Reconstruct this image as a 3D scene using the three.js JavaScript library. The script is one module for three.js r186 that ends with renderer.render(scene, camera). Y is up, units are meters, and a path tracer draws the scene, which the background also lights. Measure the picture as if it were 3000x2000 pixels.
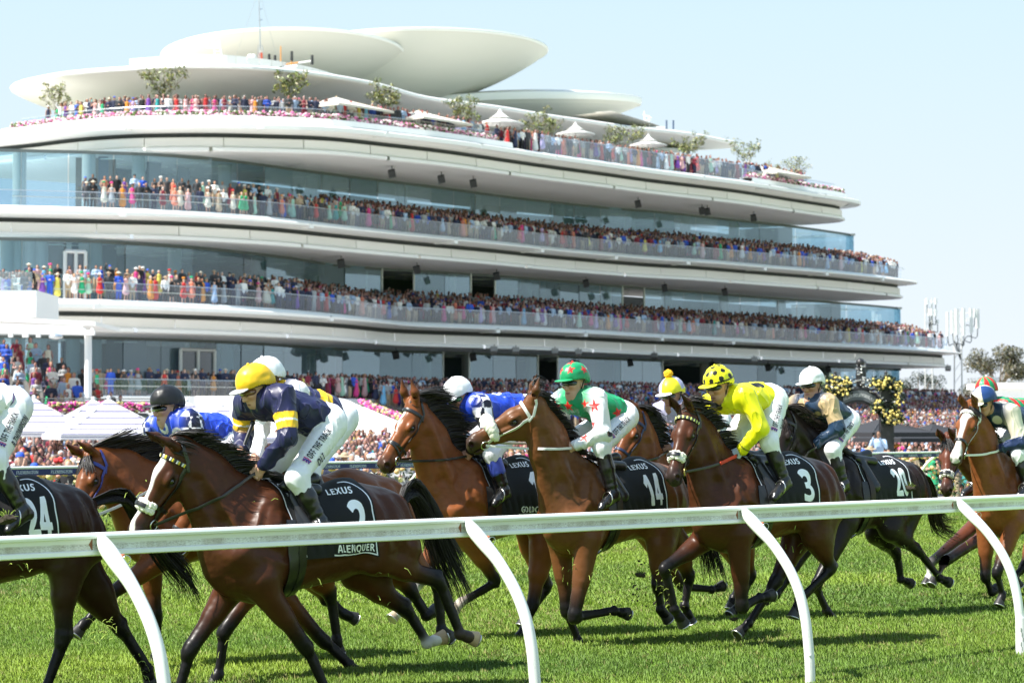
import * as THREE from 'three';
import { mergeGeometries } from 'three/addons/utils/BufferGeometryUtils.js';

// ---------------------------------------------------------------- camera, sky, sun, exposure
const FPX = 7083, HORIZON = 1247, EYE = 1.8;                       // 85 mm lens over a 3000 x 2000 frame
const PITCH = Math.atan((HORIZON - 1000) / FPX);
const scene = new THREE.Scene();
const camera = new THREE.PerspectiveCamera(2 * Math.atan(1000 / FPX) * 180 / Math.PI, 1.5, 0.5, 4000);
camera.position.set(0, EYE, 0);
camera.rotation.x = PITCH;
camera.focus = 18; camera.userData.fStop = 5.6;
const renderer = new THREE.WebGLRenderer({ antialias: true });
renderer.toneMapping = THREE.LinearToneMapping;
renderer.toneMappingExposure = 2.45;
renderer.shadowMap.enabled = true;
const SUN = new THREE.Vector3(-0.55, 0.82, 0.04).normalize();
{
  // clear hazy noon sky: blue overhead, paler to the horizon, a soft brightening round the sun
  const clamp01 = (x) => Math.min(1, Math.max(0, x)), w = 1024, h = 512, d = new Float32Array(w * h * 4);
  for (let j = 0; j < h; j++) {
    const el = ((j + 0.5) / h - 0.5) * Math.PI, y = Math.sin(el);
    for (let i = 0; i < w; i++) {
      const az = ((i + 0.5) / w - 0.5) * 2 * Math.PI, x = Math.cos(az) * Math.cos(el), z = Math.sin(az) * Math.cos(el);
      const c = x * SUN.x + y * SUN.y + z * SUN.z, up = Math.max(0, y);
      const A = [0.86, 0.91, 0.97], B = [0.67, 0.86, 0.965], C = [0.34, 0.56, 0.88], t = Math.min(1, up / 0.17), w2 = Math.pow(clamp01((up - 0.17) / 0.83), 0.7), glow = 0.30 * Math.pow(Math.max(0, c), 5) + 0.5 * Math.pow(Math.max(0, c), 40);
      let r = (A[0] + (B[0] - A[0]) * t) * (1 - w2) + C[0] * w2, g = (A[1] + (B[1] - A[1]) * t) * (1 - w2) + C[1] * w2, b = (A[2] + (B[2] - A[2]) * t) * (1 - w2) + C[2] * w2;
      r += glow; g += glow; b += glow * 0.95;
      if (y < 0) { const q = Math.min(1, -y * 5); r = r * (1 - q) + 0.16 * q; g = g * (1 - q) + 0.2 * q; b = b * (1 - q) + 0.1 * q; }
      const o = (j * w + i) * 4, k = 0.435; d[o] = r * k; d[o + 1] = g * k; d[o + 2] = b * k; d[o + 3] = 1;
    }
  }
  const sky = new THREE.DataTexture(d, w, h, THREE.RGBAFormat, THREE.FloatType);
  sky.mapping = THREE.EquirectangularReflectionMapping; sky.magFilter = THREE.LinearFilter; sky.minFilter = THREE.LinearFilter; sky.needsUpdate = true;
  scene.background = sky; scene.environment = sky;
}
const sun = new THREE.DirectionalLight(new THREE.Color(1, 0.955, 0.88), 4.2);
sun.name = 'sun'; sun.position.copy(SUN).multiplyScalar(300); sun.castShadow = true;
Object.assign(sun.shadow.camera, { left: -160, right: 160, top: 160, bottom: -160, near: 1, far: 900 });
sun.shadow.mapSize.set(4096, 4096);
scene.add(sun); scene.add(sun.target); sun.target.position.set(0, 0, -60);

// ---------------------------------------------------------------- helpers
const V3 = (x, y, z) => new THREE.Vector3(x, y, z);
const lerp = (a, b, t) => a + (b - a) * t, clamp = (x, a, b) => Math.min(b, Math.max(a, x)), sstep = (a, b, x) => { const t = clamp((x - a) / (b - a), 0, 1); return t * t * (3 - 2 * t); };
const mix3 = (a, b, t) => [lerp(a[0], b[0], t), lerp(a[1], b[1], t), lerp(a[2], b[2], t)];
function rng(seed) { let s = seed >>> 0; return () => { s = (s + 0x6d2b79f5) | 0; let t = Math.imul(s ^ (s >>> 15), 1 | s); t = (t + Math.imul(t ^ (t >>> 7), 61 | t)) ^ t; return ((t ^ (t >>> 14)) >>> 0) / 4294967296; }; }
function hash3(x, y, z) { let h = Math.imul(x | 0, 374761393) + Math.imul(y | 0, 668265263) + Math.imul(z | 0, 2147483647 ^ 0x5bd1e995); h = Math.imul(h ^ (h >>> 13), 1274126177); return ((h ^ (h >>> 16)) >>> 0) / 4294967296; }
const NT = new Float32Array(4096); { const r = rng(77); for (let i = 0; i < 4096; i++) NT[i] = r(); }
const nh = (i, j, k) => NT[(Math.imul(i, 1619) + Math.imul(j, 31337) + Math.imul(k, 6971) ^ Math.imul(i + 3 * j + 7 * k, 2654435) >>> 7) & 4095];
function noise3(x, y, z) {
  const i = Math.floor(x), j = Math.floor(y), k = Math.floor(z); let u = x - i, v = y - j, w = z - k;
  u = u * u * (3 - 2 * u); v = v * v * (3 - 2 * v); w = w * w * (3 - 2 * w);
  const a = nh(i, j, k), b = nh(i + 1, j, k), c = nh(i, j + 1, k), d = nh(i + 1, j + 1, k), e = nh(i, j, k + 1), f = nh(i + 1, j, k + 1), g = nh(i, j + 1, k + 1), h = nh(i + 1, j + 1, k + 1);
  const p = a + (b - a) * u, q = c + (d - c) * u, r = e + (f - e) * u, s = g + (h - g) * u, m = p + (q - p) * v, n = r + (s - r) * v;
  return (m + (n - m) * w) * 2 - 1;
}
const CP = Math.cos(PITCH), SP = Math.sin(PITCH);
// direction of the sight line through a point (u, v) of the 3000 x 2000 frame; at(): the place on it at a given depth, onY(): at a given height
function sight(u, v) { const dx = (u - 1500) / FPX, dy = (1000 - v) / FPX; return V3(dx, dy * CP + SP, dy * SP - CP); }
function at(u, v, depth) { const d = sight(u, v); return d.multiplyScalar(depth / -d.z).add(camera.position); }
function onY(u, v, y) { const d = sight(u, v); return d.multiplyScalar((y - EYE) / d.y).add(camera.position); }
function toUV(p) { const x = p.x, y = p.y - EYE, z = p.z, f = y * SP - z * CP, q = y * CP + z * SP; return [1500 + FPX * x / f, 1000 - FPX * q / f, f]; }
const taken = new Map();
function numbered(n) { const k = taken.get(n) ?? 0; taken.set(n, k + 1); return k ? n + '_' + String(k).padStart(3, '0') : n; }
function tag(o, label, category, group) { o.userData.label = label; o.userData.category = category; if (group) o.userData.group = group; return o; }
function thing(name, label, category, pos = [0, 0, 0], turn = 0, group) { const o = new THREE.Group(); o.name = numbered(name); o.position.set(...pos); o.rotation.y = turn; scene.add(o); return tag(o, label, category, group); }
function obj(name, geo, mat, parent = scene) { const m = new THREE.Mesh(Array.isArray(geo) ? merge(geo) : geo, mat); m.name = parent === scene ? numbered(name) : name; m.castShadow = m.receiveShadow = true; parent.add(m); return m; }
function struct(name, geo, mat) { const m = obj(name, geo, mat); m.userData.kind = 'structure'; return m; }
function merge(list) {
  list = list.map((g) => { g = g.index ? g.toNonIndexed() : g; for (const k of Object.keys(g.attributes)) if (!['position', 'normal', 'uv', 'color'].includes(k)) g.deleteAttribute(k); return g; });
  const uv = list.every((g) => g.attributes.uv), col = list.every((g) => g.attributes.color);
  for (const g of list) { if (!uv) g.deleteAttribute('uv'); if (!col) g.deleteAttribute('color'); }
  return list.length === 1 ? list[0] : mergeGeometries(list);
}
function std(rgb, rough = 0.7, extra = {}) { const m = new THREE.MeshStandardMaterial({ roughness: rough, ...extra }); m.color.setRGB(...rgb); return m; }
function phys(rgb, rough = 0.7, extra = {}) { const m = new THREE.MeshPhysicalMaterial({ roughness: rough, ...extra }); m.color.setRGB(...rgb); return m; }
const bx = (w, h, d, x = 0, y = 0, z = 0) => new THREE.BoxGeometry(w, h, d).translate(x, y, z);
function cyl(a, b, ra, rb = ra, seg = 8, open = false) {
  const d = b.clone().sub(a), L = d.length(), g = new THREE.CylinderGeometry(rb, ra, L, seg, 1, open);
  g.translate(0, L / 2, 0); g.applyQuaternion(new THREE.Quaternion().setFromUnitVectors(V3(0, 1, 0), d.normalize())); return g.translate(a.x, a.y, a.z);
}
function tube(pts, r, seg = 24, rad = 8) { return new THREE.TubeGeometry(new THREE.CatmullRomCurve3(pts), seg, r, rad); }
function bufgeo(pos, idx, nor, col, uv) {
  const g = new THREE.BufferGeometry(); g.setAttribute('position', new THREE.Float32BufferAttribute(pos, 3));
  if (col) g.setAttribute('color', new THREE.Float32BufferAttribute(col, 3)); if (uv) g.setAttribute('uv', new THREE.Float32BufferAttribute(uv, 2));
  if (idx) g.setIndex(idx); if (nor) g.setAttribute('normal', new THREE.Float32BufferAttribute(nor, 3)); else g.computeVertexNormals(); return g;
}
// a flat band with thickness along a path; nrm gives the direction its face looks at each point
function ribbon(pts, nrm, w, th = 0.003, taper) {
  const pos = [], idx = [], n = pts.length;
  for (let i = 0; i < n; i++) {
    const t = pts[Math.min(n - 1, i + 1)].clone().sub(pts[Math.max(0, i - 1)]).normalize(), N = (Array.isArray(nrm) ? nrm[i] : nrm), b = V3().crossVectors(t, N).normalize(), k = w / 2 * (taper ? taper(i / (n - 1)) : 1), m = V3().crossVectors(b, t).normalize();
    for (const [x, y] of [[-1, 0], [1, 0], [1, 1], [-1, 1]]) pos.push(pts[i].x + b.x * x * k + m.x * y * th, pts[i].y + b.y * x * k + m.y * y * th, pts[i].z + b.z * x * k + m.z * y * th);
    if (i) for (let q = 0; q < 4; q++) { const a = (i - 1) * 4 + q, c = (i - 1) * 4 + (q + 1) % 4; idx.push(a, c, a + 4, c, c + 4, a + 4); }
  }
  const e = (n - 1) * 4; idx.push(0, 2, 1, 0, 3, 2, e, e + 1, e + 2, e, e + 2, e + 3);
  return bufgeo(pos, idx).toNonIndexed();
}
function flat(g) { g = g.index ? g.toNonIndexed() : g; g.computeVertexNormals(); return g; }
function canvasTex(w, h, draw, srgb = true) { const c = document.createElement('canvas'); c.width = w; c.height = h; const x = c.getContext('2d'); draw(x, w, h); const t = new THREE.CanvasTexture(c); if (srgb) t.colorSpace = THREE.SRGBColorSpace; t.wrapS = t.wrapT = THREE.RepeatWrapping; return t; }
const leather = { black: phys([0.010, 0.010, 0.011], 0.38, { clearcoat: 0.3 }), white: phys([0.72, 0.71, 0.68], 0.5), blue: phys([0.035, 0.05, 0.26], 0.5), brown: phys([0.03, 0.015, 0.01], 0.45), red: phys([0.62, 0.05, 0.02], 0.55), navy: phys([0.012, 0.02, 0.07], 0.5) };
const steel = phys([0.62, 0.62, 0.6], 0.25, { metalness: 1 }), brass = phys([0.75, 0.55, 0.22], 0.3, { metalness: 1 });
// ---------------------------------------------------------------- bodies as smoothly joined tapered capsules, meshed with surface nets
const smin = (a, b, k) => { const h = Math.max(k - Math.abs(a - b), 0) / k; return Math.min(a, b) - h * h * k * 0.25; };
class Field {
  constructor() { this.p = []; this.bump = null; }
  add(e, a, b, ra, rb, r, o = {}) { // every entry has the same shape of record, which keeps evaluation fast
    let f = o.f ?? null; const w = o.w ?? 1, iw = 1 / w;
    if (f && !e && w === 1) { a = inFrame(f, a); b = inFrame(f, b); f = null; }
    const q = { e, a, b, ra, rb, r, w, f, k: o.k ?? 0.03, neg: o.neg ?? false, c: o.c ?? null, t: 0, ax: a[0], ay: a[1], az: e ? a[2] : a[2] * iw, dx: 0, dy: 0, dz: 0, il: 0, dr: rb - ra, iw, dw: Math.min(1, w), rx: r[0], ry: r[1], rz: r[2], rm: Math.min(...r), fr: f !== null, ox: 0, oy: 0, oz: 0, m0: 0, m1: 0, m2: 0, m3: 0, m4: 0, m5: 0, m6: 0, m7: 0, m8: 0 };
    if (!e) { q.dx = b[0] - a[0]; q.dy = b[1] - a[1]; q.dz = b[2] * iw - q.az; q.il = 1 / Math.max(1e-9, q.dx * q.dx + q.dy * q.dy + q.dz * q.dz); }
    if (f) { [q.ox, q.oy, q.oz] = f.o; [q.m0, q.m1, q.m2] = f.X; [q.m3, q.m4, q.m5] = f.Y; [q.m6, q.m7, q.m8] = f.Z; }
    this.p.push(q); return q;
  }
  cone(a, b, ra, rb, o) { return this.add(false, a, b, ra, rb, [0, 0, 0], o); }
  ball(c, r, o) { return this.cone(c, c, r, r, o); }
  ell(c, r, o) { return this.add(true, c, c, 0, 0, r, o); }
  d1(q, x, y, z) {
    if (q.fr) { const X = x - q.ox, Y = y - q.oy, Z = z - q.oz; x = X * q.m0 + Y * q.m1 + Z * q.m2; y = X * q.m3 + Y * q.m4 + Z * q.m5; z = X * q.m6 + Y * q.m7 + Z * q.m8; }
    if (q.e) {
      const a = (x - q.ax) / q.rx, b = (y - q.ay) / q.ry, c = (z - q.az) / q.rz, k0 = Math.sqrt(a * a + b * b + c * c);
      const A = a / q.rx, B = b / q.ry, C = c / q.rz, k1 = Math.sqrt(A * A + B * B + C * C);
      q.t = 0; return k1 < 1e-6 ? -q.rm : k0 * (k0 - 1) / k1;
    }
    const X = x - q.ax, Y = y - q.ay, Z = z * q.iw - q.az; let t = (X * q.dx + Y * q.dy + Z * q.dz) * q.il; t = t < 0 ? 0 : t > 1 ? 1 : t; q.t = t;
    const A = X - q.dx * t, B = Y - q.dy * t, C = Z - q.dz * t;
    return (Math.sqrt(A * A + B * B + C * C) - (q.ra + q.dr * t)) * q.dw;
  }
  eval(x, y, z, list = this.p) {
    let r = 1e3;
    for (let i = 0; i < list.length; i++) { const q = list[i], d = this.d1(q, x, y, z), k = q.k; if (q.neg) { if (d < k - r) r = -smin(-r, d, k); } else if (d < r + k) r = smin(r, d, k); }
    if (this.bump && r < 0.03 && r > -0.03) r += this.bump(x, y, z);
    if (this.cut) r = Math.max(r, this.cut(x, y, z));
    return r;
  }
  near(x, y, z, R) { let m = 1e3; const ds = this.p.map((q) => { const d = this.d1(q, x, y, z); if (!q.neg && d < m) m = d; return d; }); return this.p.filter((q, i) => ds[i] < Math.max(m, 0) + R + q.k * 1.5 || (!q.neg && ds[i] < m + R)); }
  colour(x, y, z, list = this.p) {
    let m = 1e3; const ds = []; for (const q of list) { const d = q.neg || !q.c ? 1e3 : this.d1(q, x, y, z); ds.push(d, q.t); if (d < m) m = d; }
    let r = 0, g = 0, b = 0, s = 0;
    for (let i = 0; i < list.length; i++) { const e = ds[2 * i] - m; if (e > 0.09) continue; const w = Math.exp(-e / 0.012), c = typeof list[i].c === 'function' ? list[i].c(ds[2 * i + 1], x, y, z) : list[i].c; r += c[0] * w; g += c[1] * w; b += c[2] * w; s += w; }
    return [r / s, g / s, b / s];
  }
  normal(x, y, z, list = this.p, e = 0.003) {
    const a = this.eval(x + e, y - e, z - e, list), b = this.eval(x - e, y - e, z + e, list), c = this.eval(x - e, y + e, z - e, list), d = this.eval(x + e, y + e, z + e, list);
    const nx = a - b - c + d, ny = -a - b + c + d, nz = -a + b - c + d, l = Math.hypot(nx, ny, nz) || 1; return [nx / l, ny / l, nz / l];
  }
  bounds() {
    const lo = [1e3, 1e3, 1e3], hi = [-1e3, -1e3, -1e3];
    for (const q of this.p) {
      if (q.neg) continue;
      const ends = q.e ? [[q.a, Math.max(...q.r)]] : [[q.a, q.ra * Math.max(1, q.w)], [q.b, q.rb * Math.max(1, q.w)]];
      for (let [c, r] of ends) { if (q.f) c = [0, 1, 2].map((i) => q.f.o[i] + q.f.X[i] * c[0] + q.f.Y[i] * c[1] + q.f.Z[i] * c[2]); for (let i = 0; i < 3; i++) { lo[i] = Math.min(lo[i], c[i] - r); hi[i] = Math.max(hi[i], c[i] + r); } }
    }
    return [lo, hi];
  }
  // march along a ray (from o, towards d, both in the field's own axes) to the surface; null where it misses
  cast(o, d, far = 6) { let t = 0; for (let i = 0; i < 200 && t < far; i++) { const r = this.eval(o[0] + d[0] * t, o[1] + d[1] * t, o[2] + d[2] * t); if (r < 0.0008) return [o[0] + d[0] * t, o[1] + d[1] * t, o[2] + d[2] * t]; t += Math.max(0.001, r * 0.7); } return null; }
  // from a point inside, out along d to the surface
  out(o, d, max = 0.8) { let a = 0, s = 0.01; for (let t = s; t < max; t += s) { if (this.eval(o[0] + d[0] * t, o[1] + d[1] * t, o[2] + d[2] * t) > 0) { let lo = a, hi = t; for (let i = 0; i < 10; i++) { const m = (lo + hi) / 2; if (this.eval(o[0] + d[0] * m, o[1] + d[1] * m, o[2] + d[2] * m) > 0) hi = m; else lo = m; } return [o[0] + d[0] * lo, o[1] + d[1] * lo, o[2] + d[2] * lo]; } a = t; } return [o[0] + d[0] * max, o[1] + d[1] * max, o[2] + d[2] * max]; }
  // keep(x,y,z): which part of space this mesh covers; box: [lo, hi] to mesh only there
  mesh(h, { keep, box, colour = true, after } = {}) {
    const B = 8; let [lo, hi] = box ?? this.bounds(); lo = lo.map((v) => v - 2.5 * h); hi = hi.map((v) => v + 2.5 * h);
    const n = [0, 1, 2].map((i) => (Math.ceil((hi[i] - lo[i]) / h / B) + 1) * B), [nx, ny, nz] = n, vals = new Float32Array(nx * ny * nz).fill(1), lists = new Map();
    const bx_ = nx / B, by_ = ny / B, bz_ = nz / B, half = B * h * 0.5, diag = half * 1.7321 + h * 2;
    for (let K = 0; K < bz_; K++) for (let J = 0; J < by_; J++) for (let I = 0; I < bx_; I++) {
      const cx = lo[0] + (I * B + B / 2) * h, cy = lo[1] + (J * B + B / 2) * h, cz = lo[2] + (K * B + B / 2) * h;
      const dc = this.eval(cx, cy, cz);
      const act = Math.abs(dc) < diag * 1.25 + 0.02;
      let list = null; if (act) { list = this.near(cx, cy, cz, diag * 1.8); lists.set((K * by_ + J) * bx_ + I, list); }
      for (let k = 0; k < B; k++) for (let j = 0; j < B; j++) for (let i = 0; i < B; i++) {
        const a = I * B + i, b = J * B + j, c = K * B + k; vals[(c * ny + b) * nx + a] = act ? this.eval(lo[0] + a * h, lo[1] + b * h, lo[2] + c * h, list) : dc;
      }
    }
    const id = new Int32Array(nx * ny * nz).fill(-1), pos = [], nor = [], col = [], idx = [], s1 = 1, s2 = nx, s3 = nx * ny;
    const E = [[0, 0, 0, 1, 0, 0], [0, 1, 0, 1, 1, 0], [0, 0, 1, 1, 0, 1], [0, 1, 1, 1, 1, 1], [0, 0, 0, 0, 1, 0], [1, 0, 0, 1, 1, 0], [0, 0, 1, 0, 1, 1], [1, 0, 1, 1, 1, 1], [0, 0, 0, 0, 0, 1], [1, 0, 0, 1, 0, 1], [0, 1, 0, 0, 1, 1], [1, 1, 0, 1, 1, 1]];
    for (let k = 0; k < nz - 1; k++) for (let j = 0; j < ny - 1; j++) for (let i = 0; i < nx - 1; i++) {
      const o = (k * ny + j) * nx + i; let m = 0;
      for (let c = 0; c < 8; c++) if (vals[o + (c & 1) + (c >> 1 & 1) * s2 + (c >> 2) * s3] < 0) m |= 1 << c;
      if (m === 0 || m === 255) continue;
      let x = 0, y = 0, z = 0, q = 0;
      for (const e of E) { const a = vals[o + e[0] + e[1] * s2 + e[2] * s3], b = vals[o + e[3] + e[4] * s2 + e[5] * s3]; if (a < 0 === b < 0) continue; const t = a / (a - b); x += e[0] + (e[3] - e[0]) * t; y += e[1] + (e[4] - e[1]) * t; z += e[2] + (e[5] - e[2]) * t; q++; }
      const X = lo[0] + (i + x / q) * h, Y = lo[1] + (j + y / q) * h, Z = lo[2] + (k + z / q) * h;
      if (keep && !keep(X, Y, Z)) continue;
      const L = lists.get(((k >> 3) * by_ + (j >> 3)) * bx_ + (i >> 3)) ?? this.p;
      id[o] = pos.length / 3; pos.push(X, Y, Z); nor.push(...this.normal(X, Y, Z, L)); if (colour) { let c = this.colour(X, Y, Z, L); if (after) c = after(c, X, Y, Z); col.push(...c); }
    }
    const quad = (a, b, c, d, f) => { if (a < 0 || b < 0 || c < 0 || d < 0) return; f ? idx.push(a, b, c, a, c, d) : idx.push(a, c, b, a, d, c); };
    for (let k = 1; k < nz - 1; k++) for (let j = 1; j < ny - 1; j++) for (let i = 1; i < nx - 1; i++) {
      const o = (k * ny + j) * nx + i, v = vals[o] < 0;
      if (v !== vals[o + s1] < 0) quad(id[o - s2 - s3], id[o - s3], id[o], id[o - s2], v);
      if (v !== vals[o + s2] < 0) quad(id[o - s1 - s3], id[o - s1], id[o], id[o - s3], v);
      if (v !== vals[o + s3] < 0) quad(id[o - s1 - s2], id[o - s2], id[o], id[o - s1], v);
    }
    return bufgeo(pos, idx, nor, colour ? col : null);
  }
}
function joinMeshes(list) { // indexed merge of position/normal/colour
  const pos = [], nor = [], col = [], idx = []; let o = 0; const add = (dst, src) => { for (let i = 0; i < src.length; i++) dst.push(src[i]); };
  for (const g of list) { add(pos, g.attributes.position.array); add(nor, g.attributes.normal.array); if (g.attributes.color) add(col, g.attributes.color.array); const ix = g.index.array; for (let i = 0; i < ix.length; i++) idx.push(ix[i] + o); o += g.attributes.position.count; }
  return bufgeo(pos, idx, nor, col.length ? col : null);
}
// own axes of something that rides at O heading a (radians): x ahead, y up, z towards its far side; P() takes a frame point to these axes on the vertical plane `side` metres to the near side
class Rider {
  constructor(u, depth, aDeg) {
    const a = aDeg * Math.PI / 180; this.o = at(u, HORIZON, depth); this.o.y = 0; this.F = V3(-Math.sin(a), 0, Math.cos(a)); this.N = V3(Math.cos(a), 0, Math.sin(a));
    this.turn = Math.atan2(-Math.cos(a), -Math.sin(a));
  }
  local(p) { const d = p.clone().sub(this.o); return [d.dot(this.F), d.y, -d.dot(this.N)]; }
  world(q) { return this.o.clone().addScaledVector(this.F, q[0]).addScaledVector(this.N, -q[2]).add(V3(0, q[1], 0)); }
  P(u, v, side = 0) { const d = sight(u, v), c = this.o.clone().addScaledVector(this.N, side).sub(camera.position), t = c.dot(this.N) / d.dot(this.N); return this.local(camera.position.clone().addScaledVector(d, t)); }
  // the point on the sight line at distance len from q: the nearer or farther one, or the closest approach
  B(u, v, q, len, far = false) {
    const d = sight(u, v).normalize(), c = this.world(q).sub(camera.position), b = d.dot(c), h = c.lengthSq() - b * b, k = len * len - h;
    if (k < 0) { const e = this.local(camera.position.clone().addScaledVector(d, b)), l = Math.hypot(e[0] - q[0], e[1] - q[1], e[2] - q[2]); return [0, 1, 2].map((i) => q[i] + (e[i] - q[i]) * len / l); }
    return this.local(camera.position.clone().addScaledVector(d, b + (far ? 1 : -1) * Math.sqrt(k)));
  }
  ray(u, v) { const d = sight(u, v), o = this.local(camera.position); return [o, [d.dot(this.F), d.y, -d.dot(this.N)].map((x) => x / d.length())]; }
}
const sub = (a, b) => [a[0] - b[0], a[1] - b[1], a[2] - b[2]], add3 = (a, b, k = 1) => [a[0] + b[0] * k, a[1] + b[1] * k, a[2] + b[2] * k], dot3 = (a, b) => a[0] * b[0] + a[1] * b[1] + a[2] * b[2], len3 = (a) => Math.hypot(...a), unit = (a) => { const l = len3(a) || 1; return [a[0] / l, a[1] / l, a[2] / l]; }, cross3 = (a, b) => [a[1] * b[2] - a[2] * b[1], a[2] * b[0] - a[0] * b[2], a[0] * b[1] - a[1] * b[0]];
const inFrame = (f, q) => [0, 1, 2].map((i) => f.o[i] + f.X[i] * q[0] + f.Y[i] * q[1] + f.Z[i] * q[2]);
const toFrame = (f, p) => { const d = sub(p, f.o); return [dot3(d, f.X), dot3(d, f.Y), dot3(d, f.Z)]; };
const vec = (q) => V3(q[0], q[1], q[2]);
// ---------------------------------------------------------------- turf, near rail
const RA = 41.9 * Math.PI / 180, RAIL_DIR = V3(Math.sin(RA), 0, -Math.cos(RA)), RAIL_OUT = V3(Math.cos(RA), 0, Math.sin(RA)), RAIL0 = V3(-2.219, 0, -12.96), PITCH_POST = 2.88;
{
  // one sheet to the horizon; mowing and wear as soft patches, fine blade grain near
  const tex = canvasTex(1024, 1024, (x, w, h) => {
    const d = x.createImageData(w, h), r = rng(5); for (let j = 0; j < h; j++) for (let i = 0; i < w; i++) {
      const P = 2 * Math.PI / w, n = 0.5 * noise3(8 + 3 * Math.cos(i * P), 8 + 3 * Math.sin(i * P), 3 * Math.cos(j * P) + 3 * Math.sin(j * P)) + 0.35 * noise3(i * 0.08, j * 0.02, 3) + 0.4 * (r() - 0.5), o = (j * w + i) * 4; d.data[o] = 106 + 30 * n; d.data[o + 1] = 142 + 28 * n; d.data[o + 2] = 38 + 10 * n; d.data[o + 3] = 255;
    } x.putImageData(d, 0, 0);
  });
  tex.repeat.set(1 / 6, 1 / 6);
  const strip = (ws, L0, L1, lift) => { const pos = [], uv = [], idx = []; ws.forEach(([w, y], i) => { for (const [k, t] of [L0, L1].entries()) { const p = RAIL0.clone().addScaledVector(RAIL_OUT, -w).addScaledVector(RAIL_DIR, t); pos.push(p.x, y + lift, p.z); uv.push(p.x, p.z); } if (i) { const a = (i - 1) * 2; idx.push(a, a + 1, a + 2, a + 1, a + 3, a + 2); } }); const g = bufgeo(pos, idx, null, null, uv), n = g.attributes.normal; for (let i = 0; i < n.count; i++) if (n.getY(i) < 0) n.setXYZ(i, -n.getX(i), -n.getY(i), -n.getZ(i)); return g; };
  struct('ground', strip([[-1600, 0], [20.4, 0], [24, -0.75], [45, -0.75], [75, 0], [2400, 0]], -1800, 2400, 0), std([1, 1, 1], 0.95, { map: tex }));
  struct('pavement', strip([[24.2, -0.75], [45, -0.75], [75, 0], [210, 0]], -120, 330, 0.006), std([0.46, 0.44, 0.41], 0.9));
  // blades: tufts of nine, set thicker near the camera
  const r = rng(11), pos = [], nor = [], idx = [];
  for (let b = 0; b < 10; b++) {
    const a = r() * 6.283, q = r() * 0.035, x = Math.cos(a) * q, z = Math.sin(a) * q, h = 0.018 + r() * 0.022, w = 0.0018 + r() * 0.0014, f = r() * 6.283, lx = Math.cos(f) * h * (0.2 + r() * 0.7), lz = Math.sin(f) * h * (0.2 + r() * 0.7), t = r() * 6.283, cx = Math.cos(t) * w, cz = Math.sin(t) * w, o = pos.length / 3;
    pos.push(x - cx, 0, z - cz, x + cx, 0, z + cz, x + lx * 0.4 - cx * 0.8, h * 0.62, z + lz * 0.4 - cz * 0.8, x + lx * 0.4 + cx * 0.8, h * 0.62, z + lz * 0.4 + cz * 0.8, x + lx, h, z + lz);
    idx.push(o, o + 1, o + 3, o, o + 3, o + 2, o + 2, o + 3, o + 4); for (let k = 0; k < 5; k++) { const n = V3(Math.sin(f) * 0.3 + lx * 3, 1, -Math.cos(f) * 0.3 + lz * 3).normalize(); nor.push(n.x, n.y, n.z); }
  }
  const tuft = bufgeo(pos, idx, nor), M = 230000, inst = new THREE.InstancedMesh(tuft, phys([1, 1, 1], 0.9, { side: THREE.DoubleSide, transmission: 0.4, thickness: 0, specularIntensity: 0.15 }), M), m = new THREE.Matrix4(), q = new THREE.Quaternion(), c = new THREE.Color(); let n = 0;
  for (let tries = 0; tries < M * 4 && n < M; tries++) {
    const u = r(), depth = 11.2 * Math.pow(4.6, Math.pow(u, 1.15)), half = depth * 0.222 + 0.6, x = (r() * 2 - 1) * half, z = -depth; 
    const big = noise3(x * 0.5, 2, z * 0.5), s = (0.75 + r() * 0.7 + 0.25 * big) * (depth > 24 ? 1.25 : 1), k = 0.82 + r() * 0.4 + 0.16 * big, pat = noise3(x * 0.9 + 7, 5, z * 0.9), dry = r() < 0.04 + 0.16 * sstep(0.25, 0.7, pat);
    m.compose(V3(x, 0, z), q.setFromEuler(new THREE.Euler((r() - 0.5) * 0.3, r() * 6.283, (r() - 0.5) * 0.3)), V3(s * (depth > 24 ? 1.6 : 1.15), s, s * (depth > 24 ? 1.6 : 1.15))); inst.setMatrixAt(n, m);
    c.setRGB(...(dry ? [0.30 * k, 0.29 * k, 0.10 * k] : [(0.190 + 0.05 * big) * k, (0.300 + 0.04 * big) * k, 0.040 * k])); inst.setColorAt(n, c); n++;
  }
  inst.count = n; inst.name = 'grass'; inst.castShadow = inst.receiveShadow = true; scene.add(inst); tag(inst, 'short bright green turf blades of the race track', 'grass'); inst.userData.kind = 'stuff';
}
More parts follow.
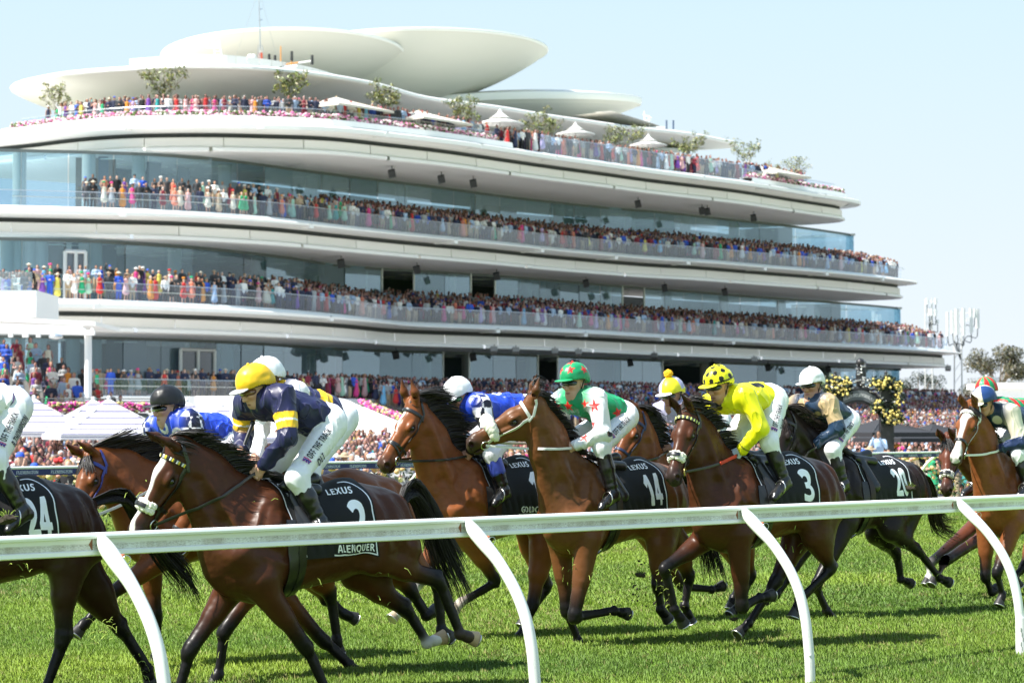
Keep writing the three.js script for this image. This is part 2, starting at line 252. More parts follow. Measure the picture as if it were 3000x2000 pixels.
{
  const rail = thing('running_rail', 'white running rail on curved posts crossing the whole foreground', 'rail');
  const dirt = canvasTex(1024, 128, (x, w, h) => { x.fillStyle = '#f4f4f4'; x.fillRect(0, 0, w, h); const r = rng(4); for (let i = 0; i < 5200; i++) { const k = r(), px = r() * w, py = h * (0.25 + 0.6 * Math.pow(r(), 1.5)); x.fillStyle = `rgba(${70 + 40 * k},${58 + 34 * k},${44 + 30 * k},${0.10 + 0.22 * r()})`; x.fillRect(px, py, 1 + r() * 4, 1 + r() * 2); } for (let i = 0; i < 30; i++) { x.fillStyle = 'rgba(120,100,80,0.10)'; x.fillRect(r() * w, h * 0.2, 20 + r() * 60, h * 0.7); } });
  dirt.repeat.set(1 / 2.4, 1);
  const alu = std([0.86, 0.86, 0.85], 0.40), web = std([0.84, 0.83, 0.81], 0.6, { map: dirt }), pipe = std([0.80, 0.80, 0.79], 0.35, { map: canvasTex(256, 256, (x, w, h) => { x.fillStyle = '#fbfbfa'; x.fillRect(0, 0, w, h); const r = rng(8); for (let i = 0; i < 160; i++) { x.fillStyle = `rgba(110,100,84,${0.08 + r() * 0.16})`; x.fillRect(r() * w, r() * h, 1 + r() * 9, 1 + r() * 3); } }) });
  const rust = std([0.26, 0.10, 0.05], 0.8), slot = std([0.35, 0.34, 0.32], 0.7), yTop = 1.168 + 0.062, H = 0.124, P = (n, o, y) => RAIL0.clone().addScaledVector(RAIL_DIR, n * PITCH_POST).addScaledVector(RAIL_OUT, o).setY(y);
  // beam profile, outside face: rounded top roll, web set back, foot flange
  const prof = (list) => list.map(([o, y]) => [o, y]);
  const sweep = (pts, n0, n1, seg = 12) => { const pos = [], uv = [], idx = [], k = pts.length; for (let i = 0; i <= seg; i++) { const n = lerp(n0, n1, i / seg); pts.forEach(([o, y], j) => { const p = P(n, o, yTop + y); pos.push(p.x, p.y, p.z); uv.push(n * PITCH_POST, 1 - j / (k - 1)); if (i && j) { const a = (i - 1) * k + j - 1, b = i * k + j - 1; idx.push(a, b, a + 1, b, b + 1, a + 1); } }); } const e = seg * k; for (let j = 1; j < k - 1; j++) idx.push(0, j, j + 1, e, e + j + 1, e + j); return flat(bufgeo(pos, idx, null, null, uv)); };
  const cuts = [[-1.4, -0.62], [-0.612, 3.46], [3.468, 5.2]];
  for (const [a, b] of cuts) {
    const B = obj('beam', sweep(prof([[-0.03, -0.030], [-0.028, -0.008], [-0.012, 0], [0.010, 0], [0.024, -0.006], [0.030, -0.018], [0.026, -0.030], [0.012, -0.034], [-0.03, -0.034]]), a, b, 24), alu, rail);
    obj('web', sweep(prof([[0.008, -0.0345], [0.006, -0.062], [0.008, -0.092], [-0.028, -0.092], [-0.028, -0.0345]]), a, b, 24), web, B);
    obj('flange', sweep(prof([[-0.028, -0.0925], [0.010, -0.0925], [0.022, -0.098], [0.024, -0.118], [0.012, -0.124], [-0.024, -0.124]]), a, b, 24), alu, B);
  }
  // joint plate with screws where two beams meet
  obj('joint_plate', sweep(prof([[0.009, -0.040], [0.015, -0.042], [0.015, -0.088], [0.009, -0.090]]), 3.40, 3.53, 2), alu, rail); obj('gap', sweep(prof([[0.0, -0.002], [0.0, -0.122], [-0.03, -0.122], [-0.03, -0.002]]), 3.458, 3.470, 2), slot, rail);
  obj('sticker', sweep(prof([[0.0085, -0.055], [0.0088, -0.068]]), 3.545, 3.575, 1), std([0.5, 0.06, 0.05], 0.6), rail);
  const path = [[0.012, 1.222], [0.06, 1.165], [0.16, 1.075], [0.27, 0.98], [0.36, 0.88], [0.44, 0.77], [0.51, 0.63], [0.557, 0.46], [0.585, 0.25], [0.595, 0.10], [0.595, -0.05]];
  for (let n = -1; n < 5; n++) {
    const cv = new THREE.CatmullRomCurve3(path.map(([o, y]) => P(n, o, y))), g = new THREE.TubeGeometry(cv, 64, 0.036, 18), q = g.attributes.position, nm = g.attributes.normal;
    for (let i = 0; i < q.count; i++) { const t = Math.floor(i / 19) / 64, k = t < 0.10 ? Math.sqrt(Math.max(0, 1 - Math.pow(1 - t / 0.10, 2))) * 1.28 - 1 : 0.28 * (1 - sstep(0.10, 0.30, t)), side = Math.abs(nm.getX(i) * RAIL_DIR.x + nm.getZ(i) * RAIL_DIR.z), flatk = t < 0.3 ? (side > 0.5 ? 0 : -0.25 * (1 - sstep(0.1, 0.3, t))) : 0, d = 0.036 * (Math.max(-0.98, k) + flatk); q.setXYZ(i, q.getX(i) + nm.getX(i) * d, q.getY(i) + nm.getY(i) * d, q.getZ(i) + nm.getZ(i) * d); }
    g.computeVertexNormals(); const post = obj('post', g, pipe, rail);
    obj('bracket', [bx(0.05, 0.085, 0.02).rotateY(RA).translate(...P(n - 0.022, -0.004, yTop - 0.06).toArray())], rust, post);
    const b = P(n, 0.165, 1.11), bolt = cyl(b.clone().addScaledVector(RAIL_DIR, 0.03), b.clone().addScaledVector(RAIL_DIR, 0.046), 0.010, 0.010, 8); obj('bolt', bolt, std([0.5, 0.16, 0.08], 0.5), post);
    const ring = new THREE.TorusGeometry(0.022, 0.0022, 6, 20); obj('wire_loop', ring.rotateY(0.4).translate(...P(n, 0.19, 1.09).addScaledVector(RAIL_DIR, 0.045).toArray()), steel, post);
    if (n === 3) { const s = obj('sleeve', cyl(P(n, 0.592, 0.30), P(n, 0.597, 0.0), 0.047, 0.050, 16), std([0.62, 0.63, 0.64], 0.5), post); for (let k = 0; k < 5; k++) obj('groove', bx(0.006, 0.03, 0.006).rotateY(0).translate(...P(n, 0.597, 0.21 - k * 0.037).add(V3(-0.018 + 0.008 * (k % 3), 0, 0.046)).toArray()), slot, s); }
    else { const f = P(n, 0.588, 0.21).add(V3(0, 0, 0.036)); obj('rivet', new THREE.SphereGeometry(0.009, 8, 6).translate(f.x, f.y, f.z), alu, post); }
  }
}
// ---------------------------------------------------------------- the grandstand: three decks swept along curving plan lines, glass, roof saucers
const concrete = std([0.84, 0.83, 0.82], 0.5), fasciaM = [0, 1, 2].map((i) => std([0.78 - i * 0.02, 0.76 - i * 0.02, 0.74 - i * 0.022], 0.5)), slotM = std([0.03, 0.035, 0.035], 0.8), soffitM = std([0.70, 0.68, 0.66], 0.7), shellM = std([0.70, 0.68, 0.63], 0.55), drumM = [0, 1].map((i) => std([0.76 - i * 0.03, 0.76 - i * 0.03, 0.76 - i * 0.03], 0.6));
const glassM = [0, 1, 2, 3, 4, 5, 6, 7].map((i) => phys([0.36 + (i % 4) * 0.035, 0.57 + (i % 4) * 0.03, 0.68 + (i % 4) * 0.03], 0.02, { metalness: (i < 4 ? 0.10 : 0.34) + 0.05 * (i % 4), transmission: 0.95, thickness: 0, ior: 1.6 })), balM = [0, 1, 2, 3].map((i) => phys([0.78 + (i % 2) * 0.05, 0.86 + (i % 2) * 0.03, 0.95], 0.03, { transmission: i < 2 ? 0.94 : 0.87, thickness: 0, ior: i < 2 ? 1.5 : 1.7 }));
const frameM = std([0.62, 0.64, 0.65], 0.4, { metalness: 0.3 }), woodM = std([0.16, 0.095, 0.05], 0.7), darkM = std([0.02, 0.022, 0.025], 0.8), steelRail = std([0.55, 0.56, 0.57], 0.3, { metalness: 0.7 }), speakerM = std([0.03, 0.032, 0.034], 0.7), carpetM = std([0.12, 0.11, 0.10], 0.9), beigeM = std([0.46, 0.43, 0.38], 0.8);
class Plan { // a plan line at one height, as evenly spaced places with outward normals
  constructor(uv, y, tail = [[1.2, 0.5], [2.2, 2.2], [2.6, 6], [2.4, 12]]) {
    let pts = uv.map(([u, v]) => onY(u, v, y)); const e = pts[pts.length - 1], t = e.clone().sub(pts[pts.length - 2]).setY(0).normalize(), back = V3(t.z, 0, -t.x); if (back.z > 0) back.negate();
    for (const [a, b] of tail) pts.push(e.clone().addScaledVector(t, a).addScaledVector(back, b));
    const c = new THREE.CatmullRomCurve3(pts, false, 'centripetal'), L = c.getLength(); this.L = L; this.n = Math.round(L / 0.8); const raw = c.getSpacedPoints(this.n);
    this.p = raw.map((_, i) => { const q = V3(); let s = 0; for (let k = -2; k <= 2; k++) { const j = clamp(i + k, 0, this.n); q.add(raw[j]); s++; } return i < 2 || i > this.n - 2 ? raw[i] : q.multiplyScalar(1 / s); });
    this.nr = this.p.map((_, i) => { const d = this.p[Math.min(this.n, i + 1)].clone().sub(this.p[Math.max(0, i - 1)]); return V3(-d.z, 0, d.x).normalize(); });
    const mid = this.n >> 1; if (this.nr[mid].dot(camera.position.clone().sub(this.p[mid])) < 0) this.nr.forEach((v) => v.negate());
    this.u = this.p.map((q) => toUV(q)[0]); this.ends = this.n - 12; this.y0 = y;
  }
  at(i, o, y) { if (this.dropTo && y > this.y0 + 0.3 && y < this.y0 + 2.6) y -= 0.21 * sstep(this.dropTo - 55, this.dropTo, i); const a = clamp(Math.floor(i), 0, this.n - 1), t = clamp(i - a, 0, 1), n = this.nr[a].clone().lerp(this.nr[a + 1], t).normalize(); return this.p[a].clone().lerp(this.p[a + 1], t).addScaledVector(n, o).setY(y); }
  norm(i) { const a = clamp(Math.round(i), 0, this.n); return this.nr[a]; }
  of(u, from = 0) { let b = 0, m = 1e9; for (let i = this.from0 ?? 0; i < this.ends; i++) { const d = Math.abs(this.u[i] - u); if (d < m) { m = d; b = i; } } return b; }
  sweep(prof, i0 = 0, i1 = this.n, step = 1) { const pos = [], idx = [], k = prof.length, N = Math.max(1, Math.round((i1 - i0) / step)); for (let s = 0; s <= N; s++) { const i = lerp(i0, i1, s / N); prof.forEach(([o, y], j) => { const q = this.at(i, o, y); pos.push(q.x, q.y, q.z); if (s && j) { const a = (s - 1) * k + j - 1, b = s * k + j - 1; idx.push(a, b, a + 1, b, b + 1, a + 1); } }); } const g = bufgeo(pos, idx).toNonIndexed(); g.computeVertexNormals(); return g; }
}
const YR = 22.0, YA = 15.5, YB = 9.05, YC = 3.75;
const planR = new Plan([[-160, 462], [-60, 442], [0, 435], [100, 425], [200, 412], [350, 400], [500, 396], [650, 396], [800, 400], [950, 405], [1150, 426], [1300, 443], [1450, 465], [1600, 487], [1750, 507], [1900, 528], [2050, 546], [2174, 562], [2324, 586], [2424, 601], [2470, 609]], YR);
const planA = new Plan([[-220, 640], [-100, 641], [0, 643], [150, 646], [300, 649], [500, 654], [650, 662], [800, 672], [950, 687], [1150, 707], [1300, 721], [1450, 735], [1600, 751], [1750, 764], [1900, 776], [2024, 783], [2224, 799], [2424, 815], [2560, 829], [2640, 839]], YA);
const planB = new Plan([[-220, 914], [-60, 915], [105, 917], [300, 920], [500, 927], [700, 935], [900, 947], [1050, 959], [1150, 969], [1300, 975], [1500, 982], [1700, 991], [1900, 1002], [2074, 1010], [2324, 1022], [2574, 1033], [2770, 1044]], YB);
planA.dropTo = planA.of(1250); planB.dropTo = planB.of(1250);
const stand = thing('grandstand', 'long white curved grandstand with three glazed decks and saucer shaped roofs', 'grandstand', [0, 0, 0]);
const shiftTo = (g) => g;
function deck(pl, y, label, o = {}) {
  const S = new THREE.Group(); S.name = 'deck'; stand.add(S);
  const add = (name, geo, mat, par = S) => obj(name, geo, mat, par), N = pl.n, top = o.top ?? 0.95;
  add('floor', pl.sweep([[-18, y + top - 0.02], [0.50, y + top], [0.56, y + top - 0.06]], 0, N, 3), o.floor ?? concrete);
  const edge = add('edge_band', pl.sweep([[0.56, y + top - 0.06], [0.70, y + top - 0.12], [0.74, y + 0.50], [0.66, y + 0.42], [0.10, y + 0.22], [-0.16, y + 0.16]], 0, N, 2), concrete);
  add('shadow_gap', pl.sweep([[-0.16, y + 0.16], [-0.18, y + 0.10], [-0.18, y - 0.12], [-0.06, y - 0.14]], 0, N, 2), slotM);
  // sunshade blade on the receding part, in lengths that overlap, each with an arm
  const fas = []; let i = 0; const step = 7; while (i < N - 1) { const e = Math.min(N, i + step) - 0.02; fas.push([i, e]); i += step; }
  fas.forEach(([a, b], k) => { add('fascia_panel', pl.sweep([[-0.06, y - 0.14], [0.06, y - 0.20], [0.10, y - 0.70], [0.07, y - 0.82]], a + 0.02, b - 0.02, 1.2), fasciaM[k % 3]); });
  const lip = []; for (let k = 0, j = 0; k < N - 2; k += 17, j++) add('lip', pl.sweep([[0.06, y - 0.83], [0.34, y - 0.90], [0.38, y - 1.10], [0.18, y - 1.16], [-0.4, y - 1.12]], k + 0.05, Math.min(N, k + 17) - 0.25, 1.5), concrete);
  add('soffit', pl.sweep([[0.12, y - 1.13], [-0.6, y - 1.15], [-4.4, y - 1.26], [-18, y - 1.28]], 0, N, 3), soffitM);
  for (const u of o.arms ?? []) { const c = pl.of(u), n = pl.norm(c), p = pl.at(c, 1.5, y + 0.42), tn = Math.atan2(n.x, n.z); add('sunshade_arm', [bx(0.42, 0.30, 0.75).translate(0, 0, 0.0), bx(0.22, 0.10, 2.0).translate(-0.05, -0.06, -1.2)].map((g) => g.rotateY(tn).translate(p.x, p.y, p.z)), concrete); }
  if (o.arms) { const us = o.arms, all = [pl.of(us[0]) - 14, ...us.map((u) => pl.of(u)), N]; for (let k = 0; k < all.length - 1; k++) add('sunshade_blade', pl.sweep([[0.76, y + 0.58], [1.75, y + 0.64], [1.82, y + 0.58], [1.80, y + 0.30], [1.72, y + 0.28], [0.76, y + 0.40]], Math.max(0, all[k] + 0.25), all[k + 1] - 0.25, 1.5), concrete); }
  for (const [u, v] of o.speakers ?? []) { const c = pl.of(u), q = pl.at(c, -2.0, y - 1.75); add('loudspeaker', [bx(0.5, 0.55, 0.45).rotateZ(0.2).rotateX(0.35), bx(0.06, 0.5, 0.06).translate(0, 0.45, 0)].map((g) => g.translate(q.x, q.y, q.z)), speakerM); }
  for (const u of o.floods ?? []) { const c = pl.of(u), q = pl.at(c, 0.5, y - 1.25); add('floodlight', [bx(0.55, 0.42, 0.5).rotateX(-0.5), cyl(V3(0, 0.1, -0.2), V3(0, 0.45, -0.3), 0.05)].map((g) => g.translate(q.x, q.y, q.z)), std([0.34, 0.33, 0.32], 0.6)); }
  return S;
}
const deckR = deck(planR, YR, 'R', { arms: [395, 762, 1088, 1350, 1578, 1802, 2018, 2208, 2374], speakers: [[1214, 520], [1358, 545], [1446, 550], [1927, 610], [2105, 630], [2128, 636], [2272, 648]] });
const deckA = deck(planA, YA, 'A', { arms: [342, 850, 1277, 1530, 1757, 1978, 2190, 2372, 2532], speakers: [[1065, 768], [1287, 785], [1518, 800], [1764, 820], [1994, 838], [2170, 852]] });
const deckB = deck(planB, YB, 'B', { arms: [270, 900, 1406, 1660, 1886, 2104], speakers: [[1214, 1030], [1440, 1040], [1905, 1040], [2136, 1060], [2308, 1068], [2472, 1070]], floods: [1437, 1500, 1610, 1680, 1905, 1910, 2196, 2512, 2764] });
// ground terrace under the lowest deck
obj('terrace_floor', planB.sweep([[-18, YC - 0.01], [1.5, YC], [1.6, YC - 0.05], [1.6, 0]], 0, planB.n, 3), concrete, stand);
// glazing: every pane its own sheet; doorways are left open and framed
const paneR = rng(21);
function glazing(pl, y0, y1, o, gaps, w = 3.2) {
  const G = new THREE.Group(); G.name = 'glazing'; stand.add(G); let i = 0; const st = w / 0.8; let k = 0, open = false;
  for (; i < pl.n - 2; i += st, k++) {
    const u = toUV(pl.at(i + st / 2, o, y0))[0], g = gaps.find(([a, b]) => u > a && u < b), e = Math.min(pl.n, i + st);
    if (g) { if (!open) obj('door_post', cyl(pl.at(i, o, y0), pl.at(i, o, y1), 0.10, 0.10, 6), frameM, G); open = true; continue; }
    if (open) { obj('door_post', cyl(pl.at(i, o, y0), pl.at(i, o, y1), 0.10, 0.10, 6), frameM, G); open = false; }
    const tilt = (paneR() - 0.5) * 0.05, yaw = (paneR() - 0.5) * 0.05, a = pl.at(i + 0.03, o + yaw, y0), b = pl.at(e - 0.03, o - yaw, y0), n = pl.norm(i), c = b.clone().setY(y1).addScaledVector(n, tilt), d = a.clone().setY(y1).addScaledVector(n, tilt), nn = V3().crossVectors(b.clone().sub(a), d.clone().sub(a)).normalize();
    obj('pane', bufgeo([...a.toArray(), ...b.toArray(), ...c.toArray(), ...d.toArray()], [0, 1, 2, 0, 2, 3], [...nn.toArray(), ...nn.toArray(), ...nn.toArray(), ...nn.toArray()]), glassM[(k * 7 + ((k * k) % 5)) % 4 + (u > 620 + paneR() * 200 ? 4 : 0)], G);
  }
  obj('head_frame', pl.sweep([[o + 0.05, y1], [o + 0.05, y1 - 0.22], [o - 0.05, y1 - 0.22]], 0, pl.n, 3), std([0.10, 0.12, 0.12], 0.6), G);
  return G;
}
const yAc = YR - 1.24, yBc = YA - 1.24, yCc = YB - 1.24;
glazing(planA, YA + 0.95, yAc, -4.6, [[228, 252], [1672, 1712]]);
glazing(planB, YB + 0.95, yBc, -4.6, [[1150, 1236], [1400, 1480], [1808, 1862]]);
glazing(planB, YC + 0.02, yCc, -4.8, [[1292, 1384], [1552, 1618], [1940, 2090], [2385, 2422]]);
// rooms behind the glass: back walls, columns, hanging screens
function rooms(pl, y0, y1, cols, woods, screens) {
  const G = new THREE.Group(); G.name = 'interior'; stand.add(G);
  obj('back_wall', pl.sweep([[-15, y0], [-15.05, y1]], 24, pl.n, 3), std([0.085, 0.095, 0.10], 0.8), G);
  for (const u of cols) { const c = pl.of(u); obj('column', cyl(pl.at(c, -7, y0), pl.at(c, -7, y1), 0.48, 0.48, 16), beigeM, G); }
  for (const [a, b, m, o] of woods) obj('partition', pl.sweep([[o, y0], [o - 0.02, y1]], pl.of(a), pl.of(b), 1), m, G);
  for (const [a, b, f0, f1] of screens) obj('wall_screen', pl.sweep([[-8.0, lerp(y0, y1, f0)], [-8.0, lerp(y0, y1, f1)]], pl.of(a), pl.of(b), 1), std([0.03, 0.045, 0.07], 0.4), G);
  const lr = rng(3); for (let i = 10; i < pl.n - 14; i += 5.5) for (const o of [-7, -10.5]) { const q = pl.at(i + lr() * 1.5, o, y1 - 0.25); obj('ceiling_light', bx(1.6, 0.06, 0.16).translate(q.x, q.y, q.z), std([0.75, 0.72, 0.62], 0.6), G); }
}
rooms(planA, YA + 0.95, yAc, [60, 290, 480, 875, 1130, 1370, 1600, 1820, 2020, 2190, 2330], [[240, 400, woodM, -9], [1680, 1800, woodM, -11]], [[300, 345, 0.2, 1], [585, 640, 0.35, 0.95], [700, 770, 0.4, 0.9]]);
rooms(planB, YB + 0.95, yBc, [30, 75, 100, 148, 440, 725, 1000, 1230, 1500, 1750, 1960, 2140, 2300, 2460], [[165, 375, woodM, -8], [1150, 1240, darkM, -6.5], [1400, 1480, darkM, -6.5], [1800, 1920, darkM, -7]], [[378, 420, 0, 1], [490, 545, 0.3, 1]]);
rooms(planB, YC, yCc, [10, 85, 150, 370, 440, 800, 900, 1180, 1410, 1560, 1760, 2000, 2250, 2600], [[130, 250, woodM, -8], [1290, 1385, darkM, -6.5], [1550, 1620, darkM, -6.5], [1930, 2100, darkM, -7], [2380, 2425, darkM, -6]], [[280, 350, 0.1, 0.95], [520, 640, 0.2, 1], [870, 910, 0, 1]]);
for (const [pl, u0, u1, y0, h] of [[planB, 219, 326, YB + 0.95, 3.4], [planB, 641, 768, YC, 3.3]]) { const a = pl.of(u0), b = pl.of(u1), m = (a + b) / 2, G = new THREE.Group(); G.name = 'door'; stand.add(G); for (const i of [a, m, b]) obj('jamb', cyl(pl.at(i, -4.35, y0), pl.at(i, -4.35, y0 + h), 0.14, 0.14, 6), frameM, G); obj('lintel', cyl(pl.at(a, -4.35, y0 + h), pl.at(b, -4.35, y0 + h), 0.14, 0.14, 6), frameM, G); obj('leaf', pl.sweep([[-4.42, y0], [-4.42, y0 + h - 0.1]], a, b, 1), phys([0.12, 0.15, 0.18], 0.05, { transmission: 0.4, ior: 1.8 }), G); }
// balustrades
function balustrade(pl, y, h, o, i0, i1, skip = [], w = 3) {
  const G = new THREE.Group(); G.name = 'balustrade'; stand.add(G); const st = w / 0.8; let k = 0;
  for (let i = i0; i < i1 - 1; i += st, k++) { const e = Math.min(i1, i + st), u = toUV(pl.at((i + e) / 2, o, y))[0]; if (skip.some(([a, b]) => u > a && u < b)) continue; const n = pl.norm(i), yaw = (paneR() - 0.5) * 0.03, a = pl.at(i + 0.02, o + yaw, y), b = pl.at(e - 0.02, o - yaw, y), c = b.clone().setY(b.y + h).addScaledVector(n, 0.03), d = a.clone().setY(a.y + h).addScaledVector(n, 0.03), nn = V3().crossVectors(b.clone().sub(a), d.clone().sub(a)).normalize().toArray(); obj('balustrade_pane', bufgeo([...a.toArray(), ...b.toArray(), ...c.toArray(), ...d.toArray()], [0, 1, 2, 0, 2, 3], [...nn, ...nn, ...nn, ...nn]), balM[k % 2 + (u > 1010 ? 2 : 0)], G); }
  obj('handrail', pl.sweep([[o - 0.02, y + h], [o + 0.05, y + h + 0.03], [o + 0.07, y + h - 0.02], [o - 0.02, y + h]], i0, i1, 2), steelRail, G); return G;
}
balustrade(planA, YA + 0.97, 1.0, 0.42, 4, planA.n - 4, [], 3.6);
balustrade(planB, YB + 0.97, 1.08, 0.42, 14, planB.n - 4, [], 3.6);
balustrade(planB, YC + 0.02, 1.05, 1.35, planB.of(262), planB.of(700), [], 3.4);
obj('second_rail', planA.sweep([[0.46, YA + 1.55], [0.54, YA + 1.58], [0.54, YA + 1.53], [0.46, YA + 1.55]], planA.of(20), planA.of(660), 2), steelRail, stand); obj('second_rail', planB.sweep([[0.46, YB + 1.55], [0.54, YB + 1.58], [0.54, YB + 1.53], [0.46, YB + 1.55]], planB.of(150), planB.of(740), 2), steelRail, stand);
obj('second_rail', planB.sweep([[1.40, YC + 0.62], [1.48, YC + 0.65], [1.48, YC + 0.60], [1.40, YC + 0.62]], planB.of(262), planB.of(700), 2), steelRail, stand);
const YT = YR + 0.95; // roof terrace floor
balustrade(planR, YT + 0.02, 1.35, 0.20, planR.of(1570), planR.of(2178), [[1768, 1792], [1984, 2008]], 3.0);
balustrade(planR, YT + 0.35, 0.85, -0.8, planR.of(30), planR.of(1475), [], 4.2); balustrade(planR, YT + 0.35, 0.85, -0.5, planR.of(2185), planR.n - 6, [], 4.2);
obj('planter', planR.sweep([[-0.9, YT], [-0.9, YT + 0.42], [0.30, YT + 0.42], [0.52, YT + 0.36], [0.60, YT - 0.05]], planR.of(20), planR.of(1478), 2), concrete, stand);
obj('planter', planR.sweep([[-0.7, YT], [-0.7, YT + 0.42], [0.30, YT + 0.42], [0.52, YT + 0.36], [0.60, YT - 0.05]], planR.of(2184), planR.n, 2), concrete, stand);
// roof over the terrace: white rim, pale soffit falling inwards to the drum wall
const YK = 27.35, planK = new Plan([[330, 362], [240, 343], [160, 322], [90, 296], [46, 274], [27, 260], [40, 247], [80, 236], [205, 214], [350, 203], [491, 196], [640, 195], [760, 200], [900, 214], [1000, 228], [1110, 249], [1250, 288], [1350, 302], [1450, 314], [1625, 343], [1750, 360], [1850, 375], [2000, 390], [2100, 408], [2170, 424]], YK, [[0.8, 0.5], [1.2, 2], [1.0, 6]]);
planK.from0 = planK.u.indexOf(Math.min(...planK.u)); obj('roof_rim', planK.sweep([[-1.2, YK + 0.26], [-0.10, YK + 0.20], [0.05, YK + 0.10], [0.06, YK - 0.06], [-0.15, YK - 0.14]], 0, planK.n, 2), concrete, stand);
{ const st = 17; for (let i = 0; i < planK.n - 1; i += st) obj('roof_soffit', planK.sweep([[-0.15, YK - 0.14], [-3, YK - 0.36], [-6.5, YK - 0.66], [-10, YK - 0.95]], i + 0.02, Math.min(planK.n, i + st) - 0.04, 2), shellM, stand); }
obj('roof_top', planK.sweep([[-1.2, YK + 0.26], [-12, YK + 1.0], [-20, YK + 1.2]], 0, planK.n, 3), shellM, stand);
for (let i = planK.of(120), k = 0; i < planK.of(2080); i += 3, k++) obj('wall_panel', planK.sweep([[-10, YK - 0.95], [-10.02, YT - 0.05]], i + 0.02, i + 2.98, 1), (k % 9 === 5 || k % 13 === 7) ? darkM : k < 4 ? glassM[3] : drumM[k % 2], stand);
for (let i = planK.of(206), k = 0; i < planK.of(1180); i += 2, k++) obj('parapet_panel', planK.sweep([[-6.2, YK + 0.3], [-6.15, YK + 1.8], [-6.5, YK + 1.85]], i + 0.02, i + 1.96, 1), drumM[k % 2], stand);
obj('parapet_return', planK.sweep([[-6.2, YK + 0.3], [-6.2, YK + 1.8]], planK.of(206), planK.of(208) + 1, 1), drumM[0], stand);
for (let i = planK.of(1640), k = 0; i < planK.of(1850); i += 2, k++) obj('parapet_panel', planK.sweep([[-7, YK + 0.3], [-7, YK + 1.15]], i + 0.02, i + 1.96, 1), drumM[k % 2], stand);
// roof saucers
function saucer(u, v, d, a, b, tu, tw, bowl, rim, keel = [0, 0], lid = 0.5) {
  const C = at(u, v, d), U = V3(0.722, 0, -0.692), W = V3(0.692, 0, 0.722), nT = 84, nR = 20, pos = [], idx = [], P = (r, th, under) => { const c = Math.cos(th), s = Math.sin(th), k = 1 - r, x = a * (r * c + keel[0] * k), w = b * (r * s + keel[1] * k), y = tu * x + tw * w + (under ? -rim * Math.min(1, (1 - r) * 40) - bowl * (1 - Math.pow(r, 2.2)) : lid * (1 - r * r)); return C.clone().addScaledVector(U, x).addScaledVector(W, w).add(V3(0, y, 0)); };
  const G = new THREE.Group(); G.name = 'roof_saucer'; stand.add(G);
  for (const under of [true, false]) { pos.length = 0; idx.length = 0; for (let i = 0; i <= nR; i++) for (let j = 0; j <= nT; j++) { const q = P(1 - Math.pow(i / nR, 1.3), j / nT * 6.28319, under); if (under && i === 0) q.y -= rim; pos.push(q.x, q.y, q.z); if (i && j) { const A = (i - 1) * (nT + 1) + j - 1, B = A + nT + 1; idx.push(A, A + 1, B, A + 1, B + 1, B); } } obj(under ? 'underside' : 'lid', bufgeo([...pos], [...idx]), shellM, G); }
  pos.length = 0; idx.length = 0; for (let j = 0; j <= nT; j++) { const q = P(1, j / nT * 6.28319, false), o = q.clone().sub(C).setY(0).normalize(); const ring = [[0, 0.02], [0.10, -0.02], [0.12, -rim * 0.6], [0.0, -rim - 0.02]]; ring.forEach(([e, y], k) => { pos.push(q.x + o.x * e, q.y + y, q.z + o.z * e); if (j && k) { const A = (j - 1) * 4 + k - 1, B = j * 4 + k - 1; idx.push(A, B, A + 1, B, B + 1, A + 1); } }); } obj('rim', bufgeo(pos, idx), concrete, G); return G;
}
saucer(837, 160, 195, 11.3, 6.6, 0.035, 0.19, 2.5, 0.22, [0.05, -0.35]);
saucer(1240, 146, 207, 13.0, 7.6, 0.045, 0.11, 4.6, 0.26, [-0.30, -0.25]);
saucer(1560, 292, 217, 13.0, 5.6, 0.082, 0.03, 1.9, 0.62, [0.05, -0.3], 0.9);
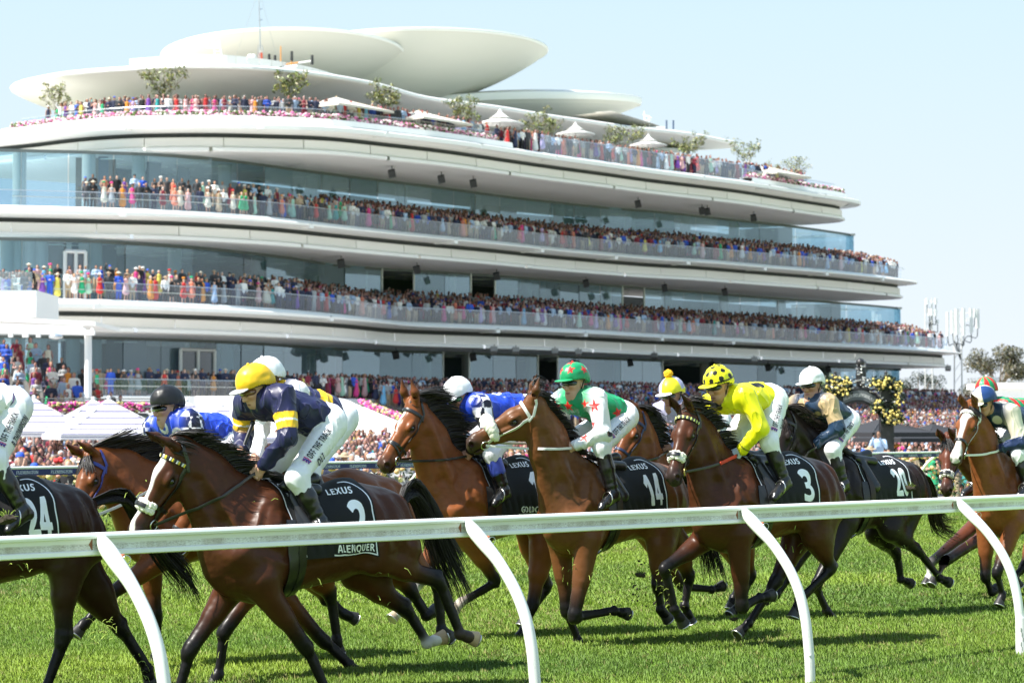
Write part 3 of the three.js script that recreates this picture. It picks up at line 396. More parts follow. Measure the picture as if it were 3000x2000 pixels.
// roof furniture
const whiteMetal = std([0.78, 0.78, 0.78], 0.4), orange = std([0.62, 0.28, 0.08], 0.6);
{
  const mast = thing('antenna_mast', 'thin lattice radio mast with stay wires on the grandstand roof', 'mast', at(762, 195, 182).toArray()), L = (u, v) => at(u, v, 182).sub(mast.position);
  for (const [x, z] of [[-0.22, 0], [0.22, 0], [0, 0.3]]) obj('leg', cyl(L(762, 198).add(V3(x, 0, z)), L(762, 132).add(V3(x * 0.7, 0, z * 0.7)), 0.035, 0.03, 6), steelRail, mast);
  obj('pole', cyl(L(762, 140), L(757, -40), 0.06, 0.035, 6), steelRail, mast); for (let k = 0; k < 6; k++) obj('cross_brace', cyl(L(756, 195 - k * 10), L(768, 189 - k * 10), 0.02, 0.02, 5), steelRail, mast); for (const v of [28, 60]) obj('side_arm', cyl(L(757, v), L(768, v - 3), 0.03, 0.03, 5), std([0.1, 0.13, 0.2], 0.5), mast);
  for (const [u, v, s] of [[692, 160, 1], [812, 172, -1]]) obj('stay_wire', cyl(L(758, -30), L(u, v), 0.012, 0.012, 4), steelRail, mast); obj('warning_panel', bx(0.25, 0.8, 0.2).translate(...L(764, 170).toArray()), std([0.6, 0.12, 0.06], 0.6), mast);
  const roof = thing('roof_gangway', 'white roof gangway carrying orange poles and black camera heads beside the mast', 'gangway', at(820, 190, 181).toArray()), Q = (u, v) => at(u, v, 181).sub(roof.position);
  obj('platform', [cyl(Q(693, 183), Q(780, 184), 0.09, 0.09, 6), cyl(Q(820, 199), Q(870, 193), 0.12, 0.12, 6), cyl(Q(873, 184), Q(917, 178), 0.07, 0.07, 6)], whiteMetal, roof); for (const [u, v0, v1] of [[822, 200, 135], [853, 196, 158]]) obj('pole', cyl(Q(u, v0), Q(u, v1), 0.06, 0.05, 6), orange, roof); obj('boom', cyl(Q(838, 188), Q(874, 183), 0.07, 0.07, 6), orange, roof);
  for (const [u, v, h] of [[788, 168, 0.9], [805, 172, 0.8], [854, 160, 0.5], [914, 171, 0.5]]) obj('camera_head', cyl(Q(u, v + 18), Q(u, v - 10), 0.12, 0.10, 8), speakerM, roof); for (const u of [732, 742]) obj('dome', new THREE.SphereGeometry(0.26, 12, 8).scale(1, 1.3, 1).translate(...Q(u, 171).toArray()), whiteMetal, roof);
  const ld = thing('roof_ladder', 'white caged ladder leaning on the roof parapet', 'ladder', at(640, 150, 180).toArray()), Z = (u, v) => at(u, v, 180).sub(ld.position); obj('stile', cyl(Z(632, 190), Z(624, 118), 0.05, 0.05, 6), whiteMetal, ld); obj('stile', cyl(Z(655, 192), Z(642, 118), 0.05, 0.05, 6), whiteMetal, ld); for (let k = 0; k < 8; k++) obj('rung', cyl(Z(625 + k, 124 + k * 9), Z(643 + k * 1.6, 124 + k * 9), 0.03, 0.03, 5), whiteMetal, ld); obj('guard_rail', [cyl(Z(624, 118), Z(608, 118), 0.04, 0.04, 5), cyl(Z(606, 140), Z(640, 140), 0.04, 0.04, 5), cyl(Z(608, 118), Z(606, 140), 0.04, 0.04, 5)], whiteMetal, ld);
  const an = thing('roof_antenna', 'small white antenna frame on the far part of the roof', 'antenna', at(1895, 372, 212).toArray()), T = (u, v) => at(u, v, 212).sub(an.position); obj('frame', [cyl(T(1890, 372), T(1888, 325), 0.05, 0.05, 5), cyl(T(1902, 372), T(1902, 338), 0.05, 0.05, 5), cyl(T(1884, 335), T(1908, 345), 0.05, 0.05, 5), cyl(T(1888, 352), T(1906, 352), 0.05, 0.05, 5)], whiteMetal, an); obj('gangway', cyl(T(1760, 371), T(1948, 374), 0.10, 0.10, 6), whiteMetal, an); for (const u of [1953, 1973]) obj('sensor', cyl(T(u, 378), T(u, 352), 0.09, 0.09, 6), std([0.08, 0.12, 0.2], 0.6), an);
}
// ---------------------------------------------------------------- people watching
const PAL = { navy: [0.022, 0.028, 0.065], charcoal: [0.045, 0.045, 0.05], black: [0.012, 0.012, 0.014], 'light grey': [0.34, 0.35, 0.36], 'pale blue': [0.36, 0.48, 0.66], white: [0.74, 0.73, 0.71], tan: [0.42, 0.32, 0.21], red: [0.55, 0.03, 0.03], coral: [0.72, 0.22, 0.14], emerald: [0.02, 0.36, 0.16], teal: [0.03, 0.30, 0.30], yellow: [0.72, 0.62, 0.12], 'hot pink': [0.68, 0.05, 0.24], 'pale pink': [0.70, 0.42, 0.42], lilac: [0.45, 0.35, 0.60], purple: [0.17, 0.06, 0.33], cobalt: [0.03, 0.10, 0.55], cream: [0.66, 0.60, 0.48], orange: [0.68, 0.25, 0.03], mint: [0.38, 0.62, 0.48], maroon: [0.22, 0.02, 0.04], 'sky blue': [0.16, 0.42, 0.66] };
const HAIRC = { dark: [0.018, 0.012, 0.010], blond: [0.32, 0.20, 0.08], grey: [0.36, 0.35, 0.34], auburn: [0.16, 0.055, 0.02] }, SKINS = [[0.55, 0.33, 0.24], [0.50, 0.28, 0.19], [0.42, 0.22, 0.14], [0.58, 0.37, 0.28], [0.25, 0.13, 0.08]];
const matCache = new Map(), cloth_ = (c, r = 0.8) => { const k = c.join() + r; if (!matCache.has(k)) matCache.set(k, std(c, r)); return matCache.get(k); };
// one figure: a continuous body, its clothes, hair and hat; faces +x
function figure(kind, pose, cell) {
  const b = new Field(), o = new Field(), l = new Field(), f = kind === 'dress', sw = f ? 0.165 : 0.20, arms = [];
  b.ell([0.012, 1.62, 0], [0.092, 0.115, 0.074], { k: 0.02 }); b.cone([0.095, 1.605, 0], [0.105, 1.59, 0], 0.014, 0.014, { k: 0.012 }); b.cone([0.03, 1.54, 0], [-0.005, 1.44, 0], 0.05, 0.055, { k: 0.03 });
  b.cone([0, 0.95, 0], [0, 1.34, 0], 0.10, 0.105, { w: 1.3, k: 0.04 });
  for (const z of [-1, 1]) {
    const sh = [0, 1.40, z * sw]; let el, ha;
    if (pose === 'crossed') { el = [0.06, 1.14, z * (sw + 0.07)]; ha = [0.22, 1.17, -z * 0.03]; } else if (pose === 'phone' && z > 0) { el = [0.20, 1.22, z * (sw + 0.06)]; ha = [0.30, 1.56, z * 0.12]; } else if (pose === 'phone') { el = [0.18, 1.20, z * (sw + 0.05)]; ha = [0.30, 1.54, z * 0.02]; } else if (pose === 'wave' && z > 0) { el = [0.06, 1.58, z * (sw + 0.14)]; ha = [0.10, 1.84, z * (sw + 0.06)]; } else { el = [-0.03, 1.13, z * (sw + 0.06)]; ha = [0.06, 0.88, z * (sw + 0.05)]; }
    arms.push([sh, el, ha]); b.cone(sh, el, 0.048, 0.038, { k: 0.03 }); b.cone(el, ha, 0.038, 0.026, { k: 0.02 }); b.ell(ha, [0.045, 0.045, 0.03], { k: 0.02 });
    b.cone([0, 0.92, z * 0.09], [0.02, 0.50, z * 0.10], 0.085, 0.055, { k: 0.04 }); b.cone([0.02, 0.50, z * 0.10], [-0.01, 0.09, z * 0.11], 0.052, 0.036, { k: 0.02 }); b.cone([-0.03, 0.04, z * 0.11], [0.13, 0.03, z * 0.12], 0.038, 0.032, { k: 0.02 });
  }
  if (f) { o.cone([0.005, 1.10, 0], [0, 1.36, 0], 0.105, 0.118, { w: 1.3, k: 0.05 }); o.cone([0, 1.08, 0], [0, pose === 'down' ? 0.34 : 0.58, 0], 0.125, 0.22, { w: 1.15, k: 0.05 }); }
  else { o.cone([0, 0.92, 0], [0.01, 1.36, 0], 0.125, 0.13, { w: 1.32, k: 0.05 }); o.cone([0, 1.40, -0.16], [0, 1.40, 0.16], 0.07, 0.07, { k: 0.04 }); for (const [s, e, h] of arms) { o.cone(s, e, 0.068, 0.056, { k: 0.03 }); o.cone(e, add3(h, unit(sub(h, e)), -0.05), 0.054, 0.042, { k: 0.02 }); } for (const z of [-1, 1]) { l.cone([0, 0.94, z * 0.085], [0.02, 0.50, z * 0.10], 0.108, 0.082, { k: 0.04 }); l.cone([0.02, 0.50, z * 0.10], [-0.01, 0.10, z * 0.11], 0.080, 0.066, { k: 0.02 }); } }
  const h = new Field(); h.ell([-0.016, 1.655, 0], [0.100, 0.098, 0.086], { k: 0.02 }); if (f) { h.cone([-0.06, 1.62, 0.03], [-0.075, 1.40, 0.05], 0.07, 0.05, { k: 0.04 }); h.cone([-0.06, 1.62, -0.03], [-0.075, 1.40, -0.05], 0.07, 0.05, { k: 0.04 }); } h.cut = (x, y, z) => Math.min(1, (x * 0.9 - (y - 1.655) * 0.7 - 0.035));
  const M = (q, c) => { const g = q.mesh(c, { colour: false }); return g; };
  return { body: M(b, cell), outfit: M(o, cell), trousers: f ? null : M(l, cell), hair: M(h, cell * 0.9) };
}
const hatGeo = { brim: (() => { const g = merge([new THREE.SphereGeometry(0.10, 12, 8).scale(1, 0.75, 0.95).translate(-0.01, 1.71, 0), new THREE.SphereGeometry(0.20, 16, 8).scale(1, 0.09, 1).rotateZ(-0.12).translate(0, 1.69, 0)]); return g; })(), cap: (() => merge([new THREE.SphereGeometry(0.106, 12, 8).scale(1, 0.8, 0.9).translate(-0.012, 1.685, 0), new THREE.SphereGeometry(0.09, 10, 6).scale(0.9, 0.12, 0.8).translate(0.09, 1.675, 0)]))(), spray: (() => { const r = rng(9), g = []; for (let i = 0; i < 9; i++) g.push(new THREE.SphereGeometry(0.045 + r() * 0.03, 7, 5).scale(1, 0.7, 1).translate(-0.01 + (r() - 0.5) * 0.13, 1.75 + r() * 0.08, (r() - 0.3) * 0.14)); return merge(g); })() };
const phoneGeo = bx(0.012, 0.15, 0.075, 0.335, 1.60, 0.07);
const FIG = {}; for (const k of ['suit', 'dress']) for (const p of ['down', 'crossed', 'phone', 'wave']) FIG[k + p] = figure(k, p, 0.034);
const usedLabels = new Set(), cr = rng(2023), pick = (a) => a[Math.floor(cr() * a.length)];
const HATS = [['', null, null], ['white brimmed hat', 'brim', 'white'], ['cream brimmed hat', 'brim', 'cream'], ['straw hat', 'brim', 'tan'], ['black brimmed hat', 'brim', 'black'], ['hot pink headpiece', 'spray', 'hot pink'], ['red headpiece', 'spray', 'red'], ['white flower headpiece', 'spray', 'white'], ['blue cap', 'cap', 'cobalt'], ['black cap', 'cap', 'black'], ['emerald headpiece', 'spray', 'emerald'], ['orange headpiece', 'spray', 'orange']];
const POSE = { down: 'arms down', crossed: 'arms folded', phone: 'phone raised', wave: 'arm raised' };
let nPeople = 0;
function spectator(pos, face, place, group, o = {}) {
  let kind, pose, col, hair, hat, label, t = 0;
  do {
    kind = o.kind ?? (cr() < 0.52 ? 'dress' : 'suit'); pose = o.pose ?? (cr() < (o.phones ?? 0.05) ? (cr() < 0.6 ? 'phone' : 'wave') : cr() < 0.55 ? 'crossed' : 'down');
    col = o.col && t < 1 ? o.col : kind === 'suit' ? pick(['navy', 'navy', 'navy', 'charcoal', 'black', 'black', 'light grey', 'pale blue', 'white', 'tan', 'cobalt', 'charcoal']) : pick(Object.keys(PAL)); hair = pick(kind === 'suit' ? ['dark', 'dark', 'dark', 'grey', 'auburn', 'blond'] : ['dark', 'blond', 'blond', 'auburn', 'grey']);
    hat = kind === 'suit' ? (cr() < 0.75 ? HATS[0] : pick([HATS[3], HATS[8], HATS[9], HATS[2]])) : (cr() < 0.42 ? HATS[0] : pick(HATS.slice(1)));
    label = `${hair}-haired person in ${col} ${kind}${hat[0] ? ', ' + hat[0] : ''}, ${POSE[pose]}, ${place}`;
  } while (usedLabels.has(label) && t++ < 400);
  usedLabels.add(label); nPeople++;
  const root = thing('person', label, 'spectator', pos.toArray(), Math.atan2(-face.z, face.x), group), F = FIG[kind + pose], sc = (o.s ?? 1) * (kind === 'suit' ? 0.98 + cr() * 0.10 : 0.91 + cr() * 0.10); root.scale.setScalar(sc); root.rotation.y += (cr() - 0.5) * 0.5;
  obj('body', F.body, cloth_(pick(SKINS), 0.6), root); obj(kind === 'suit' ? 'jacket' : 'dress', F.outfit, cloth_(PAL[col]), root); if (F.trousers) obj('trousers', F.trousers, cloth_(PAL[cr() < 0.6 && !['white', 'pale blue'].includes(col) ? col : pick(['navy', 'charcoal', 'tan', 'black'])]), root);
  if (kind === 'suit' && !['white', 'pale blue'].includes(col)) obj('shirt', new THREE.SphereGeometry(0.06, 8, 6).scale(0.5, 1.9, 0.8).translate(0.105, 1.31, 0), cloth_(cr() < 0.7 ? PAL.white : PAL['pale blue']), root);
  obj('hair', F.hair, cloth_(HAIRC[hair]), root); if (hat[1]) obj('hat', hatGeo[hat[1]], cloth_(PAL[hat[2]]), root); if (pose === 'phone') obj('phone', phoneGeo, cloth_(cr() < 0.7 ? [0.03, 0.03, 0.035] : [0.1, 0.5, 0.55], 0.3), root);
  return root;
}
// everybody else, too small and too many to tell apart
const mob = { suit: [], dress: [] };
function fill(pos, face, s = 1) { mob[cr() < 0.58 ? 'suit' : 'dress'].push([pos, Math.atan2(-face.z, face.x) + (cr() - 0.5) * 0.7, s * (0.90 + cr() * 0.17)]); }
const toCam = (p, n) => { const c = V3(-p.x, 0, -p.z).normalize(); return n ? c.lerp(n, 0.6).normalize() : c; };
function deckCrowd(pl, y, rows, u0, u1, gap, single) { // rows: [offset, rise]; single: [u0, u1, place, group, phones] for the people near enough to tell apart
  rows.forEach(([o, dy], r) => { for (let i = pl.of(u0) + cr() * 0.5; i < pl.of(u1); i += gap * (0.62 + cr() * 0.8)) { const p = pl.at(i, o + (cr() - 0.6) * 0.42, y + dy), u = toUV(p)[0], f = toCam(p, pl.norm(i)), s = single?.find((q) => u > q[0] && u < q[1] && r < (q[5] ?? 2)); if (s) { const z = s[2]; spectator(p, f, z, s[3], { phones: s[4] ?? 0.04 }); } else if (!(single && single.skip && single.skip(u, r))) fill(p, f); } });
}
const yA = YA + 0.97, yB = YB + 0.97, tiers = (n, o0, d, h) => Array.from({ length: n }, (_, k) => [o0 - d * k, h * k]);
const seg = (list, group) => list.map(([a, b, t, rows]) => [a, b, t, group, 0.04, rows]);
deckCrowd(planA, yA, [[-0.15, 0], [-1.3, 0.60]], 262, 860, 0.74, seg([[0, 400, 'upper deck, left end'], [400, 560, 'upper deck, left half'], [560, 720, 'upper deck, left centre'], [720, 900, 'upper deck, centre left']], 'spectators on the upper deck'));
deckCrowd(planA, yA, tiers(2, -0.1, 0.9, 0.3), 860, 1040, 0.85, seg([[860, 1060, 'upper deck, centre', 1]], 'spectators on the upper deck'));
deckCrowd(planA, yA, tiers(6, -0.15, 0.72, 0.19), 1040, 2636, 0.56);
deckCrowd(planB, yB, [[-0.15, 0], [-1.25, 0.55]], 96, 930, 0.72, seg([[60, 330, 'middle deck, left end'], [330, 530, 'middle deck, beside door'], [530, 730, 'middle deck, left half'], [730, 935, 'middle deck, left centre']], 'spectators on the middle deck'));
deckCrowd(planB, yB, tiers(6, -0.15, 0.72, 0.20), 930, 2760, 0.56);
deckCrowd(planB, YC + 0.02, [[0.9, 0], [-0.3, 0], [-1.4, 0]], 262, 1000, 0.90, seg([[262, 480, 'terrace above parasols'], [480, 720, 'terrace above wall', 2]], 'spectators on the ground terrace'));
deckCrowd(planR, YT + 0.30, [[-1.1, 0], [-1.9, 0.1], [-2.8, 0.15]], 95, 1470, 0.72, seg([[95, 270, 'roof terrace, tip', 1], [270, 430, 'roof terrace, left', 1]], 'spectators on the roof terrace'));
deckCrowd(planR, YT + 0.02, [[-0.2, 0], [-1.0, 0.05], [-1.8, 0.1], [-2.7, 0.15]], 1478, 2180, 0.60); deckCrowd(planR, YT + 0.30, [[-0.9, 0], [-1.7, 0.1]], 2185, 2400, 0.60);
// raked bank in front of the stand, from the terrace down to the lawn
const bankY = (o) => lerp(3.35, 0.15, clamp((o - 2.2) / 24, 0, 1));
deckCrowd(planB, YC + 0.02, [[1.2, 0], [0.4, 0], [-0.5, 0.05], [-1.6, 0.05]], 1000, 2770, 0.6);
for (let o = 2.6; o < 30; o += 0.95) deckCrowd(planB, bankY(o), [[o, 0]], o < 8 ? 1000 : 1120, 2770, 0.78);
obj('bank', planB.sweep([[1.62, 3.4], [2.2, 3.34], [26.2, 0.14], [31, 0.02]], planB.of(1000), planB.n - 10, 3), std([0.36, 0.35, 0.33], 0.9), stand);
// front lawn, behind the far rail
const lawn = (w) => (w < 45 ? -0.75 : Math.min(0, lerp(-0.75, 0, (w - 45) / 30))), lawnAt = (u, w) => { const k = (u - 1500) / FPX, t = (k * (12.96 + 0.668 * w) + 2.219 + 0.744 * w) / (0.668 - 0.744 * k); return RAIL0.clone().addScaledVector(RAIL_OUT, -w).addScaledVector(RAIL_DIR, t).setY(lawn(w)); };
const windows = [[16, 232, 'front lawn, left'], [955, 1108, 'front lawn, centre left'], [1500, 1600, 'front lawn, centre'], [2100, 2200, 'front lawn, centre right'], [2498, 2740, 'front lawn, right']];
for (let k = 0; k < 46; k++) { const w = 34 + 0.82 * k, kz = k; for (let u = -20 + cr() * 30; u < 3020;) { const p = lawnAt(u, w), d = -p.z, win = windows.find(([a, b]) => u > a && u < b); p.x += (cr() - 0.5) * 0.2; p.z += (cr() - 0.5) * 0.3; p.y = lawn(w); if (win && k < 5) spectator(p, toCam(p), win[2], 'spectators on the front lawn', { phones: 0.22, s: 0.97 + cr() * 0.06 }); else if (w < 58 || u < 1450) fill(p, toCam(p)); u += (0.58 + cr() * 0.26) * FPX / d / (1 + 0) * 0.95; } }
// left stand: raked rows that step down to the right
const leftRows = []; for (let j = 0; j < 13; j++) { const v = 1262 - j * 17.5, d = 112 + j * 1.0, ue = 415 - j * 25; for (let u = -40 + cr() * 20; u < ue; u += (0.60 + cr() * 0.25) * FPX / d) { const p = at(u, v + 40, d); fill(p, V3(0.25, 0, 1)); } leftRows.push([v + 40, d, ue]); }
// ---------------------------------------------------------------- far rail, hedge, parasols, arch, trees, towers, left canopy
function leafCloud(spots, size, seed, tint) { // spots: [x,y,z,radius]; small bent leaves with normals that lean outwards
  const r = rng(seed), pos = [], nor = [], col = [], idx = []; for (const [x, y, z, R, n] of spots) for (let i = 0; i < n; i++) { const a = r() * 6.283, e = Math.asin(r() * 2 - 1), q = R * Math.pow(r(), 0.4), cx = x + Math.cos(a) * Math.cos(e) * q, cy = y + Math.sin(e) * q * 0.8, cz = z + Math.sin(a) * Math.cos(e) * q, s = size * (0.6 + r() * 0.8), u = V3(r() - 0.5, r() - 0.5, r() - 0.5).normalize(), w = V3(r() - 0.5, r() - 0.5, r() - 0.5).cross(u).normalize(), n0 = V3().crossVectors(u, w), o = pos.length / 3, t = tint(r, cy), nn = n0.clone().multiplyScalar(n0.y < 0 ? -1 : 1).add(V3(Math.cos(a) * Math.cos(e), Math.sin(e) + 0.4, Math.sin(a) * Math.cos(e)).multiplyScalar(0.8)).normalize(); for (const [A, B] of [[-1, 0], [0, -0.42], [1, 0], [0, 0.42]]) { pos.push(cx + (u.x * A + w.x * B) * s, cy + (u.y * A + w.y * B) * s, cz + (u.z * A + w.z * B) * s); nor.push(nn.x, nn.y, nn.z); col.push(...t); } idx.push(o, o + 1, o + 2, o, o + 2, o + 3); }
  return bufgeo(pos, idx, nor, col);
}
const leafM = phys([1, 1, 1], 0.65, { vertexColors: true, side: THREE.DoubleSide, transmission: 0.35, thickness: 0 }), barkM = std([0.10, 0.075, 0.055], 0.9);
{
  const f0 = at(150, 1371, 34.2), f1 = at(2500, 1330, 51.2), dir = f1.clone().sub(f0).setY(0).normalize(), out = V3(dir.z, 0, -dir.x); if (out.z < 0) out.negate(); const y = 1.2, A = (t, o, yy) => f0.clone().setY(yy).addScaledVector(dir, t).addScaledVector(out, o), far = thing('far_running_rail', 'navy banded white rail on the far side of the track', 'rail');
  const tex = canvasTex(512, 96, (x, w, h) => { x.fillStyle = '#1a2260'; x.fillRect(0, 0, w, h); x.fillStyle = '#e9ecf8'; x.font = '62px serif'; x.textAlign = 'center'; x.fillText('FLEMINGTON', w / 2, 70, 330); });
  const pos = [], uv = [], idx = []; for (const [i, t] of [-20, 90].entries()) for (const [j, yy] of [y - 0.095, y - 0.005].entries()) { const p = A(t, 0.04, yy); pos.push(p.x, p.y, p.z); uv.push((t + 20) / 0.62, j); } idx.push(0, 2, 1, 1, 2, 3); obj('banner', bufgeo(pos, idx, null, null, uv), std([1, 1, 1], 0.6, { map: tex }), far);
  obj('top_tube', cyl(A(-20, 0.02, y + 0.012), A(90, 0.02, y + 0.012), 0.022, 0.022, 8), std([0.78, 0.78, 0.78], 0.4), far);
  for (let t = -18; t < 90; t += 2.9) obj('post', tube([A(t, 0, y - 0.05), A(t, -0.22, y - 0.2), A(t, -0.42, y - 0.45), A(t, -0.5, y - 0.8), A(t, -0.5, -0.1)], 0.035, 14, 8), std([0.78, 0.78, 0.78], 0.4), far);
  // rose hedge along it
  const h = thing('rose_hedge', 'clipped green hedge with peach roses under the far rail', 'hedge'), spots = [], roses = [], r = rng(61);
  for (let t = -14; t < 66; t += 0.24) for (let k = 0; k < 5; k++) { const p = A(t + r() * 0.2, -0.75 - r() * 0.7, 0.10 + r() * 0.9); spots.push([p.x, p.y, p.z, 0.20, 13]); }
  obj('foliage', leafCloud(spots, 0.045, 62, (q, yy) => { const k = 0.6 + q() * 0.8; return [0.05 * k, 0.095 * k, 0.018 * k]; }), leafM, h);
  const rose = new THREE.IcosahedronGeometry(0.042, 1), n = 3000, I = new THREE.InstancedMesh(rose, std([1, 1, 1], 0.8), n), m = new THREE.Matrix4(), c = new THREE.Color(); for (let i = 0; i < n; i++) { const top = r() < 0.5, p = A(-14 + r() * 80, top ? -0.6 - r() * 0.8 : -0.62 - r() * 0.14, top ? 1.04 + r() * 0.10 : 0.15 + r() * 0.9), s = 0.7 + r() * 0.7; m.makeScale(s, s, s).setPosition(p); I.setMatrixAt(i, m); c.setRGB(...(r() < 0.65 ? [0.72, 0.45, 0.22] : r() < 0.6 ? [0.75, 0.62, 0.30] : [0.68, 0.34, 0.26])); I.setColorAt(i, c); } I.name = 'roses'; I.userData.kind = 'stuff'; I.castShadow = true; h.add(I);
}
// square parasols: striped white on the left lawn, black on the right
function parasol(name, label, group, p, half, hTop, hEdge, mat, frame, turn, o = {}) {
  const root = thing(name, label, 'parasol', p.toArray(), turn, group), N = o.sides ?? 4, pos = [], uv = [], idx = [], ring = (R, y) => Array.from({ length: N }, (_, i) => [Math.cos((i + 0.5) / N * 6.2832) * R * (N === 4 ? 1.4142 : 1), y, Math.sin((i + 0.5) / N * 6.2832) * R * (N === 4 ? 1.4142 : 1)]), sag = o.sag ?? 0.06, prof = o.prof ?? [[0.02, hTop], [half * 0.33, lerp(hTop, hEdge, 0.36) - sag * 0.6], [half * 0.66, lerp(hTop, hEdge, 0.70) - sag * 0.6], [half, hEdge], [half * 1.005, hEdge - 0.16]];
  const ringM = prof.map(([R, y]) => ring(R, y)); for (let i = 0; i < N; i++) for (let k = 0; k < prof.length - 1; k++) { const a = ringM[k][i], b = ringM[k][(i + 1) % N], c = ringM[k + 1][(i + 1) % N], d = ringM[k + 1][i], q = pos.length / 3; pos.push(...a, ...b, ...c, ...d); const v0 = 1 - k / (prof.length - 1), v1 = 1 - (k + 1) / (prof.length - 1); uv.push(0, v0, 1, v0, 1, v1, 0, v1); idx.push(q, q + 1, q + 2, q, q + 2, q + 3); }
  obj('canopy', flat(bufgeo(pos, idx, null, null, uv)), mat, root); obj('pole', cyl(V3(0, 0, 0), V3(0, hTop, 0), 0.035, 0.035, 8), frame, root); for (let i = 0; i < N; i++) { const e = ring(half, hEdge)[i]; obj('rib', cyl(V3(0, hTop - 0.05, 0), V3(e[0], e[1] - 0.02, e[2]), 0.015, 0.012, 4), frame, root); } obj('finial', new THREE.SphereGeometry(0.07, 8, 6).translate(0, hTop + 0.03, 0), frame, root); return root;
}
const stripe = phys([1, 1, 1], 0.8, { side: THREE.DoubleSide, transmission: 0.25, thickness: 0, map: canvasTex(64, 512, (x, w, h) => { x.fillStyle = '#f2f2f4'; x.fillRect(0, 0, w, h); x.fillStyle = '#87849f'; for (let k = 0; k < 7; k++) x.fillRect(0, 40 + k * 66, w, 22); }) }), poleM = std([0.7, 0.7, 0.7], 0.5);
[[98, 1166, 78, 'first striped white parasol from the left edge'], [272, 1170, 80, 'striped white parasol with the twin peak, left of the black cap'], [318, 1168, 74, 'striped white parasol in front of the twin peaked one'], [545, 1176, 78, 'striped white parasol directly behind the black capped jockey'], [650, 1190, 82, 'striped white parasol left of the yellow cap']].forEach(([u, v, d, l]) => { const t = at(u, v, d), e = onY; parasol('market_parasol', l, 'striped parasols on the lawn', V3(t.x, -0.55, t.z), 1.75, t.y + 0.55, t.y + 0.55 - 1.08, stripe, poleM, 0.35); });
const blackCloth = std([0.022, 0.022, 0.026], 0.75, { side: THREE.DoubleSide }), darkPole = std([0.05, 0.05, 0.05], 0.5);
[[2215, 1247, 92, 'black parasol left of the tan spotted jockey'], [2580, 1226, 88, 'black parasol below the floral arch'], [2660, 1245, 94, 'black parasol right of the floral arch'], [2735, 1240, 96, 'black parasol beside the right hand horses']].forEach(([u, v, d, l]) => { const t = at(u, v, d); parasol('lawn_parasol', l, 'black parasols on the lawn', V3(t.x, -0.45, t.z), 1.5, t.y + 0.45, t.y + 0.45 - 0.50, blackCloth, darkPole, 0.5); });
// terrace parasols and trees on the roof
const canvasM = phys([0.66, 0.62, 0.54], 0.85, { side: THREE.DoubleSide, transmission: 0.25, thickness: 0 }), ivory = phys([0.74, 0.73, 0.70], 0.8, { side: THREE.DoubleSide, transmission: 0.2, thickness: 0 });
[[985, 284, 3.1, 'wide slatted roof parasol nearest the mast'], [1228, 323, 3.0, 'wide slatted roof parasol second along the terrace'], [2248, 485, 3.0, 'wide roof parasol at the far right end of the terrace']].forEach(([u, v, half, l]) => { const i = planR.of(u), d = toUV(planR.at(i, -3.6, YT))[2], t = at(u, v, d); parasol('roof_parasol', l, 'parasols on the roof terrace', V3(t.x, YT, t.z), half * 0.95, t.y - YT, t.y - YT - 0.95, canvasM, std([0.42, 0.30, 0.16], 0.7), 0.9, { sag: 0.02 }); });
[[1465, 322, 1, 'largest tiered white roof parasol'], [1686, 360, 0.85, 'middle tiered white roof parasol'], [1900, 394, 0.85, 'rightmost tiered white roof parasol']].forEach(([u, v, s, l]) => { const i = planR.of(u), d = toUV(planR.at(i, -3.4, YT))[2], t = at(u, v, d), h = t.y - YT, R = 1.75 * s; parasol('tiered_parasol', l, 'tiered parasols on the roof terrace', V3(t.x, YT, t.z), R, h, h - 1.45 * s, ivory, poleM, 0.3, { sides: 12, prof: [[0.10 * s, h], [0.26 * s, h - 0.26 * s], [0.50 * s, h - 0.48 * s], [0.86 * s, h - 0.62 * s], [0.58 * s, h - 0.66 * s], [1.0 * s, h - 0.82 * s], [R * 1.05, h - 1.02 * s], [R * 1.06, h - 1.14 * s]] }); });
function youngTree(label, base, H, R, seed, n, tint, group, name = 'roof_tree') {
  const r = rng(seed), root = thing(name, label, 'tree', base.toArray(), r() * 6, group), gs = [], tips = [], fork = V3((r() - 0.5) * 0.2, H * 0.42, (r() - 0.5) * 0.2); gs.push(tube([V3(0, 0, 0), V3((r() - 0.5) * 0.15, H * 0.22, 0), fork], 0.04 * H / 4, 8, 6));
  for (let i = 0; i < 9; i++) { const a = i / 9 * 6.283 + r(), t = V3(Math.cos(a) * R * (0.55 + r() * 0.45), H * (0.6 + r() * 0.4), Math.sin(a) * R * (0.55 + r() * 0.45)), m = fork.clone().lerp(t, 0.5).add(V3(0, H * 0.05, 0)); gs.push(tube([fork, m, t], 0.014 * H / 4, 6, 4)); tips.push(t, m); for (let k = 0; k < 3; k++) { const q = m.clone().lerp(t, r()).add(V3((r() - 0.5) * R * 0.7, (r() - 0.2) * H * 0.22, (r() - 0.5) * R * 0.7)); gs.push(cyl(m, q, 0.008, 0.005, 4)); tips.push(q); } }
  obj('trunk', gs, barkM, root); obj('crown', leafCloud(tips.map((t) => [t.x, t.y, t.z, R * 0.22, Math.round(n * 1.1 / tips.length)]), 0.11 * H / 4, seed + 1, tint), leafM, root); return root;
}
const olive = (q) => { const k = 0.6 + q() * 0.8; return q() < 0.3 ? [0.36 * k, 0.32 * k, 0.08 * k] : [0.25 * k, 0.31 * k, 0.085 * k]; };
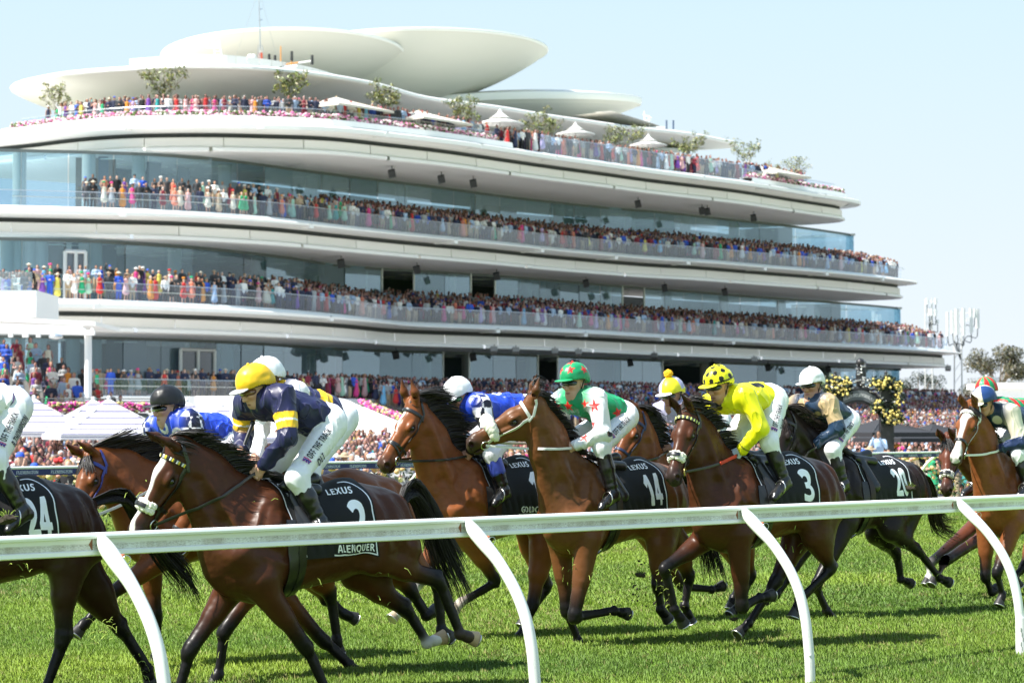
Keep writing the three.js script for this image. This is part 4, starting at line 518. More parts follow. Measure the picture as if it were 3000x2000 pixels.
[[165, 336, 242, 48, 500, 'roof tree at the left tip of the terrace'], [481, 300, 205, 70, 700, 'roof tree above the dark doorway, second from the left'], [851, 310, 200, 58, 650, 'tall roof tree left of the wide parasols'], [1128, 338, 252, 62, 900, 'bushy roof tree between the two wide parasols'], [1357, 365, 285, 55, 800, 'roof tree left of the largest tiered parasol'], [1592, 385, 330, 60, 900, 'roof tree between the large and middle tiered parasols'], [1826, 415, 365, 62, 800, 'roof tree left of the rightmost tiered parasol'], [2018, 435, 396, 52, 900, 'roof tree right of the rightmost tiered parasol'], [2185, 470, 420, 50, 600, 'roof tree where the roof ends'], [2262, 498, 470, 36, 300, 'thin roof tree behind the far parasol'], [2330, 515, 460, 45, 450, 'last roof tree at the right end']].forEach(([u, vb, vt, half, n, l], k) => { const i = planR.of(u), d = toUV(planR.at(i, -2.6 - (k % 3) * 0.5, YT))[2], b = at(u, vb, d), s = FPX / d; youngTree(l, V3(b.x, YT, b.z), (vb - vt) / s + (b.y - YT), half / s, 300 + k * 7, n, olive, 'young trees on the roof terrace'); });
// petunias in the roof planters, and on the walls below
function blooms(name, label, pts, n, R, cols, seed, size = 0.09) {
  const r = rng(seed), g = new THREE.IcosahedronGeometry(size, 1), I = new THREE.InstancedMesh(g, std([1, 1, 1], 0.8), n), m = new THREE.Matrix4(), c = new THREE.Color(); for (let i = 0; i < n; i++) { const t = r() * (pts.length - 1), k = Math.floor(t), p = pts[k].clone().lerp(pts[Math.min(k + 1, pts.length - 1)], t - k).add(V3((r() - 0.5) * R, (r() - 0.4) * R * 0.7, (r() - 0.5) * R)), s = 0.6 + r() * 0.8; m.makeScale(s, s * 0.8, s).setPosition(p); I.setMatrixAt(i, m); c.setRGB(...cols[Math.floor(r() * cols.length)]); I.setColorAt(i, c); } I.name = numbered(name); I.castShadow = true; scene.add(I); tag(I, label, 'flowers'); I.userData.kind = 'stuff'; return I;
}
const PINKS = [[0.70, 0.42, 0.50], [0.72, 0.62, 0.62], [0.62, 0.14, 0.34], [0.66, 0.30, 0.44], [0.10, 0.15, 0.04], [0.08, 0.13, 0.03], [0.74, 0.70, 0.66]], HOT = [[0.55, 0.03, 0.26], [0.66, 0.10, 0.38], [0.60, 0.06, 0.33], [0.70, 0.36, 0.40], [0.08, 0.13, 0.03], [0.62, 0.52, 0.20]];
const along = (pl, a, b, o, y, st = 2) => { const L = []; for (let i = pl.of(a); i < pl.of(b); i += st) L.push(pl.at(i, o, y)); return L; };
blooms('petunias', 'pink and white petunias edging the left part of the roof terrace', along(planR, 30, 1476, 0.1, YT + 0.55), 3600, 0.5, PINKS, 71); blooms('petunias', 'pink petunias edging the right tip of the roof terrace', along(planR, 2186, 2460, 0.1, YT + 0.55), 900, 0.5, PINKS, 72);
// white wall of the terrace, sloping down to the right as a ramp, with flowers along the top
{
  const top = [[430, 1158, 158], [560, 1160, 158], [700, 1160, 156], [840, 1161, 152], [985, 1166, 146], [1045, 1184, 138], [1107, 1209, 130], [1190, 1243, 120], [1290, 1284, 110]].map((q) => at(...q)), c = new THREE.CatmullRomCurve3(top), P = c.getSpacedPoints(60), pos = [], idx = []; P.forEach((p, i) => { const f = V3(p.x, 0, p.z).normalize().multiplyScalar(0.4); pos.push(p.x + f.x, p.y, p.z + f.z, p.x, p.y, p.z, p.x, p.y - 1.35, p.z, p.x, -0.8, p.z); if (i) for (let k = 0; k < 3; k++) { const a = (i - 1) * 4 + k, b = i * 4 + k; idx.push(a, b, a + 1, b, b + 1, a + 1); } }); const w = thing('terrace_wall', 'white parapet wall sloping down to the right behind the yellow capped jockey', 'wall'); obj('wall', flat(bufgeo(pos, idx)), concrete, w);
  blooms('wall_flowers', 'magenta flowers along the top of the sloping white wall', P.slice(30).map((p) => p.clone().add(V3(0.1, 0.18, -0.3))), 900, 0.4, HOT, 73, 0.07);
  const bed = [[150, 1196, 96], [280, 1192, 97], [430, 1196, 99]].map((q) => at(...q)); blooms('flower_bed', 'magenta flower bed behind the striped parasols', bed, 900, 0.5, HOT, 74, 0.055);
  const box = thing('flower_trough', 'dark trough holding the magenta flower bed', 'planter'); obj('trough', tube(bed.map((p) => p.clone().add(V3(0, -0.75, 0))), 0.55, 12, 6), std([0.16, 0.18, 0.14], 0.9), box); obj('fence', [0, 1, 2].map((k) => cyl(at(0, 1168 + k * 8, 98), at(460, 1168 + k * 8, 100), 0.025, 0.025, 5)), std([0.12, 0.13, 0.13], 0.6), box);
}
// left stand: raked steps, upper box, canopy on a white column
{
  const ls = thing('left_stand', 'raked members stand with a white upper box at the left edge', 'stand'), steps_ = leftRows.map(([v, d, ue]) => { const a = at(-60, v, d), b = at(ue + 6, v, d + 0.4), g = new THREE.BufferGeometry(); return [a, b]; }); steps_.forEach(([a, b], j) => { const m = a.clone().add(b).multiplyScalar(0.5), L = a.distanceTo(b), g = bx(L, 0.5, 1.05).translate(m.x, m.y - 0.27, m.z - 0.1); obj('step', g, std([0.30, 0.30, 0.29], 0.9), ls); });
  const q = (u, v, d = 118) => at(u, v, d), bxA = (u0, v0, u1, v1, d, th, m, n) => { const a = q(u0, v0, d), b = q(u1, v1, d); obj(n, bx(b.x - a.x, a.y - b.y, th).translate((a.x + b.x) / 2, (a.y + b.y) / 2, a.z - th / 2), m, ls); };
  bxA(-60, 850, 104, 929, 120, 6, concrete, 'upper_box'); const gp = phys([0.72, 0.80, 0.82], 0.03, { transmission: 0.9, thickness: 0, ior: 1.6 }); bxA(-60, 795, 93, 850, 119.9, 0.03, gp, 'glass_screen'); 
  const cn = thing('canopy', 'white canopy roof with lamps on a white column at the left', 'canopy'), R = (u, v, d) => at(u, v, d);
  const slab = (u0, v0, u1, v1, th, d, dep, m, n) => { const a = R(u0, v0, d), b = R(u1, v1, d), g = bx(a.distanceTo(b), th, dep); g.rotateZ(Math.atan2(b.y - a.y, b.x - a.x)); obj(n, g.translate((a.x + b.x) / 2, (a.y + b.y) / 2, a.z - dep / 2), m, cn); };
  slab(-60, 931, 278, 948, 0.20, 112, 7, concrete, 'roof_sheet'); slab(-60, 951, 240, 960, 0.16, 111, 0.3, concrete, 'purlin'); slab(-40, 968, 275, 974, 0.22, 110.5, 0.3, concrete, 'purlin'); obj('column', cyl(R(257, 1262, 111), R(257, 972, 111), 0.17, 0.17, 16), std([0.76, 0.76, 0.77], 0.5), cn); obj('bracket', [cyl(R(257, 985, 111), R(272, 962, 111), 0.08, 0.08, 6), cyl(R(257, 985, 111), R(243, 962, 111), 0.08, 0.08, 6)], concrete, cn);
  for (const [u, w] of [[30, 0.2], [73, 0.28], [111, 0.2]]) obj('lamp', [bx(w, 0.22, 0.2), bx(0.04, 0.25, 0.04).translate(0, 0.22, 0)].map((g) => g.translate(...R(u, 981, 110).toArray())), poleM, cn); obj('heater', new THREE.SphereGeometry(0.33, 14, 8).scale(1, 0.45, 0.6).translate(...R(162, 986, 110).toArray()), std([0.6, 0.62, 0.64], 0.25, { metalness: 0.8 }), cn);
  for (let k = 0; k < 26; k++) fill(at(-30 + (k % 13) * 9.5, 868 - (k > 12 ? 14 : 0), 121 + (k > 12 ? 1 : 0)).setY(at(0, 850, 121).y - 0.9 + (k > 12 ? 0.3 : 0)), V3(0.3, 0, 1));
}
// floral arch on two black columns
{
  const d = 84, a = thing('floral_arch', 'black scrolled arch with silver lettering and yellow roses over the lawn', 'arch', at(2555, 1247, d).setY(-0.4).toArray(), 0), Q = (u, v, dz = 0) => at(u, v, d).sub(a.position).add(V3(0, 0, dz)), iron = std([0.018, 0.018, 0.02], 0.4), grey = std([0.10, 0.11, 0.12], 0.5);
  for (const [u, w] of [[2462, 14], [2602, 19]]) { obj('column', bx(w * 2 * d / FPX, 3.6, 0.5).translate(Q(u, 1247).x, 1.85, -0.3), iron, a); obj('capital', bx(w * 2.7 * d / FPX, 0.16, 0.62).translate(Q(u, 1136).x, Q(u, 1136).y, -0.3), iron, a); }
  const N = 28, pos = [], uv = [], idx = [], arc = (t, k) => { const u = lerp(2470, 2588, t), top = 1143 + 47 * Math.pow((t - 0.42) / 0.58, 2) * (t > 0.42 ? 1 : 0.62), low = top + 26 + 6 * t; return Q(u, k ? top : low, 0.05); }; for (let i = 0; i <= N; i++) for (const k of [0, 1]) { const p = arc(i / N, k); pos.push(p.x, p.y, p.z); uv.push(i / N, k); if (i && !k) { const b = (i - 1) * 2; idx.push(b, b + 2, b + 1, b + 1, b + 2, b + 3); } }
  obj('sign_band', bufgeo(pos, idx, null, null, uv), std([1, 1, 1], 0.5, { map: canvasTex(1024, 224, (x, w, h) => { x.fillStyle = '#53585c'; x.fillRect(0, 0, w, h); x.fillStyle = '#c9cbca'; x.font = 'bold 104px serif'; x.textAlign = 'center'; x.fillText('LEXUS MELBOURNE CUP DAY', w / 2, 145, 990); }) }), a);
  const back = []; for (let i = 0; i <= N; i++) back.push(arc(i / N, 1).add(V3(0, 0.04, -0.1))); obj('arch_frame', tube(back, 0.07, 40, 8), iron, a); const back2 = []; for (let i = 0; i <= N; i++) back2.push(arc(i / N, 0).add(V3(0, -0.04, -0.1))); obj('arch_frame', tube(back2, 0.06, 40, 8), iron, a);
  // scrolls and finials
  const scroll = (u, v, s, R) => { const p = []; for (let i = 0; i <= 30; i++) { const t = i / 30 * 9, r = R * (1 - i / 36); p.push(Q(u, v, -0.05).add(V3(s * Math.cos(t) * r, Math.sin(t) * r, 0))); } obj('scroll', tube(p, 0.028, 50, 6), iron, a); }; for (const [u, v, s, R] of [[2505, 1125, 1, 0.20], [2540, 1125, -1, 0.20], [2522, 1128, 1, 0.14], [2492, 1133, -1, 0.14], [2555, 1135, 1, 0.15]]) scroll(u, v, s, R);
  obj('crest', [new THREE.SphereGeometry(0.22, 12, 10).scale(0.85, 2.0, 0.4).translate(...Q(2524, 1098, -0.05).toArray()), new THREE.SphereGeometry(0.16, 10, 8).translate(...Q(2522, 1062, -0.05).toArray())], iron, a); for (const u of [2449, 2598]) obj('finial', [0, 1, 2, 3].map((k) => new THREE.SphereGeometry(0.14 - k * 0.025, 8, 6).translate(...Q(u, 1120 - k * 9.5, -0.1).toArray())), iron, a);
  const r = rng(91), bulbM = phys([0.72, 0.70, 0.66], 0.12, { metalness: 0.9 }), bulbs = []; for (let i = 0; i < 110; i++) { const t = r(), p = i < 70 ? arc(t, 1).add(V3((r() - 0.5) * 0.2, 0.1 + r() * 0.5 * (1 - Math.abs(t - 0.45)), (r() - 0.5) * 0.3)) : Q(2522 + (r() - 0.5) * 22, 1050 + r() * 75, (r() - 0.5) * 0.3); bulbs.push(new THREE.IcosahedronGeometry(0.035, 1).translate(p.x, p.y, p.z)); } const B = obj('bauble', merge(bulbs), bulbM, a); B.userData.kind = 'stuff';
  const sp = [], rs = []; for (const [u, v, n, w, hh] of [[2448, 1128, 16, 34, 20], [2578, 1120, 10, 22, 14], [2624, 1140, 8, 8, 20], [2624, 1195, 9, 9, 40], [2620, 1225, 6, 9, 18], [2575, 1195, 6, 10, 14], [2600, 1220, 8, 16, 14], [2460, 1140, 10, 20, 16]]) for (let i = 0; i < n; i++) { const p = Q(u + (r() - 0.5) * 2 * w, v + (r() - 0.5) * 2 * hh, 0.1 + r() * 0.2); sp.push([p.x, p.y, p.z, 0.24, 44]); for (let k = 0; k < 3; k++) rs.push(new THREE.IcosahedronGeometry(0.028 + r() * 0.022, 1).translate(p.x + (r() - 0.5) * 0.3, p.y + (r() - 0.5) * 0.3, p.z + 0.12 + r() * 0.1)); }
  obj('foliage', leafCloud(sp, 0.07, 92, (q) => { const k = 0.6 + q() * 0.8; return [0.03 * k, 0.065 * k, 0.015 * k]; }), leafM, a); const Y = obj('roses', merge(rs), std([0.74, 0.60, 0.17], 0.8), a); Y.userData.kind = 'stuff';
  spectator(at(2575, 1330, 80).setY(-0.15), toCam(at(2575, 1300, 80)), 'before arch', 'spectators on the front lawn', { kind: 'suit', col: 'pale blue', pose: 'phone' });
}
// far right: gum trees, phone towers, white shed
{
  const gum = (label, u, v, d, H, R, n, seed, tint) => { const r = rng(seed), b = at(u, v, d).setY(0), root = thing('gum_tree', label, 'tree', b.toArray(), 0, 'trees beyond the course'), gs = [tube([V3(0, 0, 0), V3(R * 0.05, H * 0.35, 0), V3(-R * 0.05, H * 0.6, 0)], 0.05 * R, 10, 7)], sp = []; for (let i = 0; i < 16; i++) { const a = r() * 6.283, q = Math.sqrt(r()) * R * 0.85, t = V3(Math.cos(a) * q, H * (0.66 + 0.26 * r() * (1 - 0.4 * q / R)), Math.sin(a) * q * 0.8); gs.push(tube([V3(0, H * (0.35 + r() * 0.2), 0), V3(t.x * 0.5, H * 0.62, t.z * 0.5), t], 0.018 * R, 8, 5)); sp.push([t.x, t.y, t.z, R * 0.30, Math.round(n / 16)]); } obj('trunk', gs, std([0.22, 0.17, 0.12], 0.9), root); obj('crown', leafCloud(sp, 0.032 * R, seed + 5, tint), leafM, root); };
  const g1 = (q) => { const k = 0.55 + q() * 0.9; return q() < 0.35 ? [0.15 * k, 0.115 * k, 0.03 * k] : [0.08 * k, 0.09 * k, 0.03 * k]; }, g2 = (q) => { const k = 0.6 + q() * 0.8; return [0.06 * k, 0.12 * k, 0.02 * k]; };
  gum('tall gum tree with a flat crown at the right edge', 2925, 1180, 330, 13.5, 5.2, 6500, 401, g1); gum('shorter gum tree under the flat crowned one', 2890, 1180, 300, 8.4, 3.6, 4200, 402, g1); gum('dark gum tree at the very right edge', 2975, 1180, 310, 8.0, 3.8, 4200, 403, g1); gum('bright green tree left of the phone tower', 2768, 1180, 290, 6.6, 2.6, 3600, 404, g2); gum('dark green tree seen under the end of the lowest deck', 2690, 1180, 280, 8.4, 3.4, 4200, 405, (q) => { const k = 0.6 + q() * 0.8; return [0.025 * k, 0.055 * k, 0.022 * k]; }); gum('green tree low on the right edge', 3000, 1200, 260, 5.2, 3.2, 3000, 406, g2); gum('pale tree behind the arch', 2640, 1180, 300, 7.2, 3.0, 3000, 407, g2);
  const tower = (label, u, vt, d, pan, seed) => { const b = at(u, vt, d), H = b.y, root = thing('phone_tower', label, 'mast', [b.x, 0, b.z], 0.3, 'phone towers beyond the stand'), s = d / FPX, mast = std([0.62, 0.62, 0.60], 0.5), pm = std([0.76, 0.77, 0.75], 0.5), cab = std([0.05, 0.06, 0.06], 0.7); const hh = (v) => (1247 - v) * s + EYE; for (const [x, z] of [[-0.5, -0.4], [0.5, -0.4], [0, 0.5]]) obj('leg', cyl(V3(x, 0, z), V3(x * 0.8, H, z * 0.8), 0.07, 0.06, 6), mast, root); for (let y = 1; y < H - 1; y += 1.3) obj('cross_brace', [cyl(V3(-0.48, y, -0.38), V3(0.45, y + 1.2, -0.38), 0.03, 0.03, 5), cyl(V3(0.48, y, -0.38), V3(0, y + 1.2, 0.45), 0.03, 0.03, 5)], mast, root); for (const [x, v0, v1, w, z] of pan) { const y0 = hh(v1), y1 = hh(v0); obj('antenna_panel', bx(w * s, y1 - y0, 0.22).translate((x - u) * s, (y0 + y1) / 2, z), pm, root); obj('panel_mount', cyl(V3((x - u) * s, (y0 + y1) / 2, z - 0.15), V3(0, (y0 + y1) / 2, 0), 0.04, 0.04, 5), mast, root); obj('cable', tube([V3((x - u) * s, y0, z - 0.05), V3((x - u) * s * 0.9, y0 - 1.0, z), V3((x - u) * s * 0.5, y0 - 0.8, 0.1), V3(0.1, y0 - 2.5, 0)], 0.05, 14, 5), cab, root); } };
  tower('wide phone tower crowned with tall white panels', 2812, 915, 255, [[2777, 912, 978, 9, 0.9], [2789, 906, 982, 11, 1.1], [2807, 904, 985, 8, 1.3], [2833, 904, 976, 9, 1.2], [2848, 905, 930, 7, 1.0], [2860, 905, 962, 9, 0.8], [2768, 915, 985, 6, 0.4]], 1); tower('slim phone tower just right of the middle deck end', 2726, 875, 265, [[2710, 874, 892, 6, 0.5], [2738, 874, 892, 7, 0.5], [2714, 905, 925, 6, 0.7], [2720, 905, 925, 6, 0.9], [2736, 906, 926, 8, 0.6], [2742, 936, 948, 5, 0.6]], 2);
  const shed = thing('white_shed', 'long low white building with a dark window at the right edge', 'building', at(2960, 1150, 150).setY(0).toArray(), 0), s = 150 / FPX; obj('wall', bx(7, 4.2, 6).translate(2.2, 2.1, -3), concrete, shed); obj('roof', bx(7.4, 0.35, 6.6).translate(2.2, 4.3, -3), concrete, shed); obj('window', bx(2.4, 0.9, 0.05).translate(1.0, 2.6, 0.03), darkM, shed);
  const scr = thing('screen_tower', 'grey cabinet beside the gum trees', 'cabinet', at(2895, 1145, 160).setY(0).toArray(), 0); obj('cabinet', bx(1.3, 5.0, 0.6).translate(0, 2.5, 0), std([0.30, 0.33, 0.36], 0.5), scr); obj('post', cyl(V3(0, 0, -0.4), V3(0, 5.2, -0.4), 0.08), poleM, scr);
}
// the crowd that nobody could count, placed by the loops above
{ const crowd = new THREE.Group(); crowd.name = 'crowd'; scene.add(crowd); tag(crowd, 'dense racing crowd filling the decks, the bank and the lawn', 'crowd'); crowd.userData.kind = 'stuff'; const m = new THREE.Matrix4(), q = new THREE.Quaternion(), c = new THREE.Color(), up = V3(0, 1, 0), sc = V3();
  for (const k of ['suit', 'dress']) { const all = mob[k], poses = ['down', 'crossed', 'phone']; poses.forEach((pz, pi) => { const L = all.filter((_, i) => (i * 7 + (i >> 3)) % 20 < 9 ? pi === 0 : (i * 7 + (i >> 3)) % 20 < 19 ? pi === 1 : pi === 2); if (!L.length) return; const F = figure(k, pz, 0.05), parts = { skin: F.body, outfit: F.outfit, hair: F.hair }; if (F.trousers) parts.trousers = F.trousers;
    for (const [n, g] of Object.entries(parts)) { const I = new THREE.InstancedMesh(g, std([1, 1, 1], 0.8), L.length), r = rng(n.length * 31 + pi * 7 + (k === 'suit' ? 1 : 2)); L.forEach(([p, t, s], i) => { m.compose(p, q.setFromAxisAngle(up, t), sc.set(s, s, s)); I.setMatrixAt(i, m); const pk = (a) => a[Math.floor(r() * a.length)]; let z = n === 'skin' ? pk(SKINS) : n === 'hair' ? (r() < 0.80 ? (k === 'suit' ? HAIRC.dark : pk([HAIRC.dark, HAIRC.dark, HAIRC.auburn, HAIRC.blond])) : r() < 0.6 ? pk([HAIRC.blond, HAIRC.grey, PAL.white]) : pk([PAL.white, PAL.cream, PAL.black, PAL['hot pink'], PAL.red, PAL.tan])) : n === 'trousers' ? pk([PAL.navy, PAL.charcoal, PAL.black, PAL.tan]) : k === 'suit' ? pk([PAL.navy, PAL.navy, PAL.navy, PAL.black, PAL.charcoal, PAL.cobalt, PAL['light grey'], PAL['pale blue'], PAL['pale blue'], PAL.white, PAL.white, PAL.maroon]) : PAL[pk([...Object.keys(PAL), 'navy', 'black', 'maroon', 'white', 'white', 'pale pink', 'pale pink', 'lilac', 'hot pink', 'red'])]; const j = (n === 'skin' ? 0.55 : 0.7) + r() * 0.4; c.setRGB(z[0] * j, z[1] * j * (n === 'skin' ? 0.9 : 1), z[2] * j * (n === 'skin' ? 1.05 : 1)); I.setColorAt(i, c); }); I.name = n; I.castShadow = I.receiveShadow = true; crowd.add(I); } }); }
}
// ---------------------------------------------------------------- horses
const hairMat = std([1, 1, 1], 0.5, { vertexColors: true, side: THREE.DoubleSide });
const coatMat = phys([1, 1, 1], 0.40, { vertexColors: true, specularIntensity: 0.38, clearcoat: 0.04, clearcoatRoughness: 0.2 });
const eyeMat = phys([0.006, 0.004, 0.003], 0.08, { clearcoat: 1, clearcoatRoughness: 0.05 });
const fleece = std([0.80, 0.77, 0.66], 0.95);
const BLACK = [0.007, 0.006, 0.006], WHITE = [0.62, 0.60, 0.56];

const hoofCache = new Map(), hoofMat = (c) => { const k = c.join(); if (!hoofCache.has(k)) hoofCache.set(k, std(c, 0.55)); return hoofCache.get(k); }, shoeMat = phys([0.55, 0.55, 0.54], 0.35, { metalness: 0.9 });
function hair(strands, colourOf) { // strands: [points, width]
  const pos = [], idx = [], col = []; let n = 0;
  for (const [pts, w] of strands) {
    const c = colourOf(n++), base = pos.length / 3;
    for (let i = 0; i < pts.length; i++) {
      const t = vec(sub(pts[Math.min(pts.length - 1, i + 1)], pts[Math.max(0, i - 1)])).normalize(), q = (n * 2.399) % 6.283, b = V3(Math.cos(q), Math.sin(q) * 0.3, Math.sin(q)).cross(t).normalize(), k = w / 2 * (1 - 0.85 * Math.pow(i / (pts.length - 1), 1.6)), e = V3().crossVectors(t, b);
      for (const [x, y] of [[1, 0], [-0.5, 0.6], [-0.5, -0.6]]) { pos.push(pts[i][0] + b.x * k * x + e.x * k * y, pts[i][1] + b.y * k * x + e.y * k * y, pts[i][2] + b.z * k * x + e.z * k * y); col.push(...c); }
      if (i) for (let s = 0; s < 3; s++) { const a = base + (i - 1) * 3 + s, d = base + (i - 1) * 3 + (s + 1) % 3; idx.push(a, d, a + 3, d, d + 3, a + 3); }
    }
  }
  return bufgeo(pos, idx, null, col);
}

function makeHorse(o) {
  const R = o.rider, rand = rng(o.seed), f = new Field(), coat = o.coat, pt = (q, side) => (q.length === 3 ? R.P(q[0], q[1], q[2]) : R.P(q[0], q[1], side));
  const root = thing(o.name ?? 'racehorse', o.label, 'horse', R.o.toArray(), R.turn, 'racehorses galloping past the rail');
  const wl = o.withers ? R.P(...o.withers, 0) : [0.38, o.wy ?? 1.53, 0], W = o.wy ? [wl[0], o.wy, 0] : wl, pit = (o.pitch ?? 0) * Math.PI / 180, cp = Math.cos(pit), sp = Math.sin(pit), sc = o.scale ?? 1;
  const T = (s, y, z = 0) => { const a = (s - 0.38) * sc, b = (y - 1.60) * sc; return [W[0] + a * cp - b * sp, W[1] + a * sp + b * cp, z * sc]; };
  const var_ = (c, amt = 0.16) => (t, x, y, z) => { const n = 1 + amt * noise3(x * 5 + o.seed, y * 5, z * 5) + amt * 0.5 * noise3(x * 19, y * 19, z * 19 + o.seed) + amt * 0.7 * noise3(x * 22 + y * 30, y * 70 - x * 12, z * 60); return [c[0] * n, c[1] * n, c[2] * n]; };
  const C = var_(coat), belly = o.belly ? var_(o.belly) : C, pts = o.points ?? BLACK, bot = var_(mix3(coat, o.belly ?? coat, 0.6));
  const dark = (t0, t1, c = pts, from = coat) => (t, x, y, z) => { const n = 1 + 0.2 * noise3(x * 14, y * 14, z * 14); return mix3(from, c, sstep(t0, t1, t)).map((v) => v * n); };
  // trunk
  f.cone(T(0.34, 1.205), T(-0.24, 1.235), 0.315, 0.285, { w: 0.84, k: 0.06, c: C });
  f.cone(T(0.30, 1.09), T(-0.20, 1.16), 0.25, 0.22, { w: 0.86, k: 0.08, c: bot });
  f.cone(T(-0.24, 1.29), T(-0.52, 1.27), 0.245, 0.255, { w: 0.95, k: 0.10, c: C });
  f.ell(T(0.47, 1.12), [0.19, 0.28, 0.20], { k: 0.08, c: C });
  f.cone(T(0.36, 1.50), T(0.02, 1.42), 0.085, 0.10, { k: 0.12, w: 0.8, c: C });
  f.cone(T(-0.30, 1.46), T(-0.62, 1.37), 0.115, 0.10, { k: 0.12, c: C });
  f.cone(T(0.54, 0.98), T(0.34, 0.93), 0.11, 0.12, { k: 0.09, c: C });
  for (const z of [-1, 1]) {
    f.cone(T(0.30, 1.47, z * 0.09), T(0.56, 1.13, z * 0.145), 0.075, 0.095, { k: 0.06, c: C });
    f.cone(T(0.56, 1.13, z * 0.145), T(0.40, 0.97, z * 0.165), 0.088, 0.095, { k: 0.05, c: C });
    f.cone(T(0.30, 1.30, z * 0.17), T(0.37, 1.0, z * 0.17), 0.075, 0.085, { k: 0.05, c: C });
    f.cone(T(0.60, 1.12, z * 0.08), T(0.55, 0.98, z * 0.09), 0.080, 0.075, { k: 0.05, c: C });
    f.cone(T(-0.36, 1.42, z * 0.13), T(-0.46, 1.22, z * 0.19), 0.08, 0.10, { k: 0.08, c: C });
    f.cone(T(-0.60, 1.38, z * 0.1), T(-0.70, 1.12, z * 0.13), 0.10, 0.10, { k: 0.07, c: C });
  }
  f.cone(T(-0.64, 1.43), T(-0.76, 1.40), 0.045, 0.035, { k: 0.04, c: C });
  const hoofs = []; const hoofC = o.hoofs ?? [0.022, 0.02, 0.018];
  function limb(list, side, fore, sock) {
    const z = -side * (fore ? 0.15 : 0.15), hc = sock?.hoof ?? hoofC, low = sock?.c ?? pts;
    if (fore) {
      const [knee, fet, hoof] = list.map((q) => pt(q, side * 0.15)), elb = T(0.42, 0.94, -side * 0.165), cor = mix3(fet, hoof, 0.42);
      f.cone(elb, knee, 0.088, 0.047, { k: 0.05, w: 1, c: dark(0.35, 0.95) });
      f.cone(add3(elb, [0.02, 0.02, 0]), mix3(elb, knee, 0.5), 0.10, 0.058, { k: 0.05, c: C });
      f.cone(mix3(elb, knee, 0.94), mix3(knee, fet, 0.08), 0.049, 0.044, { k: 0.025, c: pts });
      f.cone(knee, fet, 0.030, 0.026, { k: 0.02, c: dark(0.6, 0.95, sock?.high ? low : pts, sock?.high ? low : pts) });
      tendon(knee, fet, elb, 0.021, 0.017, dark(0.6, 0.95, sock?.high ? low : pts, sock?.high ? low : pts)); f.ball(fet, 0.039, { k: 0.015, c: low }); f.cone(fet, cor, 0.029, 0.034, { k: 0.015, c: low });
      hoofAt(cor, hoof, hc, fet);
    } else {
      const [stf, hock, fet, hoof] = list.map((q) => pt(q, side * 0.15)), hip = T(-0.46, 1.26, -side * 0.13), cor = mix3(fet, hoof, 0.42), up = unit(sub(stf, hock)), cn = unit(sub(fet, hock)), back = unit(add3(up, cn)).map((v) => -v);
      f.cone(hip, stf, 0.185, 0.115, { k: 0.09, w: 0.85, c: C });
      f.cone(T(-0.66, 1.20, -side * 0.12), mix3(stf, hock, 0.45), 0.115, 0.072, { k: 0.07, c: C });
      f.cone(stf, hock, 0.11, 0.046, { k: 0.05, w: 0.92, c: dark(0.4, 1) });
      const poh = add3(hock, unit(add3(back, up, 0.6)), 0.055);
      f.cone(mix3(stf, hock, 0.6), poh, 0.03, 0.026, { k: 0.03, c: dark(0, 0.5) });
      f.cone(mix3(stf, hock, 0.96), mix3(hock, fet, 0.08), 0.051, 0.046, { k: 0.025, c: pts });
      f.cone(hock, fet, 0.034, 0.028, { k: 0.02, c: dark(0.55, 0.9, sock?.high ? low : pts, pts) });
      tendon(hock, fet, stf, 0.023, 0.018, dark(0.55, 0.9, sock?.high ? low : pts, pts), true); f.ball(fet, 0.041, { k: 0.015, c: low }); f.cone(fet, cor, 0.030, 0.036, { k: 0.015, c: low });
      hoofAt(cor, hoof, hc, fet);
    }
    function tendon(a, b, prev, r0, r1, c, hind) { // the flexor tendon stands behind the cannon bone
      const d = unit(sub(b, a)), pv = unit(sub(prev, a)), fw = hind ? -1 : 1; let bk = cross3([0, 0, 1], d); bk = unit(bk); if (bk[0] > 0 && Math.abs(d[1]) > 0.35) bk = bk.map((v) => -v); else if (Math.abs(d[1]) <= 0.35 && bk[1] < 0 === fore) bk = bk.map((v) => -v);
      f.cone(add3(a, bk, 0.030), add3(b, bk, 0.024), r0, r1, { k: 0.014, c }); f.ball(add3(b, bk, 0.030), 0.020, { k: 0.015, c }); if (fore) f.ball(add3(a, bk, 0.040), 0.020, { k: 0.02, c });
    }
    function hoofAt(cor, toe, c, fet) { const d = unit(sub(toe, cor)), p = unit(sub(cor, fet)), ax = unit(add3(d.map((v) => v * 0.55), p, 0.45)), g = new THREE.CylinderGeometry(0.040, 0.056, 0.085, 18, 3); const q = g.attributes.position; for (let i = 0; i < q.count; i++) { const y = q.getY(i), z = q.getZ(i), x = q.getX(i); if (z < 0) q.setZ(i, z * 0.8); q.setX(i, x * 1.0 + 0.0015 * Math.sin(y * 240)); } g.computeVertexNormals();
      const y = vec(ax).negate(), z = V3(0, 0, 1).addScaledVector(y, -y.z).normalize(), x = V3().crossVectors(y, z), m = new THREE.Matrix4().makeBasis(x, y, z).setPosition(vec(cor).addScaledVector(vec(ax), 0.034)); hoofs.push([g.applyMatrix4(m), c, m]); f.cone(add3(cor, ax, -0.01), add3(cor, ax, 0.012), 0.041, 0.041, { k: 0.012, c: low }); }
  }
  for (const L of o.fore ?? []) limb(L.p, L.near ? 1 : -1, true, L.sock);
  for (const L of o.hind ?? []) limb(L.p, L.near ? 1 : -1, false, L.sock);
  // neck and head
  const poll = pt(o.poll, 0), nose = o.noseAt ? pt(o.noseAt, 0) : R.B(o.nose[0], o.nose[1], poll, 0.62, o.nose[2] === 'far');
